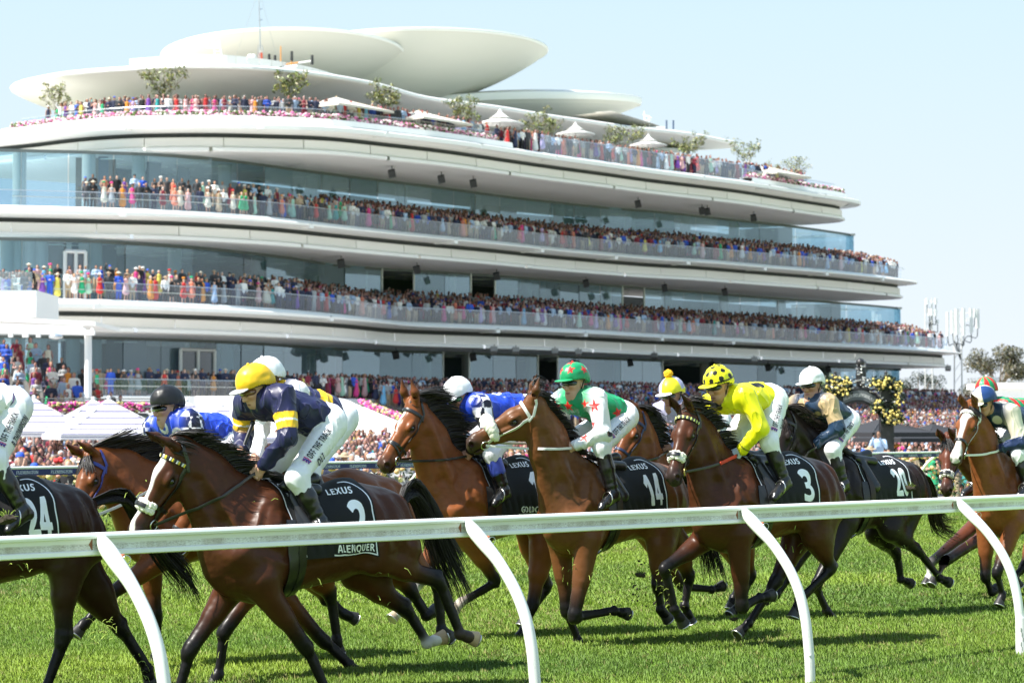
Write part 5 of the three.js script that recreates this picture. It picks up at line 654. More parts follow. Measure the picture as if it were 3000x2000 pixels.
  const X = unit(sub(nose, poll)), side = unit(cross3([X[0], X[1], 0], [0, 0, 1])), Zr = [0, 0, 1], Z = unit(add3(Zr, X, -dot3(Zr, X))); let Y = cross3(Z, X); const roll = (o.roll ?? 0) * Math.PI / 180;
  const Y2 = unit(add3(Y.map((v) => v * Math.cos(roll)), Z, Math.sin(roll))), Z2 = cross3(X, Y2), hf = { o: poll, X, Y: Y2, Z: Z2 };
  const nb = T(0.50, 1.27), nm0 = inFrame(hf, [0.01, -0.10, 0]), nm = add3(mix3(nb, nm0, 0.55), [0.02, 0.02, 0]);
  f.cone(nb, nm, 0.235, 0.150, { w: 0.60, k: 0.10, c: C });
  f.cone(nm, nm0, 0.150, 0.098, { w: 0.66, k: 0.07, c: C });
  f.cone(T(0.40, 1.46), mix3(T(0.40, 1.50), inFrame(hf, [-0.03, -0.03, 0]), 0.55), 0.10, 0.07, { w: 0.55, k: 0.09, c: C });
  f.cone(mix3(T(0.40, 1.50), inFrame(hf, [-0.03, -0.03, 0]), 0.5), inFrame(hf, [-0.02, -0.04, 0]), 0.07, 0.055, { w: 0.7, k: 0.07, c: C });
  f.cone(T(0.62, 1.06), mix3(nb, nm0, 0.8), 0.12, 0.075, { w: 0.75, k: 0.08, c: C });
  for (const z of [-1, 1]) f.cone(T(0.50, 1.22, z * 0.12), inFrame(hf, [0.05, -0.16, z * 0.045]), 0.07, 0.04, { k: 0.06, c: C });
  const muz = o.muzzle ?? [0.020, 0.017, 0.016], blaze = o.blaze, faceC = (t, x, y, z) => {
    const q = toFrame(hf, [x, y, z]); let c = C(t, x, y, z); c = mix3(c, muz, sstep(0.44, 0.60, q[0]) * 0.85);
    if (blaze) { const w = blaze(q[0]); if (w > 0) { const e = Math.abs(q[2] - 0.012 * noise3(q[0] * 12, 3, o.seed)) - w; if (q[1] > -0.085) c = mix3(c, WHITE, 1 - sstep(-0.006, 0.006, e)); } }
    const ey = Math.hypot((q[0] - 0.205) / 1.3, q[1] + 0.078, Math.abs(q[2]) - 0.08); c = mix3(c, [0.01, 0.008, 0.007], (1 - sstep(0.02, 0.045, ey)) * 0.8);
    const ns = Math.hypot(q[0] - 0.585, (q[1] + 0.066) * 0.9, Math.abs(q[2]) - 0.045); return mix3(c, [0.03, 0.008, 0.007], 1 - sstep(0.012, 0.026, ns));
  };
  const hc = { f: hf, c: faceC, k: 0.04 };
  f.cone([0.015, -0.085, 0], [0.20, -0.082, 0], 0.088, 0.088, { ...hc, w: 0.88 });
  f.cone([0.19, -0.066, 0], [0.51, -0.066, 0], 0.070, 0.048, { ...hc, w: 0.76 });
  f.ell([0.165, -0.165, 0.028], [0.125, 0.115, 0.045], { ...hc, k: 0.035 }); f.ell([0.165, -0.165, -0.028], [0.125, 0.115, 0.045], { ...hc, k: 0.035 });
  f.cone([0.22, -0.195, 0], [0.50, -0.125, 0], 0.042, 0.034, { ...hc, w: 1.0 });
  f.cone([0.25, -0.12, 0], [0.50, -0.095, 0], 0.075, 0.052, { ...hc, w: 0.66 });
  f.ell([0.555, -0.082, 0], [0.072, 0.066, 0.055], hc);
  f.ell([0.605, -0.108, 0], [0.032, 0.044, 0.043], { ...hc, k: 0.02 });
  f.ell([0.560, -0.158, 0], [0.045, 0.028, 0.034], { ...hc, k: 0.015 });
  for (const z of [-1, 1]) {
    f.ell([0.582, -0.060, z * 0.040], [0.034, 0.034, 0.022], { ...hc, k: 0.015 });
    f.ell([0.195, -0.052, z * 0.074], [0.050, 0.026, 0.024], { ...hc, k: 0.02 });
    f.cone([0.20, -0.112, z * 0.076], [0.38, -0.095, z * 0.05], 0.020, 0.010, { ...hc, k: 0.02 });
    f.cone([0.235, -0.10, z * 0.075], [0.17, -0.10, z * 0.078], 0.012, 0.016, { ...hc, k: 0.02 });
    f.ell([0.592, -0.062, z * 0.056], [0.020, 0.024, 0.020], { f: hf, neg: true, k: 0.012 });
    f.ell([0.200, -0.078, z * 0.098], [0.024, 0.018, 0.020], { f: hf, neg: true, k: 0.01 });
    const er = (o.ears ?? [-0.05, 0.17]).map((v) => v * 1.15), eo = [-0.005, -0.015, z * 0.052], e1 = [eo[0] + er[0] * 0.5, eo[1] + er[1] * 0.5, z * 0.068], e2 = [eo[0] + er[0], eo[1] + er[1], z * 0.058], ec = (t, x, y, zz) => mix3(faceC(t, x, y, zz), BLACK, sstep(0.2, 1, t) * 0.75);
    f.cone(eo, e1, 0.028, 0.034, { ...hc, k: 0.02, w: 1, c: ec }); f.cone(e1, e2, 0.034, 0.006, { ...hc, k: 0.012, c: ec });
    f.cone([e1[0] + 0.034, e1[1] - 0.03, e1[2]], [e2[0] + 0.018, e2[1] - 0.04, e2[2]], 0.020, 0.006, { f: hf, neg: true, k: 0.01 });
  }
  f.cone([0.635, -0.135, 0], [0.50, -0.142, 0], 0.006, 0.004, { f: hf, neg: true, k: 0.008, w: 12 });
  const skinAt = (s, ang, sd) => { const a = ang * Math.PI / 180, c = T(s, 1.22), u = unit(sub(T(s, 1.60), c)); return f.out(c, [u[0] * Math.cos(a), u[1] * Math.cos(a), -sd * Math.sin(a)], 0.6); };
  const groove = (list, r, depth, k = 0.035) => { for (const sd of [-1, 1]) { const ps = list.map(([s, a]) => { const p = skinAt(s, a, sd), n = f.normal(...p, f.p, 0.01); return add3(p, n, r - depth); }); for (let i = 0; i + 1 < ps.length; i++) todo.push([ps[i], ps[i + 1], r, r, k]); } }, todo = [];
  groove([[0.20, 50], [0.24, 80], [0.22, 108]], 0.05, 0.016, 0.06);        // behind the shoulder
  groove([[0.44, 30], [0.52, 55], [0.53, 82]], 0.045, 0.012, 0.05);        // in front of the shoulder blade
  groove([[0.38, 42], [0.44, 70], [0.40, 95]], 0.022, 0.006, 0.03);        // spine of the shoulder blade
  groove([[0.46, 98], [0.36, 104], [0.27, 112]], 0.035, 0.010, 0.04);      // under the triceps
  groove([[-0.34, 62], [-0.38, 92], [-0.34, 122]], 0.055, 0.018, 0.07);    // flank
  groove([[-0.60, 35], [-0.66, 62], [-0.68, 95]], 0.030, 0.009, 0.04);     // hamstring line
  groove([[-0.47, 40], [-0.50, 66], [-0.52, 100]], 0.030, 0.006, 0.04);
  for (let i = 0; i < 5; i++) groove([[0.10 - i * 0.075, 84], [0.06 - i * 0.075, 108]], 0.018, 0.0035, 0.02); // ribs
  groove([[0.10, 128], [-0.12, 124], [-0.30, 116]], 0.02, 0.004, 0.02);
  { const n0 = inFrame(hf, [0.10, -0.17, 0]), n1 = T(0.56, 1.16); for (const sd of [-1, 1]) { const L = [0.15, 0.4, 0.65, 0.9].map((t) => { const c = mix3(n0, n1, t), p = f.out(c, [0, 0, -sd], 0.4), n = f.normal(...p, f.p, 0.01); return add3(p, n, 0.035 - 0.010); }); for (let i = 0; i < 3; i++) todo.push([L[i], L[i + 1], 0.035, 0.035, 0.05]); } } // jugular groove
  for (const [a, b, r0, r1, k] of todo) f.cone(a, b, r0, r1, { neg: true, k });
  if (o.more) o.more(f, T, hf);
  f.bump = (x, y, z) => 0.0045 * noise3(x * 7, y * 7, z * 7 + o.seed) + 0.0018 * noise3(x * 17, y * 17, z * 17) + 0.0010 * noise3(x * 38, y * 38, z * 38);
  const [blo, bhi] = f.bounds(), inHead = (x, y, z) => { const q = toFrame(hf, [x, y, z]); return q[0] > -0.14 && q[1] > -0.34 && (q[0] > 0.02 || q[1] > -0.14); };
  const hb = [[1e3, 1e3, 1e3], [-1e3, -1e3, -1e3]]; for (const a of [-0.14, 0.66]) for (const b of [-0.34, 0.2]) for (const c of [-0.13, 0.13]) { const p = inFrame(hf, [a, b, c]); for (let i = 0; i < 3; i++) { hb[0][i] = Math.min(hb[0][i], p[i]); hb[1][i] = Math.max(hb[1][i], p[i]); } }
  const pale = (c, x, y, z) => c;
  const parts = [f.mesh(o.cell ?? 0.0115, { keep: (x, y, z) => !inHead(x, y, z), after: pale })];
  if (!o.noHead) parts.push(f.mesh(o.headCell ?? 0.006, { box: hb, keep: (x, y, z) => { const q = toFrame(hf, [x, y, z]); return q[0] > -0.155 && q[1] > -0.355 && (q[0] > 0.005 || q[1] > -0.155); }, after: pale }));
  obj('body', joinMeshes(parts), coatMat, root);
  for (const [g, c, m] of hoofs) { const h = obj('hoof', g, hoofMat(c), root); obj('horseshoe', new THREE.TorusGeometry(0.050, 0.006, 6, 20, 4.4).rotateX(Math.PI / 2).rotateY(2.2).translate(0, -0.045, 0).applyMatrix4(m), shoeMat, h); }
  f.bump = null;
  if (!o.noHead) for (const z of [-1, 1]) { const e = inFrame(hf, [0.202, -0.077, z * 0.076]); obj('eye', new THREE.SphereGeometry(0.021, 14, 10).translate(...e), eyeMat, root); }
  // mane, forelock, tail
  const hairC = o.hair ?? [0.010, 0.008, 0.008], hcol = () => { const k = 0.6 + rand() * 0.9; return hairC.map((v) => v * k); };
  if (!o.noHead) {
    const st = [], M = o.mane ?? {}, c0 = T(0.36, 1.585), c1 = inFrame(hf, [-0.03, -0.005, 0]), nS = M.n ?? 260;
    for (let i = 0; i < nS; i++) {
      const t = rand(), base = mix3(c0, c1, t), cen = mix3(T(0.45, 1.35), nm0, t), d = unit(sub(base, cen)), p0 = f.out(cen, [d[0], d[1], 0], 0.5);
      const len = (M.len ?? 0.24) * (0.6 + rand() * 0.5) * (M.shape ? M.shape(t) : 1), sd = M.side ?? -1, v0 = unit([d[0] * (M.up ?? 0.5) - (M.back ?? 0.9) * (0.7 + rand() * 0.6), d[1] * (M.up ?? 0.5) + (M.lift ?? 0), sd * (M.out ?? 0.6) * (0.3 + rand())]), g = M.g ?? 0.9, ps = [];
      let p = [p0[0], p0[1] - 0.006, p0[2] + (rand() - 0.5) * 0.024], v = v0; const sg = 6;
      for (let s = 0; s <= sg; s++) { ps.push(p); v = unit([v[0] + (rand() - 0.5) * 0.13, v[1] - g * 0.22, v[2] + (rand() - 0.5) * 0.12]); p = add3(p, v, len / sg); const dd = f.eval(...p); if (dd < 0.008) { const n = f.normal(...p); p = add3(p, n, 0.010 - dd); } }
      st.push([ps, 0.011 + rand() * 0.013]);
    }
    obj('mane', hair(st, hcol), hairMat, root);
    const fl = [];
    for (let i = 0; i < (o.forelock ?? 46); i++) { let p = inFrame(hf, [-0.01 + rand() * 0.05, 0.0, (rand() - 0.5) * 0.07]); let v = unit(add3(add3(hf.X.map((q) => q * (o.flDir ?? 0.6)), hf.Y, 0.5), [-(o.flBack ?? 0.4), 0, (rand() - 0.5) * 0.9])); const ps = [], L = 0.10 + rand() * 0.10; for (let s = 0; s <= 5; s++) { ps.push(p); v = unit([v[0] - 0.08, v[1] - 0.2, v[2] + (rand() - 0.5) * 0.2]); p = add3(p, v, L / 5); const dd = f.eval(...p); if (dd < 0.006) p = add3(p, f.normal(...p), 0.008 - dd); } fl.push([ps, 0.010 + rand() * 0.009]); }
    obj('forelock', hair(fl, hcol), hairMat, root);
  }
  if (o.tail) {
    const st = [], path = [T(-0.73, 1.41), ...o.tail.map((q) => pt(q, 0))].map(vec), cv = new THREE.CatmullRomCurve3(path), n = o.tailN ?? 320;
    for (let i = 0; i < n; i++) { const a = rand() * 6.283, r = Math.sqrt(rand()), end = 0.55 + 0.5 * rand(), ps = [], sp_ = o.tailSpread ?? 0.13, sx = Math.cos(a) * r, sy = Math.sin(a) * r, w1 = rand() * 6, w2 = 0.012 + rand() * 0.02; for (let s = 0; s <= 9; s++) { const t = Math.min(1, s / 9 * end), q = cv.getPoint(t), k = 0.022 + sp_ * Math.pow(t, 0.8), wob = Math.sin(w1 + t * 7) * w2 * t; ps.push([q.x + sx * k * 0.6 + wob, q.y + sy * k + wob, q.z + Math.cos(a * 2.3) * r * k * 0.8]); } st.push([ps, 0.009 + rand() * 0.008]); }
    obj('tail', hair(st, hcol), hairMat, root);
  }
  const H = { root, f, T, hf, R, W, rand, poll, nose };
  if (!o.noHead && o.bridle) bridle(H, o.bridle);
  if (o.cloth) saddle(H, o.cloth);
  return H;
}
// a closed or open strap laid on the head: h along the face, from angle a0 to a1 round it (0 = forehead, 90 = near side)
function headStrap(H, stations, off = 0.004, w = 0.018, th = 0.004) {
  const pts = [], nr = []; for (const [h, deg] of stations) { const a = deg * Math.PI / 180, c = inFrame(H.hf, [h, -0.10 + 0.02 * h, 0]), d = add3(H.hf.Y.map((v) => v * Math.cos(a)), H.hf.Z, -Math.sin(a)), p = H.f.out(c, unit(d), 0.25), n = H.f.normal(...p); pts.push(vec(add3(p, n, off))); nr.push(vec(n)); }
  return ribbon(pts, nr, w, th);
}
const steps = (h0, a0, h1, a1, n = 12) => Array.from({ length: n + 1 }, (_, i) => [lerp(h0, h1, i / n), lerp(a0, a1, i / n)]);
function bridle(H, b) {
  const M = leather[b.c ?? 'black'], br = leather[b.brow ?? b.c ?? 'black'], w = b.w ?? 0.02, root = new THREE.Group(); root.name = 'bridle'; H.root.add(root);
  obj('browband', headStrap(H, steps(0.075, -100, 0.075, 100, 20), 0.005, b.browW ?? 0.026, 0.006), br, root);
  if (b.beads) { const g = headStrap(H, steps(0.075, -95, 0.075, 95, 44), 0.012, 0.020, 0.004), p = []; const cs = b.beads.map((c) => [c, []]); for (let i = 0; i < 23; i++) cs[i % cs.length][1].push(headStrap(H, steps(0.075, -95 + i * 8.2, 0.075, -95 + i * 8.2 + 6.5, 2), 0.011, 0.022, 0.005)); for (const [c, gs] of cs) for (const g of gs) obj('brow_trim', g, c, root); }
  for (const s of [-1, 1]) { obj('cheekpiece', headStrap(H, [...steps(0.06, s * 98, 0.30, s * 108, 6), ...steps(0.33, s * 110, 0.47, s * 122, 4)], 0.006, w, 0.005), M, root); obj('throatlatch', headStrap(H, steps(0.05, s * 94, 0.10, s * 110, 5), 0.008, w * 0.75, 0.004), M, root); }
  obj('headpiece', headStrap(H, steps(0.05, -98, -0.035, -40, 6), 0.008, w, 0.004), M, root); obj('headpiece', headStrap(H, steps(0.05, 98, -0.035, 40, 6), 0.008, w, 0.004), M, root);
  if (b.nose !== false) { obj('noseband', headStrap(H, steps(0.39, -178, 0.39, 178, 30), 0.005, w * 1.1, 0.005), M, root); }
  if (b.drop) obj('noseband', headStrap(H, [...steps(0.40, 0, 0.47, 178, 16)], 0.006, w * 0.8, 0.005), M, root);
  if (b.puff) { const gs = []; for (let i = 0; i < 7; i++) { const a = (i - 3) * 0.34, p = H.f.out(inFrame(H.hf, [0.43, -0.09, 0]), unit(add3(H.hf.Y.map((v) => v * Math.cos(a)), H.hf.Z, Math.sin(a) * 1.1))), n = H.f.normal(...p); const g = new THREE.IcosahedronGeometry(0.024, 2); const q = g.attributes.position; for (let k = 0; k < q.count; k++) { const m = 1 + 0.22 * noise3(q.getX(k) * 90 + i, q.getY(k) * 90, q.getZ(k) * 90); q.setXYZ(k, q.getX(k) * m, q.getY(k) * m, q.getZ(k) * m); } g.computeVertexNormals(); gs.push(g.translate(...add3(p, n, 0.006)), g.clone().translate(...H.hf.X.map((v) => v * -0.035))); } obj('fleece_noseband', gs, fleece, root); obj('nose_buckle', headStrap(H, steps(0.415, -26, 0.415, 26, 6), 0.032, 0.03, 0.006), leather.black, root); }
  if (b.roll) {
    const pts = []; for (let i = 0; i <= 26; i++) { const a = lerp(-118, 118, i / 26) * Math.PI / 180, p = H.f.out(inFrame(H.hf, [0.385, -0.10, 0]), unit(add3(H.hf.Y.map((v) => v * Math.cos(a)), H.hf.Z, -Math.sin(a)))), n = H.f.normal(...p); pts.push(vec(add3(p, n, 0.034))); }
    const g = new THREE.TubeGeometry(new THREE.CatmullRomCurve3(pts), 60, 0.054, 16), q = g.attributes.position, m0 = g.attributes.normal; for (let k = 0; k < q.count; k++) { const t = Math.floor(k / 17) / 60, e = Math.pow(Math.sin(Math.PI * clamp(t, 0.02, 0.98)), 0.35) - 1, d = 0.054 * e + 0.006 * noise3(q.getX(k) * 70, q.getY(k) * 70, q.getZ(k) * 70); q.setXYZ(k, q.getX(k) + m0.getX(k) * d, q.getY(k) + m0.getY(k) * d, q.getZ(k) + m0.getZ(k) * d); } g.computeVertexNormals(); obj('fleece_noseband', g, fleece, root);
  }
  for (const s of [-1, 1]) {
    const p = H.f.out(inFrame(H.hf, [0.50, -0.125, 0]), H.hf.Z.map((v) => v * -s)), n = vec(H.f.normal(...p)), c = vec(p).addScaledVector(n, 0.010), g = new THREE.TorusGeometry(0.034, 0.005, 8, 24); g.applyQuaternion(new THREE.Quaternion().setFromUnitVectors(V3(0, 0, 1), n)); obj('bit_ring', g.translate(c.x, c.y, c.z), b.ringMat ?? steel, root); if (s > 0) H.ring = c; else H.ringFar = c;
  }
}
// reins, from the bit rings to the hands (own axes)
function reins(H, near, far, mat, grip) {
  const g = H.root; for (const [ring, hand, s] of [[H.ring, near, -1], [H.ringFar, far, 1]]) {
    if (!ring || !hand) continue; const a = ring, b = vec(hand), pts = [], n = []; for (let i = 0; i <= 14; i++) { const t = i / 14, p = a.clone().lerp(b, t); p.y -= Math.sin(Math.PI * t) * 0.015; p.z += s * Math.sin(Math.PI * t) * 0.05; for (let k = 0; k < 40 && H.f.eval(p.x, p.y, p.z) < 0.012; k++) p.z += s * 0.008; pts.push(p); n.push(V3(0, 0, s)); }
    const r = obj('rein', ribbon(pts, n, 0.020, 0.004), mat, g); if (grip && s < 0) obj('rein_grip', ribbon(pts.slice(8, 14).map((p) => p.clone().add(V3(0, 0, -0.003))), n.slice(8, 14), 0.026, 0.008), grip, r);
  }
}
// the trunk's skin seen from its own axis: ang 0 = spine, 90 = near flank
function trunk(H, s, ang) { const a = ang * Math.PI / 180, c = H.T(s, 1.22), up = sub(H.T(s, 1.60), H.T(s, 1.22)), u = unit(up); return H.f.out(c, [u[0] * Math.cos(a), u[1] * Math.cos(a), -Math.sin(a)], 0.6); }
function clothTexture(c) {
  return canvasTex(1024, 768, (x, w, h) => {
    x.fillStyle = '#0b0c10'; x.fillRect(0, 0, w, h);
    for (let i = 0; i < 900; i++) { x.fillStyle = `rgba(255,255,255,${0.012 * ((i * 7) % 5)})`; x.fillRect((i * 193) % w, (i * 331) % h, 60, 1); }
    x.strokeStyle = '#e9ecf6'; x.lineWidth = 13; x.beginPath(); x.moveTo(16, 0); x.lineTo(16, h - 20); x.stroke();
    x.beginPath(); x.moveTo(w - 230, 52); x.bezierCurveTo(w - 70, 70, w - 40, 150, w - 22, 300); x.lineTo(w - 18, h - 16); x.lineTo(w * 0.40, h - 16); x.stroke();
    x.fillStyle = '#f3f5fb'; x.textAlign = 'center';
    x.save(); x.translate(w - 310, 172); x.rotate(0.12); x.font = 'bold 96px sans-serif'; x.transform(1, 0, -0.25, 1, 0, 0); x.fillText('LEXUS', 0, 0, 300); x.restore();
    x.save(); x.translate(c.n.length > 1 ? w - 245 : w - 215, 590); x.font = 'bold 470px sans-serif'; x.scale(c.n.length > 1 ? 0.62 : 0.85, 1); x.lineWidth = 18; x.strokeStyle = '#f3f5fb'; x.lineJoin = 'round'; x.strokeText(c.n, 0, 0); x.fillText(c.n, 0, 0); x.restore();
    x.font = 'bold 110px sans-serif'; x.fillText(c.t, w - 300, h - 40, 520);
    x.save(); x.translate(100, 60); x.rotate(Math.PI / 2 - 0.06); x.textAlign = 'left'; x.font = '44px sans-serif'; x.fillText('MELBOURNE CUP', 60, 12); x.font = '34px sans-serif'; x.fillText('CARNIVAL 2023', 90, -36); x.beginPath(); x.arc(0, -4, 30, 0, 7); x.lineWidth = 8; x.stroke(); x.restore();
  });
}
function saddle(H, c) {
  const tex = clothTexture(c), mat = std([1, 1, 1], 0.8, { map: tex }), nU = 40, nV = 34, pos = [], uv = [], idx = [], lo = c.low ?? 118;
  for (let j = 0; j <= nV; j++) for (let i = 0; i <= nU; i++) {
    const u = i / nU, v = j / nV, ang = lerp(-60, lo, v), d = clamp((ang - 4) / (lo - 4), 0, 1), s0 = lerp(0.30, 0.13, d), s1 = lerp(-0.33, -0.42, Math.pow(d, 0.6)), s = lerp(s0, s1, u), p = trunk(H, s, ang), n = H.f.normal(...p), off = 0.012 + 0.003 * noise3(s * 12, ang * 0.06, 1); const q = add3(p, n, off); pos.push(...q); uv.push(u, 1 - d);
    if (i < nU && j < nV) { const a = j * (nU + 1) + i; idx.push(a, a + 1, a + nU + 1, a + 1, a + nU + 2, a + nU + 1); }
  }
  const cl = obj('saddle_cloth', bufgeo(pos, idx, null, null, uv), mat, H.root);
  // girth, saddle, stirrup leathers
  const ring = (s, a0, a1, off, w, th) => { const ps = [], ns = []; for (let i = 0; i <= 28; i++) { const p = trunk(H, s, lerp(a0, a1, i / 28)), n = H.f.normal(...p); ps.push(vec(add3(p, n, off))); ns.push(vec(n)); } return ribbon(ps, ns, w, th); };
  obj('girth', ring(0.20, 60, 300, 0.018, 0.10, 0.006), leather.black, H.root);
  obj('surcingle', ring(0.155, 20, 340, 0.026, 0.05, 0.004), leather[c.strap ?? 'brown'], H.root);
  const g = new Field(), S = (s, z, up) => { const p = trunk(H, s, Math.abs(z) * 160 * Math.sign(z)), n = H.f.normal(...p); return add3(p, n, up); };
  for (const z of [-1, 1]) { g.cone(S(0.22, 0.10 * z, 0.03), S(-0.02, 0.12 * z, 0.02), 0.034, 0.045, { k: 0.04, c: [0.01, 0.01, 0.012] }); g.cone(S(0.16, 0.18 * z, 0.02), S(0.10, 0.46 * z, 0.016), 0.045, 0.05, { w: 0.6, k: 0.04, c: [0.01, 0.01, 0.012] }); }
  g.cone(S(0.24, 0, 0.045), S(0.10, 0, 0.012), 0.035, 0.03, { k: 0.05, c: [0.01, 0.01, 0.012] }); g.cone(S(0.10, 0, 0.012), S(-0.06, 0, 0.045), 0.03, 0.05, { k: 0.05, c: [0.01, 0.01, 0.012] });
  obj('saddle', g.mesh(0.011, { colour: false }), leather[c.seat ?? 'black'], H.root);
}
// ---------------------------------------------------------------- jockeys
const skinMat = phys([1, 1, 1], 0.5, { vertexColors: true, specularIntensity: 0.6 });
const satin = phys([1, 1, 1], 0.40, { vertexColors: true, sheen: 0.4, sheenRoughness: 0.4, sheenColor: new THREE.Color(1, 1, 1), specularIntensity: 0.8 });
const twill = std([0.80, 0.80, 0.84], 0.75);
const bootMat = phys([0.008, 0.008, 0.009], 0.32, { clearcoat: 0.25, clearcoatRoughness: 0.15 });
const lensMat = phys([0.012, 0.014, 0.012], 0.08, { clearcoat: 1, clearcoatRoughness: 0.04 }), lensTint = { green: phys([0.03, 0.16, 0.05], 0.06, { metalness: 0.6, clearcoat: 1 }), brown: phys([0.16, 0.07, 0.03], 0.07, { clearcoat: 1 }) };
const SKIN = [0.50, 0.27, 0.185];
function starTest(x, y, r) { const a = Math.atan2(x, y), d = Math.hypot(x, y) / r, k = Math.PI / 5; let q = Math.abs(((a % (2 * k)) + 2 * k) % (2 * k) - k); q = k - q; const A = [0, 1], B = [Math.sin(k) * 0.40, Math.cos(k) * 0.40], px = d * Math.sin(q), py = d * Math.cos(q); return (B[0] - A[0]) * (py - A[1]) - (B[1] - A[1]) * (px - A[0]) < 0 ? 1 : 0; }

function makeJockey(o) {
  const R = o.rider, rand = rng(o.seed), root = thing('person', o.label, 'jockey', R.o.toArray(), R.turn, 'jockeys crouched on galloping horses');
  const P = (q, s) => (q.length === 3 ? R.P(q[0], q[1], q[2]) : R.P(q[0], q[1], s));
  const J = {}; for (const [k, s] of [['shN', 0.185], ['shF', -0.185], ['elN', 0.27], ['elF', -0.25], ['haN', 0.07], ['haF', -0.07], ['hip', 0], ['knN', 0.24], ['knF', -0.24], ['anN', 0.29], ['anF', -0.29], ['toN', 0.30], ['toF', -0.30], ['head', 0.0]]) if (o[k]) J[k] = P(o[k], o.side?.[k] ?? s);
  const mir = (p) => [p[0], p[1], -p[2]]; if (!J.knF) J.knF = mir(J.knN); if (!J.anF) J.anF = mir(J.anN); if (!J.toF) J.toF = mir(J.toN); if (!J.elF) J.elF = mir(J.elN); if (!J.shF) J.shF = mir(J.shN); if (!J.haF) J.haF = mir(J.haN);
  const ch = mix3(J.shN, J.shF, 0.5), pv = J.hip, tor = unit(sub(ch, pv)), hipN = add3(pv, [0, -0.03, -0.10]), hipF = add3(pv, [0, -0.03, 0.10]);
  // head axes: X where the face points, Y to the crown
  const fd = unit(o.face ?? [0.92, -0.30, -0.12]), up0 = unit(add3(o.crown ?? [0.25, 1, 0], fd, -dot3(o.crown ?? [0.25, 1, 0], fd))), Zh = cross3(fd, up0), hf = { o: J.head, X: fd, Y: up0, Z: Zh }, HP = (a, b, c) => inFrame(hf, [a, b, c]);
  const neck = add3(ch, tor, 0.05), skin = o.skin ?? SKIN;
  const b = new Field(), face = (t, x, y, z) => {
    const q = toFrame(hf, [x, y, z]); let c = skin.map((v) => v * (1 + 0.06 * noise3(q[0] * 60, q[1] * 60, q[2] * 60)));
    c = mix3(c, [skin[0] * 0.95, skin[1] * 0.72, skin[2] * 0.72], (1 - sstep(0.012, 0.035, Math.hypot(q[1] + 0.035, Math.abs(q[2]) - 0.045))) * 0.5);
    const lip = Math.hypot((q[1] + 0.0745) / 0.008, q[2] / 0.026); if (q[0] > 0.06) c = mix3(c, [0.27, 0.085, 0.075], 1 - sstep(0.7, 1.15, lip));
    c = mix3(c, skin.map((v) => v * 0.66), sstep(-0.055, -0.09, q[1]) * (o.stubble ?? 0.25) * (q[0] > 0 ? 1 : 0));
    if (q[1] > 0.045 || (q[0] < -0.03 && q[1] > -0.06)) c = mix3(c, [0.03, 0.018, 0.012], 0.9);
    const br = Math.hypot((q[1] - 0.036) / 0.007, (Math.abs(q[2]) - 0.035) / 0.022); if (q[0] > 0.05) c = mix3(c, [0.05, 0.03, 0.02], 1 - sstep(0.7, 1.2, br)); return c;
  }, fo = { f: hf, c: face, k: 0.025 };
  b.ell([-0.012, 0.035, 0], [0.100, 0.095, 0.076], fo); b.ell([0.020, -0.025, 0], [0.072, 0.085, 0.066], fo);
  b.cone([0.052, -0.088, 0.014], [0.052, -0.088, -0.014], 0.030, 0.030, fo); b.cone([-0.01, -0.07, 0.042], [0.045, -0.085, 0.02], 0.026, 0.024, fo); b.cone([-0.01, -0.07, -0.042], [0.045, -0.085, -0.02], 0.026, 0.024, fo);
  b.cone([0.080, 0.012, 0], [0.106, -0.034, 0], 0.011, 0.0135, { ...fo, k: 0.012 }); for (const z of [-1, 1]) { b.ball([0.094, -0.038, z * 0.012], 0.009, { ...fo, k: 0.010 }); b.ell([0.066, -0.018, z * 0.042], [0.028, 0.022, 0.022], { ...fo, k: 0.02 }); b.ell([-0.012, -0.020, z * 0.076], [0.018, 0.032, 0.010], { ...fo, k: 0.008 }); b.cone([0.078, 0.034, z * 0.012], [0.064, 0.032, z * 0.05], 0.010, 0.008, { ...fo, k: 0.012 }); b.ell([0.094, 0.010, z * 0.033], [0.018, 0.011, 0.016], { f: hf, neg: true, k: 0.01 }); }
  b.cone([0.076, -0.068, 0.012], [0.076, -0.068, -0.012], 0.010, 0.010, { ...fo, k: 0.010 }); b.cone([0.074, -0.080, 0.010], [0.074, -0.080, -0.010], 0.009, 0.009, { ...fo, k: 0.010 }); b.cone([0.092, -0.0745, 0.03], [0.092, -0.0745, -0.03], 0.0035, 0.0035, { f: hf, neg: true, k: 0.005 });
  b.cone(HP(-0.03, -0.05, 0), neck, 0.056, 0.062, { k: 0.03, c: skin });
  const S = { c: skin };
  // hands: fist closed round the rein, thumb on top, wrist to the forearm
  const hands = []; const hand = (h, el, s, glove) => {
    const a = unit(sub(h, el)), up = unit(add3([0.1, 1, 0], a, -dot3([0.1, 1, 0], a))), z = unit(cross3(a, up)), F = { o: h, X: a, Y: up, Z: z.map((v) => v * s) }, c = glove ?? skin, i0 = b.p.length, k = { f: F, c, k: 0.008 };
    b.cone([-0.07, 0, 0], [-0.03, 0, 0], 0.027, 0.030, { ...k, k: 0.02 }); b.ell([0.005, 0.0, -0.004], [0.046, 0.043, 0.022], { ...k, k: 0.02 });
    [[0.030, 1.0], [0.010, 1.08], [-0.010, 1.02], [-0.029, 0.85]].forEach(([y, L], i) => { const kn = [0.042 - Math.abs(i - 1) * 0.004, y, -0.012], m = [0.058 * L, y * 1.02, 0.016], e = [0.030, y * 0.98, 0.034], tip = [0.008, y * 0.95, 0.026]; b.cone(kn, m, 0.0105, 0.010, k); b.cone(m, e, 0.0098, 0.0092, k); b.cone(e, tip, 0.0092, 0.008, k); });
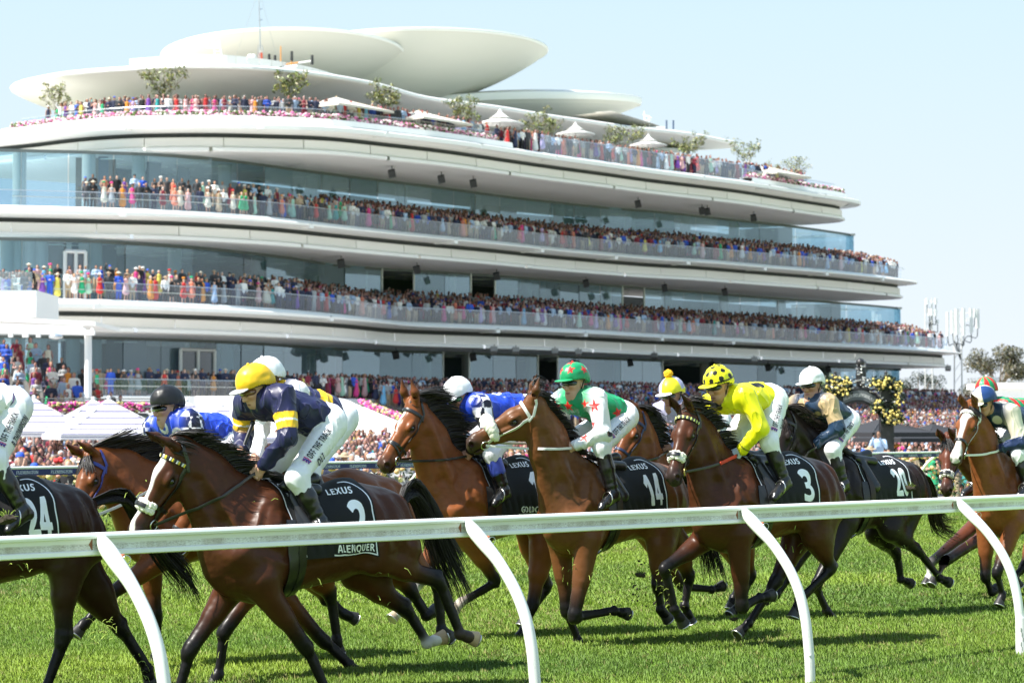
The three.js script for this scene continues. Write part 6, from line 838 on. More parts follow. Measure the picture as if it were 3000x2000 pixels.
    b.cone([-0.018, 0.034, 0.004], [0.018, 0.050, 0.016], 0.013, 0.011, k); b.cone([0.018, 0.050, 0.016], [0.040, 0.044, 0.026], 0.011, 0.009, k);
    hands.push([h, 0.11]); return F;
  };
  const FN = hand(J.haN, J.elN, 1, o.gloveN), FF = hand(J.haF, J.elF, -1, o.gloveF);
  // the rest of the body under the clothes
  b.cone(pv, add3(ch, tor, -0.05), 0.085, 0.092, { ...S, w: 1.35, k: 0.06 }); for (const [s, e, h, q, k, a, t] of [[J.shN, J.elN, J.haN, hipN, J.knN, J.anN, J.toN], [J.shF, J.elF, J.haF, hipF, J.knF, J.anF, J.toF]]) { b.cone(s, e, 0.05, 0.038, S); b.cone(e, add3(h, unit(sub(h, e)), -0.05), 0.038, 0.027, S); b.cone(q, k, 0.075, 0.05, S); b.cone(k, mix3(k, a, 0.85), 0.046, 0.030, S); }
  const headBox = [[1e3, 1e3, 1e3], [-1e3, -1e3, -1e3]]; for (const p of [[-0.13, -0.14, -0.1], [0.13, 0.14, 0.1], [-0.13, 0.14, -0.1], [0.13, -0.14, 0.1], [-0.13, -0.14, 0.1], [0.13, 0.14, -0.1], [0.13, -0.14, -0.1], [-0.13, 0.14, 0.1]]) { const q = HP(...p); for (let i = 0; i < 3; i++) { headBox[0][i] = Math.min(headBox[0][i], q[i]); headBox[1][i] = Math.max(headBox[1][i], q[i]); } }
  const inH = (x, y, z, e = 0) => { const q = toFrame(hf, [x, y, z]); return q[1] > -0.125 - e && q[0] > -0.14 - e && Math.hypot(...q) < 0.22 + e; }, inA = (x, y, z, h, e = 0) => Math.hypot(x - h[0], y - h[1], z - h[2]) < 0.10 + e;
  const mids = [b.mesh(0.016, { keep: (x, y, z) => !inH(x, y, z) && !hands.some(([h]) => inA(x, y, z, h)) }), b.mesh(0.0048, { box: headBox, keep: (x, y, z) => inH(x, y, z, 0.012) })];
  for (const [h] of hands) mids.push(b.mesh(0.0042, { box: [add3(h, [-0.115, -0.115, -0.115]), add3(h, [0.115, 0.115, 0.115])], keep: (x, y, z) => inA(x, y, z, h, 0.014) }));
  obj('body', joinMeshes(mids), skinMat, root);
  // silks
  const s = new Field(), A = o.silks, SK = (fn) => (t, x, y, z) => fn(t, x, y, z), bodyC = SK(A.body), slN = SK(A.sleeveN ?? A.sleeve ?? A.body), slF = SK(A.sleeveF ?? A.sleeve ?? A.body), waist = add3(pv, tor, 0.10), sl2 = (fn, h) => (t, x, y, z) => fn(h + t * 0.5, x, y, z);
  s.cone(waist, add3(ch, tor, -0.05), 0.112, 0.120, { w: 1.38, k: 0.07, c: bodyC }); s.cone(add3(pv, tor, 0.05), add3(pv, tor, 0.2), 0.112, 0.114, { w: 1.34, k: 0.06, c: bodyC });
  s.cone(mix3(J.shN, J.shF, 0.12), mix3(J.shN, J.shF, 0.88), 0.088, 0.088, { k: 0.07, c: bodyC }); s.cone(add3(ch, tor, -0.03), mix3(neck, HP(-0.03, -0.06, 0), 0.38), 0.08, 0.057, { k: 0.035, c: A.collar ? SK(A.collar) : bodyC });
  for (const [sh, el, ha, fn] of [[J.shN, J.elN, J.haN, slN], [J.shF, J.elF, J.haF, slF]]) { const wr = add3(ha, unit(sub(ha, el)), -0.065), m = sh; s.cone(m, el, 0.080, 0.064, { k: 0.04, c: sl2(fn, 0) }); s.cone(el, wr, 0.061, 0.046, { k: 0.035, c: sl2(fn, 0.5) }); s.cone(mix3(el, wr, 0.93), wr, 0.040, 0.038, { k: 0.02, c: sl2(fn, 0.5) }); }
    const folds = (n, a) => (x, y, z) => { const w = noise3(x * 4 + n, y * 4, z * 4) * 0.7, r1 = 1 - Math.abs(noise3(x * 11 + y * 3 + w + n, y * 5 - x * 3, z * 10)), r2 = 1 - Math.abs(noise3(x * 21 - y * 5 + n, y * 9 + w * 3, z * 19 + n)); return -a * (r1 * r1 * r1 * r1 * 1.0 + r2 * r2 * r2 * r2 * 0.45 - 0.45); };
  s.bump = folds(o.seed, 0.0135); const cutW = add3(pv, tor, 0.055); s.cut = (x, y, z) => { const d = dot3(sub([x, y, z], cutW), tor); return -d - 0.008 * Math.sin(x * 30 + z * 22); };
  if (A.prep) A.prep(s, R, J);
  obj('silks', s.mesh(0.0062), satin, root);
  // breeches and boots
  const p = new Field(); p.ell(pv, [0.118, 0.112, 0.160], { k: 0.06 }); p.cone(pv, add3(pv, tor, 0.12), 0.108, 0.100, { k: 0.05, w: 1.22 });
  for (const [h, k, a] of [[hipN, J.knN, J.anN], [hipF, J.knF, J.anF]]) { p.cone(h, k, 0.100, 0.068, { k: 0.06 }); p.ball(k, 0.067, { k: 0.03 }); p.cone(k, mix3(k, a, 0.32), 0.070, 0.060, { k: 0.03 }); }
  p.bump = folds(o.seed + 9, 0.0075);
  const br = obj('breeches', p.mesh(0.0075, { colour: false }), o.twill ?? twill, root); p.bump = null;
  for (const [k, a, t, n] of [[J.knN, J.anN, J.toN, 1], [J.knF, J.anF, J.toF, 0]]) {
    const q = new Field(), top = mix3(k, a, 0.20), d = unit(sub(a, k)), td = unit(sub(t, a)), heel = add3(add3(a, td, -0.035), d, 0.035); q.cone(top, mix3(k, a, 0.45), 0.064, 0.062, { k: 0.02 }); q.cone(mix3(k, a, 0.45), a, 0.062, 0.046, { k: 0.02 }); q.cone(a, add3(t, td, -0.03), 0.044, 0.036, { k: 0.03 }); q.cone(heel, add3(a, td, 0.04), 0.034, 0.036, { k: 0.02 }); q.cone(add3(heel, d, 0.012), add3(t, d, 0.01), 0.026, 0.028, { k: 0.01, w: 1 }); q.cone(heel, add3(heel, d, 0.02), 0.03, 0.026, { k: 0.008 });
    q.bump = (x, y, z) => { const u = dot3(sub([x, y, z], a), d); return 0.0022 * Math.sin(u * 110) * (1 - sstep(0.02, 0.14, Math.abs(u + 0.04))) + 0.002 * noise3(x * 30, y * 30, z * 30); };
    const bt = obj('boot', q.mesh(0.009, { colour: false }), bootMat, root);
    if (o.sock && n) { const c = new Field(); c.cone(mix3(k, a, 0.10), mix3(k, a, 0.46), 0.069, 0.068, { k: 0.01 }); obj('boot_cover', c.mesh(0.01, { colour: false }), o.sock, bt); }
    // stirrup: leather strap from the saddle and iron under the foot
    const ball = add3(mix3(a, t, 0.55), d, 0.035), loop = []; for (let i = 0; i <= 20; i++) { const g = i / 20 * 2 * Math.PI; loop.push(V3(ball[0] - td[0] * 0.0 + 0.012 * Math.sin(g * 2) * 0, ball[1] + 0.055 - 0.055 * Math.cos(g), ball[2] + 0.055 * Math.sin(g))); }
    obj('stirrup', new THREE.TubeGeometry(new THREE.CatmullRomCurve3(loop, true), 28, 0.0055, 6), steel, root);
  }
  // helmet under a silk cap, peak, goggles, chin strap
  const c = new Field(), K = o.cap, capTop = [-0.016, 0.058, 0]; c.ell(capTop, [0.132, 0.112, 0.108], { f: hf, c: (t, x, y, z) => K.c(toFrame(hf, [x, y, z])), k: 0.02 }); c.ell([-0.03, 0.02, 0], [0.118, 0.085, 0.104], { f: hf, c: (t, x, y, z) => K.c(toFrame(hf, [x, y, z])), k: 0.04 });
  c.bump = (x, y, z) => { const q = toFrame(hf, [x, y, z]), e = sstep(0.055, 0.015, q[1]); return 0.0028 * noise3(q[0] * 30 + o.seed, q[1] * 30, q[2] * 30) + e * 0.0035 * Math.sin(Math.atan2(q[2], q[0]) * 46); };
  c.cut = (x, y, z) => { const q = toFrame(hf, [x, y, z]); return -(q[1] - (q[0] > 0 ? 0.030 : 0.030 + q[0] * 0.42)); };
  const cap = obj('cap', c.mesh(0.0068), satin, root);
  const pk = new Field(); pk.ell([0.118, 0.036, 0], [0.062, 0.011, 0.088], { f: hf, c: K.peak ?? K.c([0.13, 0.03, 0]), k: 0.02 }); pk.bump = (x, y, z) => { const q = toFrame(hf, [x, y, z]); return 0; }; obj('peak', pk.mesh(0.006), satin, cap);
  if (K.pom) { const g = new THREE.IcosahedronGeometry(0.042, 3), q = g.attributes.position; for (let i = 0; i < q.count; i++) { const m = 1 + 0.16 * noise3(q.getX(i) * 130, q.getY(i) * 130, q.getZ(i) * 130); q.setXYZ(i, q.getX(i) * m, q.getY(i) * m, q.getZ(i) * m); } g.computeVertexNormals(); obj('pompom', g.translate(...HP(-0.016, 0.198, 0)), std(K.pom, 0.9), cap); }
  else obj('cap_button', new THREE.SphereGeometry(0.010, 10, 8).translate(...HP(-0.016, 0.171, 0)), std(K.c([0, 0.17, 0]), 0.6), cap);
  const gg = new Field(); gg.ell([0.058, 0.004, 0], [0.052, 0.031, 0.083], { f: hf, k: 0.01 }); gg.ell([0.105, -0.035, 0], [0.03, 0.022, 0.016], { f: hf, neg: true, k: 0.012 }); gg.ell([0.03, -0.002, 0], [0.05, 0.034, 0.072], { f: hf, neg: true, k: 0.004 });
  const gl = obj('goggles', gg.mesh(0.0048, { colour: false }), o.lens ? lensTint[o.lens] : lensMat, root);
  const band = []; for (let i = 0; i <= 16; i++) { const a = lerp(-2.5, 2.5, i / 16) + Math.PI; band.push(V3(...HP(-0.02 + 0.118 * Math.cos(a) * 0.86 * 1.12, 0.03 + 0.012 * Math.cos(a), 0.108 * Math.sin(a)))); } obj('goggle_strap', ribbon(band, band.map((q) => q.clone().sub(vec(HP(-0.02, 0.03, 0))).normalize()), 0.018, 0.004), leather.black, gl);
  const st = [[-0.03, 0.035, -0.107], [-0.005, -0.03, -0.083], [0.01, -0.085, -0.055], [0.03, -0.122, -0.018], [0.03, -0.122, 0.018], [0.01, -0.085, 0.055], [-0.005, -0.03, 0.083], [-0.03, 0.035, 0.107]].map((q) => V3(...HP(...q))); obj('chin_strap', tube(st, 0.006, 28, 6), leather.black, cap);
  // print on the near leg of the breeches
  if (o.print !== false) {
    const ax = unit(sub(J.knN, hipN)), nrm = unit(add3([0, 0, -1], ax, ax[2])), wd = unit(cross3(nrm, ax)), L = len3(sub(J.knN, hipN)), nU = 22, nV = 8, pos = [], uv = [], idx = [], flip = o.flip ?? 1;
    for (let j = 0; j <= nV; j++) for (let i = 0; i <= nU; i++) { const u = i / nU, v = j / nV, q = add3(add3(hipN, ax, L * lerp(0.02, 0.86, u)), wd, (v - 0.5) * 0.15 + (o.printOff ?? 0)), e = add3(q, nrm, 0.4), hit = p.cast(e, nrm.map((k) => -k), 0.6) ?? add3(q, nrm, 0.08); pos.push(...add3(hit, p.normal(...hit), 0.0085)); uv.push(1 - u, 1 - v); if (i < nU && j < nV) { const a = j * (nU + 1) + i; idx.push(a, a + 1, a + nU + 1, a + 1, a + nU + 2, a + nU + 1); } }
    const t = canvasTex(512, 128, (x, w, h) => { x.clearRect(0, 0, w, h); x.fillStyle = '#1b1c2b'; x.font = 'bold 44px sans-serif'; const cols = ['#7a2f8f', '#27408f', '#c2357a']; for (let i = 0; i < 9; i++) { x.fillStyle = cols[i % 3]; x.beginPath(); x.ellipse(28 + (i % 3) * 13, 22 + ((i / 3) | 0) * 13, 9, 5, i, 0, 7); x.fill(); } x.fillStyle = '#1b1c2b'; x.fillText(o.sponsor ?? 'OFF THE TRACK', 72, 50, 330); x.font = 'bold 58px sans-serif'; x.fillText(o.nameText ?? '', 96, 116, 330); });
    obj('leg_print', bufgeo(pos, idx, null, null, uv), std([1, 1, 1], 0.75, { map: t, transparent: true, alphaTest: 0.35 }), br);
  }
  if (o.badge) { // round purple badge on the hip
    const [ro, rd] = R.ray(...o.badge), hit = p.cast(ro, rd, 60); if (hit) { const n = p.normal(...hit, p.p, 0.02), rt = unit(cross3([0, 1, 0], n)).map((v) => -v), up = cross3(rt, n).map((v) => (v)), S = up[1] < 0 ? -1 : 1, pos = [], uv = [], idx = []; for (let j = 0; j <= 12; j++) for (let i = 0; i <= 12; i++) { const a = (i / 12 - 0.5) * 0.15, c = (j / 12 - 0.5) * 0.15, q = add3(add3(add3(hit, rt, a), up, c * S), n, 0.15), h = p.cast(q, n.map((v) => -v), 0.4) ?? add3(q, n, -0.15); pos.push(...add3(h, n, 0.009)); const far = dot3(rt, rd); uv.push(i / 12, j / 12); if (i < 12 && j < 12) { const k = j * 13 + i; idx.push(k, k + 1, k + 13, k + 1, k + 14, k + 13); } }
      const px = (q) => toUV(R.world(q))[0]; if (px(add3(hit, rt, 0.1)) < px(hit)) for (let i = 0; i < uv.length; i += 2) uv[i] = 1 - uv[i];
      obj('badge', bufgeo(pos, idx, null, null, uv), std([1, 1, 1], 0.7, { alphaTest: 0.5, transparent: true, map: canvasTex(256, 256, (x, w, h) => { x.clearRect(0, 0, w, h); x.fillStyle = '#2d1b4e'; x.beginPath(); x.arc(128, 128, 122, 0, 7); x.fill(); x.strokeStyle = '#ece9f4'; x.lineWidth = 8; x.beginPath(); x.moveTo(90, 140); x.quadraticCurveTo(96, 60, 140, 44); x.lineTo(150, 70); x.quadraticCurveTo(190, 100, 186, 138); x.moveTo(120, 140); x.quadraticCurveTo(130, 100, 158, 112); x.stroke(); x.fillStyle = '#ece9f4'; x.font = 'bold 58px sans-serif'; x.textAlign = 'center'; x.fillText('DERBY', 128, 196); }) }), br); } }
  return { root, J, s, b, hf, FN, FF, cap };
}
function whip(label, hand, axis, L0, L1) { const d = vec(axis).normalize(), h = hand, t = thing('riding_whip', label, 'whip', h.toArray()); obj('shaft', cyl(d.clone().multiplyScalar(-L1), V3(), 0.006, 0.009, 8), leather.black, t); obj('handle', [cyl(V3(), d.clone().multiplyScalar(L0), 0.011, 0.014, 10), new THREE.SphereGeometry(0.018, 10, 8).translate(...d.clone().multiplyScalar(L0).toArray())], leather.black, t); return t; }
// ---------------------------------------------------------------- the field: eleven horses, eleven jockeys
function marks(kind, list) { // round or star-shaped pieces sewn on the silks; [u, v, radius in metres]
  const m = []; return {
    prep: (s, R) => { for (const [u, v, r, tilt = 0] of list) { const [o, d] = R.ray(u, v), h = s.cast(o, d, 60); if (!h) continue; const n = s.normal(...h), up = unit(add3([Math.sin(tilt), Math.cos(tilt), 0], n, -dot3([Math.sin(tilt), Math.cos(tilt), 0], n))); m.push({ p: h, r, up, rt: cross3(up, n) }); } },
    on: (x, y, z) => { for (const q of m) { const d = [x - q.p[0], y - q.p[1], z - q.p[2]], l = len3(d); if (l > q.r * 1.5) continue; if (kind === 'dot' ? l < q.r : kind === 'ring' ? Math.abs(l - q.r * 0.72) < q.r * 0.28 : starTest(dot3(d, q.rt), dot3(d, q.up), q.r)) return true; } return false; },
  };
}
const capDir = (az, el) => { const a = az * Math.PI / 180, e = el * Math.PI / 180; return [Math.cos(a) * Math.cos(e), Math.sin(e), -Math.sin(a) * Math.cos(e)]; };
const capMarks = (kind, dirs, r) => { const D = dirs.map((d) => capDir(...d)); return (q) => { const v = unit([(q[0] + 0.016) / 0.132, (q[1] - 0.045) / 0.12, q[2] / 0.108]); for (const d of D) { const c = dot3(v, d); if (c < 0.8) continue; const e = sub(v, d), rt = unit(cross3(d, [0.02, 1, 0.01])), up = cross3(rt, d); if (kind === 'dot' ? len3(e) < r : starTest(dot3(e, rt), dot3(e, up), r)) return true; } return false; }; };
const NAVY = [0.014, 0.015, 0.062], GOLD = [0.78, 0.47, 0.015], LEMON = [0.80, 0.76, 0.012], GREEN = [0.008, 0.27, 0.105], RED = [0.66, 0.022, 0.018], ROYAL = [0.015, 0.055, 0.50], LILAC = [0.43, 0.41, 0.60], TAN = [0.50, 0.365, 0.195], INK = [0.018, 0.042, 0.085], CREAM = [0.64, 0.60, 0.48], PURE = [0.80, 0.80, 0.83], COAL = [0.010, 0.010, 0.012];
const bay = [0.140, 0.048, 0.014], redbay = [0.150, 0.047, 0.014], darkbay = [0.060, 0.019, 0.0075], brown = [0.030, 0.0115, 0.0062], nearblack = [0.016, 0.0095, 0.008];
const check = (a, b) => (t, x, y, z) => (Math.floor(x / 0.075 + 40) + Math.floor(y / 0.085 + 40) + Math.floor(z / 0.085 + 40)) % 2 ? a : b;

const RD = { H24: new Rider(-40, 15.8, 54), HBL: new Rider(614, 18.3, 54), H2: new Rider(860, 16.0, 57), H4: new Rider(916, 17.5, 56), H1: new Rider(1438, 20.6, 49), H14: new Rider(1785, 20.0, 48), HL: new Rider(2010, 22.4, 48), H3: new Rider(2246, 19.8, 52), H20: new Rider(2528, 23.0, 50), HR: new Rider(3000, 24.0, 47), HB: new Rider(3005, 26.0, 45) };
const HS = {}, JS = {};
const want = (k) => typeof ONLY === 'undefined' || ONLY.includes(k);
// number 3, yellow silks with black spots
if (want('H3')) {
  HS.H3 = makeHorse({ rider: RD.H3, seed: 3, label: 'dark bay horse wearing cloth number 3, with a small white fleece noseband', coat: darkbay, belly: bay, withers: [2132, 1330], pitch: -1, poll: [2006, 1200], nose: [1957, 1398], roll: -14, ears: [-0.02, 0.17],
    fore: [{ near: true, p: [[2174, 1782], [2228, 1752], [2268, 1742]] }, { near: false, p: [[1946, 1664], [1976, 1785], [2014, 1842]] }],
    hind: [{ near: true, p: [[2392, 1572], [2436, 1664], [2342, 1757], [2322, 1820]] }, { near: false, p: [[2338, 1580], [2270, 1706], [2192, 1826], [2155, 1866]] }],
    muzzle: [0.022, 0.018, 0.018], mane: { len: 0.15, up: 0.6, back: 0.8, out: 0.6, side: -1, g: 0.6 }, forelock: 70, flBack: 1.2, flDir: -0.4, bridle: { c: 'black', w: 0.025, brow: 'black', beads: [std([0.62, 0.68, 0.22], 0.5), std([0.05, 0.05, 0.05], 0.5)], puff: true, ringMat: brass }, cloth: { n: '3', t: 'WITHOUT', strap: 'black' } });
  const sp = marks('dot', [[2097, 1186, 0.062], [2165, 1219, 0.062], [2222, 1122, 0.06], [2226, 1186, 0.062], [2165, 1108, 0.055], [2118, 1120, 0.03]]), cd = capMarks('dot', [[20, 12], [62, 14], [105, 12], [-20, 14], [0, 40], [42, 42], [85, 42], [135, 40], [-45, 44], [20, 72], [110, 74], [180, 40], [-95, 40], [150, 12]], 0.17);
  JS.H3 = makeJockey({ rider: RD.H3, seed: 33, label: 'jockey in bright yellow silks with black spots, on horse number 3', head: [2104, 1131], face: [0.93, -0.30, -0.10], shN: [2190, 1160], shF: [2078, 1182], elN: [2232, 1256], elF: [2080, 1246], haN: [2160, 1330], haF: [2100, 1300], hip: [2248, 1166], knN: [2254, 1296], anN: [2300, 1412], toN: [2268, 1456, 0.33], gloveN: [0.62, 0.72, 0.78], gloveF: [0.62, 0.72, 0.78], nameText: 'ZAHR', sponsor: 'OFF THE TRACK', stubble: 0.3,
    silks: { prep: sp.prep, body: (t, x, y, z) => (sp.on(x, y, z) ? COAL : LEMON), sleeve: (t, x, y, z) => (t > 0.93 && t < 0.965 ? COAL : LEMON) }, cap: { c: (q) => (cd(q) || (q[1] > 0.040 && q[1] < 0.056) ? COAL : LEMON), peak: LEMON } });
  reins(HS.H3, JS.H3.J.haN, JS.H3.J.haF, leather.black, leather.red);
  const w = whip('black whip held against the neck of horse number 3', RD.H3.world(JS.H3.J.haF), RD.H3.world(RD.H3.P(2113, 1278, -0.07)).sub(RD.H3.world(JS.H3.J.haF)).toArray(), 0.09, 0.45);
}
// number 14, green silks with red stars
if (want('H14')) {
  HS.H14 = makeHorse({ rider: RD.H14, seed: 14, label: 'bay horse wearing cloth number 14, head raised with a thick white fleece noseband', coat: [0.135, 0.052, 0.018], belly: bay, withers: [1690, 1345], pitch: -1, poll: [1552, 1168], nose: [1350, 1288, 'far'], roll: 6, ears: [-0.13, 0.13],
    fore: [{ near: true, p: [[1681, 1812], [1800, 1790], [1852, 1800]] }, { near: false, p: [[1660, 1790], [1692, 1878], [1697, 1904]] }],
    hind: [{ near: true, p: [[1935, 1600], [1928, 1722], [1935, 1785], [1960, 1815]] }, { near: false, p: [[1985, 1600], [2018, 1690], [2006, 1775], [2030, 1835]] }],
    mane: { len: 0.13, up: 0.5, back: 0.6, out: 0.7, side: -1 }, flBack: 0.9, flDir: -0.2, tail: [[2010, 1420], [2062, 1540], [2085, 1630], [2096, 1672]], bridle: { c: 'white', w: 0.022, roll: true, nose: false, browW: 0.026 }, cloth: { n: '14', t: 'LASTOTCHKA' } });
  const st = marks('star', [[1665, 1190, 0.056, -0.2], [1712, 1226, 0.056, 0.2], [1736, 1126, 0.05, 0.6], [1786, 1145, 0.05, 0.3], [1813, 1160, 0.05, 0], [1812, 1208, 0.05, 0.4], [1741, 1189, 0.058, 0.3], [1738, 1244, 0.05, 0.1], [1631, 1190, 0.055, 0.2], [1631, 1243, 0.055, 0.1], [1636, 1272, 0.05, 0], [1712, 1280, 0.05, 0.6], [1713, 1184, 0.04, 0]]), cs = capMarks('star', [[32, 36], [100, 26], [-30, 34], [-100, 30], [165, 30], [10, 78]], 0.36);
  JS.H14 = makeJockey({ rider: RD.H14, seed: 44, label: 'jockey in green silks with red stars and white sleeves, on horse number 14', head: [1681, 1121], face: [0.96, -0.16, -0.08], shN: [1748, 1168], shF: [1640, 1174], elN: [1768, 1272], elF: [1648, 1256], haN: [1668, 1312], haF: [1640, 1292], hip: [1810, 1212], knN: [1763, 1308], anN: [1798, 1448], toN: [1760, 1486, 0.33], sponsor: 'OFF THE TRACK', nameText: '', skin: [0.56, 0.33, 0.24], stubble: 0.1,
    silks: { prep: st.prep, body: (t, x, y, z) => (st.on(x, y, z) ? RED : GREEN), sleeve: (t, x, y, z) => (st.on(x, y, z) ? RED : PURE) }, cap: { c: (q) => (cs(q) ? RED : GREEN), peak: GREEN } });
  reins(HS.H14, JS.H14.J.haN, JS.H14.J.haF, leather.white);
  whip('black whip held upright by the jockey in green silks', RD.H14.world(JS.H14.J.haF), RD.H14.world(RD.H14.P(1622, 1215, -0.1)).sub(RD.H14.world(JS.H14.J.haF)).toArray(), 0.22, 0.35);
}
// number 2, navy silks with yellow
if (want('H2')) {
  HS.H2 = makeHorse({ rider: RD.H2, seed: 2, label: 'dark bay horse wearing cloth number 2, with a broad white blaze and beaded browband', coat: darkbay, belly: [0.085, 0.034, 0.015], withers: [742, 1408], pitch: -0.5, poll: [500, 1306], nose: [366, 1562], roll: -12, ears: [0.0, 0.175],
    blaze: (h) => (h > 0.08 && h < 0.63 ? lerp(0.034, 0.020, sstep(0.08, 0.3, h)) + 0.010 * sstep(0.4, 0.6, h) : 0),
    fore: [{ near: true, p: [[894, 1896], [956, 2032], [990, 2075]] }, { near: false, p: [[552, 1908], [510, 2060], [495, 2105]] }],
    hind: [{ near: true, p: [[1100, 1632], [1284, 1702], [1346, 1858], [1402, 1874]], sock: { c: [0.05, 0.035, 0.025], hoof: [0.42, 0.30, 0.18] } }, { near: false, p: [[1046, 1680], [1188, 1786], [1250, 1884], [1312, 1862]], sock: { c: WHITE, hoof: [0.38, 0.27, 0.16] } }],
    mane: { len: 0.21, up: 0.35, back: 1.0, out: 0.5, side: -1, g: 0.35 }, forelock: 60, flBack: 0.9, flDir: -0.1, tail: [[1205, 1428], [1255, 1500], [1292, 1596], [1328, 1672], [1356, 1740]], tailSpread: 0.15, tailN: 420, bridle: { c: 'black', w: 0.025, beads: [std([0.75, 0.75, 0.75], 0.4), std([0.7, 0.55, 0.05], 0.4), std([0.02, 0.02, 0.03], 0.4)], puff: true }, cloth: { n: '2', t: 'ALENQUER', strap: 'black' } });
  const ch = marks('star', [[776, 1238, 0.11, 0.3]]);
  JS.H2 = makeJockey({ rider: RD.H2, seed: 22, label: 'jockey in navy silks with yellow armbands and glossy yellow cap, on horse number 2', head: [747, 1140], face: [0.90, -0.40, -0.06], shN: [832, 1160], shF: [716, 1184], elN: [842, 1282], elF: [716, 1268], haN: [756, 1380], haF: [704, 1330], hip: [950, 1232], knN: [868, 1398], anN: [940, 1532], toN: [902, 1572, 0.33], nameText: 'OLI', lens: 'brown', stubble: 0.2, skin: [0.62, 0.36, 0.26],
    silks: { prep: ch.prep, body: (t, x, y, z) => (ch.on(x, y, z) ? GOLD : NAVY), sleeve: (t) => (t > 0.22 && t < 0.41 ? (t > 0.30 && t < 0.325 ? PURE : GOLD) : NAVY) }, cap: { c: () => GOLD, peak: [0.35, 0.36, 0.38] } });
  reins(HS.H2, JS.H2.J.haN, JS.H2.J.haF, leather.black);
  whip('black whip held up in the fist of the yellow capped jockey', RD.H2.world(JS.H2.J.haF), RD.H2.world(RD.H2.P(739, 1240, -0.1)).sub(RD.H2.world(JS.H2.J.haF)).toArray(), 0.23, 0.3);
}
// left edge: number 24
if (want('H24')) {
  HS.H24 = makeHorse({ rider: RD.H24, seed: 24, label: 'dark brown horse wearing cloth number 24, only its hindquarters inside the left edge', coat: brown, belly: darkbay, wy: 1.47, poll: [-420, 1320], nose: [-560, 1540], noHead: true,
    fore: [{ near: true, p: [{ 0: -330, 1: 1850, length: 2 }, [-420, 1960], [-450, 2000]] }, { near: false, p: [[-200, 1850], [-150, 1960], [-110, 1990]] }],
    hind: [{ near: true, p: [[190, 1650], [182, 1870], [130, 2020], [110, 2060]] }, { near: false, p: [[275, 1735], [352, 1842], [430, 1962], [442, 2010]] }],
    tail: [[362, 1452], [420, 1535], [482, 1625], [540, 1690], [566, 1745]], tailSpread: 0.10, cloth: { n: '24', t: '' } });
  JS.H24 = makeJockey({ rider: RD.H24, seed: 55, label: 'jockey in white breeches cut off by the left edge, black boot in the stirrup', head: [-190, 1120], shN: [-110, 1150], shF: [-200, 1190], elN: [-110, 1290], elF: [-210, 1280], haN: [-170, 1390], haF: [-200, 1360], hip: [30, 1184], knN: [-14, 1350], anN: [66, 1500], toN: [20, 1550, 0.33], nameText: 'B.THOMPSON', badge: [10, 1168], silks: { body: () => PURE }, cap: { c: () => PURE } });
}
// black cap, blue silks, behind number 2's head
if (want('HBL')) {
  HS.HBL = makeHorse({ rider: RD.HBL, seed: 6, label: 'bay horse in a blue bridle between numbers 24 and 2, mane streaming', coat: redbay, belly: redbay, wy: 1.52, poll: [262, 1332], nose: [178, 1540], roll: -8, ears: [0.02, 0.17],
    fore: [{ near: true, p: [[312, 1748], [246, 1826], [226, 1852]] }, { near: false, p: [[455, 1812], [455, 1920], [452, 1944]] }],
    hind: [{ near: true, p: [[930, 1680], [966, 1742], [985, 1872], [992, 1905]] }, { near: false, p: [[900, 1670], [965, 1760], [1005, 1798], [1040, 1812]] }],
    mane: { len: 0.34, up: 0.5, back: 1.2, out: 0.35, g: 0.2, n: 360 }, forelock: 70, bridle: { c: 'blue', brow: 'blue', nose: false } });
  const rg = marks('ring', [[575, 1182, 0.05], [605, 1195, 0.045], [478, 1255, 0.05], [520, 1268, 0.045]]);
  JS.HBL = makeJockey({ rider: RD.HBL, seed: 66, label: 'jockey in black cap and blue silks with checked sleeves, left of the yellow cap', head: [486, 1194], face: [0.95, -0.2, -0.05], shN: [560, 1235], shF: [450, 1250], elN: [588, 1335], elF: [455, 1330], haN: [500, 1395], haF: [470, 1370], hip: [672, 1268], knN: [592, 1385], anN: [640, 1520], toN: [600, 1560, 0.33], skin: [0.55, 0.34, 0.26], stubble: 0, nameText: 'AUSTRALIA', sponsor: 'OFF THE TRACK',
    silks: { prep: rg.prep, body: (t, x, y, z) => (rg.on(x, y, z) ? PURE : ROYAL), sleeve: check(PURE, COAL) }, cap: { c: () => COAL, peak: COAL } });
  reins(HS.HBL, JS.HBL.J.haN, JS.HBL.J.haF, leather.white);
}
// white cap behind number 2
if (want('H4')) {
  HS.H4 = makeHorse({ rider: RD.H4, seed: 8, label: 'reddish bay horse mostly hidden behind number 2, its croup showing above', coat: redbay, belly: bay, wy: 1.50, poll: [592, 1400], nose: [452, 1632], muzzle: [0.012, 0.011, 0.011],
    fore: [{ near: true, p: [[655, 1850], [636, 1975], [628, 2000]] }, { near: false, p: [[948, 1880], [1022, 1950], [1060, 1978]] }],
    hind: [{ near: true, p: [[1165, 1625], [1278, 1700], [1292, 1845], [1318, 1866]] }, { near: false, p: [[1120, 1640], [1205, 1735], [1248, 1805], [1268, 1792]] }], bridle: { c: 'black' } });
  JS.H4 = makeJockey({ rider: RD.H4, seed: 77, label: 'jockey in a white cap with yellow and navy back, directly behind the yellow capped jockey', head: [780, 1114], face: [0.92, -0.3, -0.1], shN: [872, 1150], shF: [770, 1165], elN: [872, 1275], elF: [765, 1255], haN: [792, 1384], haF: [745, 1350], hip: [988, 1218], knN: [905, 1380], anN: [960, 1500], toN: [925, 1540, 0.33], gloveN: [0.35, 0.55, 0.62], nameText: '', silks: { body: (t, x, y, z) => (Math.sin((x * 0.8 + y * 0.5) * 34) > 0 ? GOLD : NAVY), sleeve: () => PURE }, cap: { c: () => PURE, peak: PURE } });
}
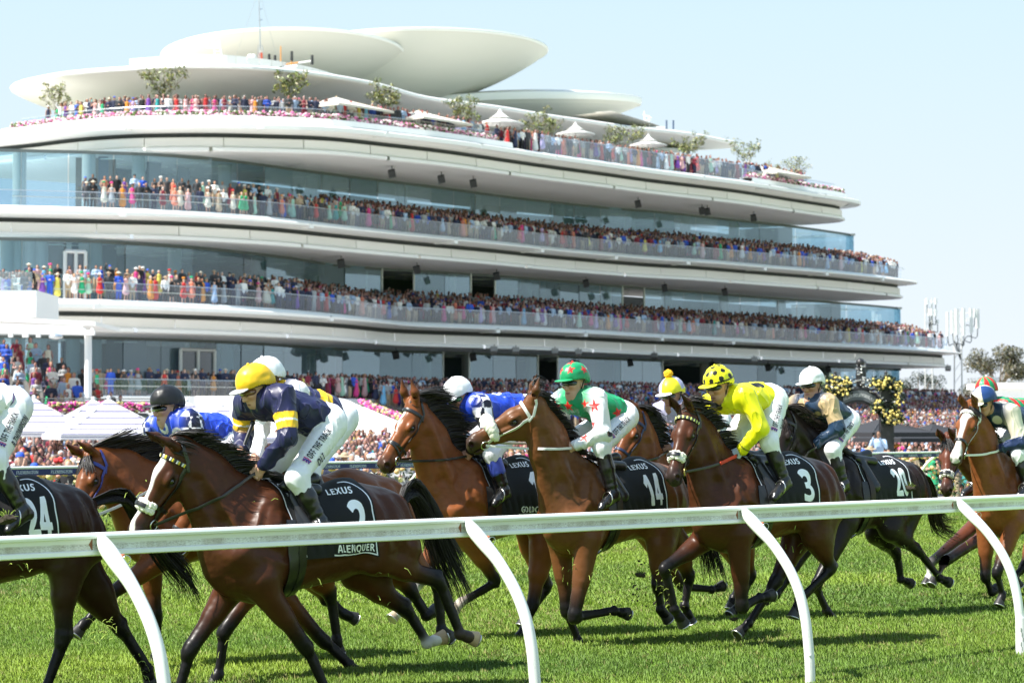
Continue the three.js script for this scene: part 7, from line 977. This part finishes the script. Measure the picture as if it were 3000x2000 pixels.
// number 1, white cap and blue silks
if (want('H1')) {
  HS.H1 = makeHorse({ rider: RD.H1, seed: 1, label: 'bright bay horse with narrow white star and big black mane beside the fleece noseband horse', coat: [0.200, 0.063, 0.019], belly: redbay, withers: [1342, 1336], poll: [1204, 1180], nose: [1104, 1358], roll: -4, ears: [-0.10, 0.15],
    blaze: (h) => (h > 0.07 && h < 0.29 ? lerp(0.017, 0.008, sstep(0.1, 0.28, h)) : 0),
    fore: [{ near: true, p: [[1452, 1702], [1352, 1762], [1330, 1790]], sock: { c: [0.42, 0.36, 0.30], hoof: [0.35, 0.29, 0.2] } }, { near: false, p: [[1232, 1700], [1180, 1780], [1143, 1818]], sock: { c: WHITE, high: true, hoof: [0.40, 0.32, 0.22] } }],
    hind: [{ near: true, p: [[1590, 1600], [1560, 1775], [1522, 1862], [1504, 1890]] }, { near: false, p: [[1560, 1600], [1600, 1720], [1545, 1800], [1530, 1830]] }],
    mane: { len: 0.27, up: 0.5, back: 1.0, out: 0.45, g: 0.55, n: 520, shape: (t) => 0.8 + 0.4 * t }, forelock: 50, flBack: 1.5, flDir: -0.7, bridle: { c: 'black', drop: true, ringMat: steel }, cloth: { n: '1', t: 'GOLDCHRI', strap: 'brown' } });
  const rg = marks('ring', [[1432, 1147, 0.05], [1452, 1150, 0.05], [1404, 1143, 0.035], [1337, 1222, 0.06], [1395, 1213, 0.04], [1345, 1240, 0.04]]);
  JS.H1 = makeJockey({ rider: RD.H1, seed: 88, label: 'jockey in a white cap and blue silks crouched low, above the horse with a narrow white star', head: [1342, 1162], face: [0.86, -0.46, -0.16], crown: [0.45, 1, 0], shN: [1412, 1186], shF: [1306, 1196], elN: [1428, 1268], elF: [1335, 1255], haN: [1368, 1335], haF: [1345, 1318], hip: [1530, 1196], knN: [1440, 1330], anN: [1478, 1440], toN: [1448, 1474, 0.33], lens: 'green', stubble: 0.15, nameText: '', sock: std([0.05, 0.08, 0.45], 0.4),
    silks: { prep: rg.prep, body: (t, x, y, z) => (rg.on(x, y, z) ? PURE : ROYAL), sleeve: check(PURE, COAL) }, cap: { c: () => PURE, peak: PURE } });
  reins(HS.H1, JS.H1.J.haN, JS.H1.J.haF, leather.black);
}
// lilac and yellow, between 14 and 3
if (want('HL')) {
  HS.HL = makeHorse({ rider: RD.HL, seed: 9, label: 'red bay horse hidden between numbers 14 and 3, its neck and one ear showing', coat: redbay, belly: redbay, wy: 1.52, poll: [1856, 1212], nose: [1778, 1372], ears: [-0.02, 0.16],
    fore: [{ near: true, p: [[1940, 1690], [1960, 1770], [1985, 1800]] }, { near: false, p: [[2004, 1722], [2085, 1728], [2128, 1712]] }],
    hind: [{ near: true, p: [[2170, 1600], [2200, 1690], [2160, 1780], [2140, 1800]] }, { near: false, p: [[2140, 1600], [2180, 1680], [2150, 1750], [2140, 1780]] }],
    bridle: { c: 'navy' }, mane: { len: 0.2 } });
  JS.HL = makeJockey({ rider: RD.HL, seed: 99, label: 'jockey in lilac and yellow silks with a yellow pompom on the cap', head: [1968, 1157], face: [0.94, -0.28, -0.14], shN: [2030, 1198], shF: [1928, 1206], elN: [2040, 1280], elF: [1922, 1275], haN: [1960, 1318], haF: [1908, 1296], hip: [2090, 1225], knN: [2050, 1340], anN: [2080, 1440], toN: [2050, 1475, 0.33], skin: [0.36, 0.19, 0.12], stubble: 0.1, nameText: 'YMN',
    silks: { body: () => LILAC, sleeve: (t) => (t > 0.22 && t < 0.5 ? [0.78, 0.68, 0.015] : LILAC) }, cap: { c: (q) => (q[1] < 0.048 ? (q[0] > 0.09 ? [0.7, 0.7, 0.75] : [0.78, 0.70, 0.02]) : ((q[2] < 0.02) !== (q[0] < -0.02) ? [0.78, 0.70, 0.02] : LILAC)), peak: [0.66, 0.66, 0.74], pom: [0.85, 0.45, 0.01] } });
  reins(HS.HL, JS.HL.J.haN, JS.HL.J.haF, leather.black);
  whip('thin black whip held by the lilac jockey', RD.HL.world(JS.HL.J.haF), RD.HL.world(RD.HL.P(1932, 1248, -0.1)).sub(RD.HL.world(JS.HL.J.haF)).toArray(), 0.16, 0.3);
}
// number 20, navy silks with tan spots
if (want('H20')) {
  HS.H20 = makeHorse({ rider: RD.H20, seed: 20, label: 'near black horse wearing cloth number 20, behind and right of number 3', coat: nearblack, belly: brown, points: [0.006, 0.0055, 0.006], wy: 1.53, poll: [2292, 1214], nose: [2262, 1392], roll: -6, ears: [-0.01, 0.17], hair: [0.02, 0.012, 0.009],
    fore: [{ near: true, p: [[2390, 1718], [2422, 1790], [2438, 1812]] }, { near: false, p: [[2310, 1690], [2275, 1740], [2240, 1760]] }],
    hind: [{ near: true, p: [[2610, 1550], [2688, 1612], [2754, 1694], [2788, 1708]] }, { near: false, p: [[2570, 1560], [2626, 1620], [2640, 1698], [2678, 1712]] }],
    tail: [[2722, 1420], [2742, 1500], [2758, 1540], [2800, 1556]], tailSpread: 0.10, bridle: { c: 'black' }, cloth: { n: '20', t: 'PRETAIN', seat: 'black' } });
  const sp = marks('dot', [[2405, 1186, 0.046], [2349, 1182, 0.05], [2386, 1217, 0.046], [2398, 1212, 0.03], [2440, 1150, 0.05], [2476, 1180, 0.05]]);
  JS.H20 = makeJockey({ rider: RD.H20, seed: 20, label: 'jockey in navy silks with tan spots and tan upper sleeves, white cap', head: [2378, 1128], face: [0.95, -0.18, -0.16], shN: [2430, 1182], shF: [2336, 1182], elN: [2456, 1258], elF: [2338, 1246], haN: [2376, 1308], haF: [2334, 1280], hip: [2466, 1226], knN: [2440, 1318], anN: [2474, 1420], toN: [2446, 1452, 0.33], nameText: 'V.J', stubble: 0.3,
    silks: { prep: sp.prep, body: (t, x, y, z) => (sp.on(x, y, z) ? TAN : INK), sleeve: (t) => (t < 0.36 ? TAN : INK) }, cap: { c: () => PURE, peak: PURE } });
  reins(HS.H20, JS.H20.J.haN, JS.H20.J.haF, leather.black);
  whip('black whip dangling from the hand of the tan spotted jockey', RD.H20.world(JS.H20.J.haF), RD.H20.world(RD.H20.P(2326, 1262, -0.07)).sub(RD.H20.world(JS.H20.J.haF)).toArray(), 0.06, 0.30);
}
// right edge: white blaze and, behind it, the horse with the red and green rider
if (want('HR')) {
  HS.HR = makeHorse({ rider: RD.HR, seed: 10, label: 'bright bay horse with a broad white blaze and white bridle at the right edge', coat: [0.185, 0.060, 0.018], belly: bay, withers: [2938, 1338], poll: [2842, 1188], nose: [2793, 1338], roll: -16, ears: [0.0, 0.17],
    blaze: (h) => (h > 0.06 ? lerp(0.052, 0.026, sstep(0.08, 0.28, h)) + 0.022 * sstep(0.4, 0.58, h) : 0), muzzle: [0.06, 0.05, 0.05],
    fore: [{ near: true, p: [[2920, 1680], [2938, 1742], [2930, 1768]] }, { near: false, p: [[2888, 1692], [2906, 1735], [2915, 1728]] }],
    hind: [{ near: true, p: [[3110, 1570], [3150, 1660], [3100, 1740], [3090, 1770]] }, { near: false, p: [[3040, 1590], [3000, 1660], [2972, 1690], [2985, 1712]] }],
    mane: { len: 0.2, out: 0.4, side: 1 }, flBack: 0.8, bridle: { c: 'white', brow: 'white', nose: false }, cloth: { n: '8', t: '' } });
  obj('noseband', headStrap(HS.HR, steps(0.40, -178, 0.40, 178, 30), 0.006, 0.024, 0.006), leather.black, HS.HR.root);
  const sp = marks('dot', [[2933, 1177, 0.055], [2923, 1231, 0.05], [2909, 1258, 0.05], [2972, 1173, 0.055]]);
  JS.HR = makeJockey({ rider: RD.HR, seed: 111, label: 'jockey in navy silks with cream spots and a navy and cream quartered cap, right edge', head: [2884, 1180], face: [0.90, -0.40, 0.05], shN: [2966, 1208], shF: [2862, 1215], elN: [2990, 1296], elF: [2868, 1285], haN: [2918, 1318], haF: [2895, 1300], hip: [3030, 1240], knN: [2985, 1330], anN: [3010, 1420], toN: [2985, 1455, 0.33], gloveN: [0.012, 0.012, 0.014], gloveF: [0.012, 0.012, 0.014], nameText: 'J.M',
    silks: { prep: sp.prep, body: (t, x, y, z) => (sp.on(x, y, z) ? CREAM : INK.map((v) => v * 0.9)), sleeve: (t) => (t < 0.42 ? CREAM : [0.018, 0.035, 0.10]) }, cap: { c: (q) => (Math.abs(Math.atan2(q[2], q[0] + 0.016)) < 0.62 || Math.abs(Math.atan2(q[2], q[0] + 0.016)) > 2.4 ? CREAM : [0.015, 0.05, 0.18]), peak: CREAM } });
  reins(HS.HR, JS.HR.J.haN, JS.HR.J.haF, leather.white);
}
if (want('HB')) {
  HS.HB = makeHorse({ rider: RD.HB, seed: 12, label: 'dark red bay horse with white socks behind the white blazed horse', coat: [0.11, 0.034, 0.017], belly: redbay, wy: 1.52, poll: [2778, 1282], nose: [2766, 1436], roll: -14, ears: [0.0, 0.17],
    fore: [{ near: true, p: [[2766, 1646], [2742, 1690], [2734, 1706]], sock: { c: WHITE } }, { near: false, p: [[2724, 1650], [2722, 1690], [2718, 1702]], sock: { c: WHITE, high: true } }],
    hind: [{ near: true, p: [[3090, 1570], [3130, 1650], [3100, 1700], [3080, 1720]] }, { near: false, p: [[3060, 1570], [3080, 1640], [3050, 1690], [3040, 1710]] }], bridle: { c: 'black', puff: true } });
  JS.HB = makeJockey({ rider: RD.HB, seed: 122, label: 'jockey in red and green striped silks and cap, half hidden at the right edge', head: [2890, 1150], face: [0.92, -0.3, 0], shN: [2950, 1190], shF: [2860, 1195], elN: [2960, 1270], elF: [2860, 1260], haN: [2890, 1320], haF: [2880, 1310], hip: [3030, 1205], knN: [2990, 1330], anN: [3010, 1420], toN: [2985, 1450, 0.3], nameText: '', print: false,
    silks: { body: (t, x, y, z) => (Math.sin((x * 0.9 - y * 0.3) * 40) > 0 ? RED : GREEN) }, cap: { c: (q) => (Math.sin(Math.atan2(q[2], q[0] + 0.016) * 6) > 0 ? RED : GREEN), peak: RED } });
}
// ---------------------------------------------------------------- small details: turf in the air, noseband fleece crumbs, hoof marks
{
  const r = rng(505), bits = (list, n, spread, seed) => { const g = []; for (const [u, v, d, k, s] of list) for (let i = 0; i < k; i++) { const p = at(u + (r() - 0.5) * s * 2, v + (r() - 0.5) * s * 2, d + (r() - 0.5) * 0.6), L = 0.02 + r() * 0.045, q = V3(r() - 0.5, r() - 0.5, r() - 0.5).normalize(), m = p.clone().addScaledVector(q, L * 0.5).add(V3(0, L * 0.2, 0)); g.push(ribbon([p, m, p.clone().addScaledVector(q, L)], V3(r() - 0.5, 1, r()).normalize(), 0.0045 + r() * 0.002, 0.001, (t) => 1 - 0.7 * t)); } return g; };
  const greens = bits([[300, 1850, 15.5, 26, 40], [420, 1960, 16, 22, 40], [640, 1930, 16, 20, 60], [905, 1740, 16, 10, 40], [820, 1640, 15.8, 5, 60], [1700, 1650, 19.5, 12, 60], [1960, 1700, 19.5, 34, 40], [1975, 1760, 19.6, 22, 30], [2030, 1650, 19.6, 8, 80], [1950, 1880, 19.6, 18, 60], [2590, 1560, 23, 30, 60], [2540, 1640, 23, 18, 60], [2700, 1640, 23, 12, 60], [2320, 1640, 20, 12, 60], [1820, 1850, 19.4, 14, 60], [380, 1470, 15.8, 6, 60], [60, 1690, 15.6, 14, 40], [2300, 1560, 20, 10, 80], [2880, 1640, 24, 8, 60], [1100, 1700, 16, 10, 90], [720, 1560, 15.8, 8, 120]], 0, 0, 0);
  const t = tag(obj('flying_grass', merge(greens), std([0.26, 0.34, 0.05], 0.8, { side: THREE.DoubleSide })), 'torn grass blades flying round the legs of the horses', 'grass'); t.userData.kind = 'stuff';
  const clod = (x, u, v, d, R, label) => { const g = new THREE.IcosahedronGeometry(R, 2), q = g.attributes.position; for (let i = 0; i < q.count; i++) { const m = 1 + 0.5 * noise3(q.getX(i) / R * 1.4 + x, q.getY(i) / R * 1.4, q.getZ(i) / R * 1.4); q.setXYZ(i, q.getX(i) * m * 1.3, q.getY(i) * m * 0.8, q.getZ(i) * m); } g.computeVertexNormals(); const p = at(u, v, d), c = thing('turf_clod', label, 'clod', p.toArray()); obj('soil', g, std([0.035, 0.026, 0.016], 0.95), c); const b = []; for (let i = 0; i < 16; i++) { const a = V3(r() - 0.5, r() * 0.4 + 0.1, r() - 0.5).normalize(); b.push(ribbon([a.clone().multiplyScalar(R * 0.7), a.clone().multiplyScalar(R * 1.4).add(V3(0, R * 0.2, 0)), a.clone().multiplyScalar(R * 1.9)], V3(0, 0, 1), 0.005, 0.001, (k) => 1 - 0.7 * k)); } const gr = obj('grass_tuft', merge(b), std([0.20, 0.27, 0.04], 0.9, { side: THREE.DoubleSide }), c); gr.userData.kind = 'stuff'; };
  clod(1, 2665, 1431, 23.0, 0.040, 'grassy clod in the air above the tail of the near black horse'); clod(2, 1876, 1683, 19.8, 0.030, 'dark clod in the air between the legs of numbers 14 and 3'); clod(3, 2150, 1812, 19.7, 0.022, 'small clod just above the planted hoof of number 3'); clod(4, 20, 1520, 15.3, 0.040, 'grass clump stuck by the boot at the left edge');
  const soil = []; for (let i = 0; i < 46; i++) { const p = at(1850 + r() * 80, 1640 + r() * 140, 19.6 + r()); const R = 0.003 + r() * 0.008; soil.push(new THREE.IcosahedronGeometry(R, 0).translate(p.x, p.y, p.z)); } for (let i = 0; i < 22; i++) { const p = at(2720 + r() * 130, 1560 + r() * 260, 23 + r()); soil.push(new THREE.IcosahedronGeometry(0.004 + r() * 0.008, 0).translate(p.x, p.y, p.z)); } const s = tag(obj('flying_soil', merge(soil), std([0.03, 0.024, 0.018], 0.95)), 'specks of dark soil thrown up behind the hooves', 'soil'); s.userData.kind = 'stuff';
}
renderer.render(scene, camera);
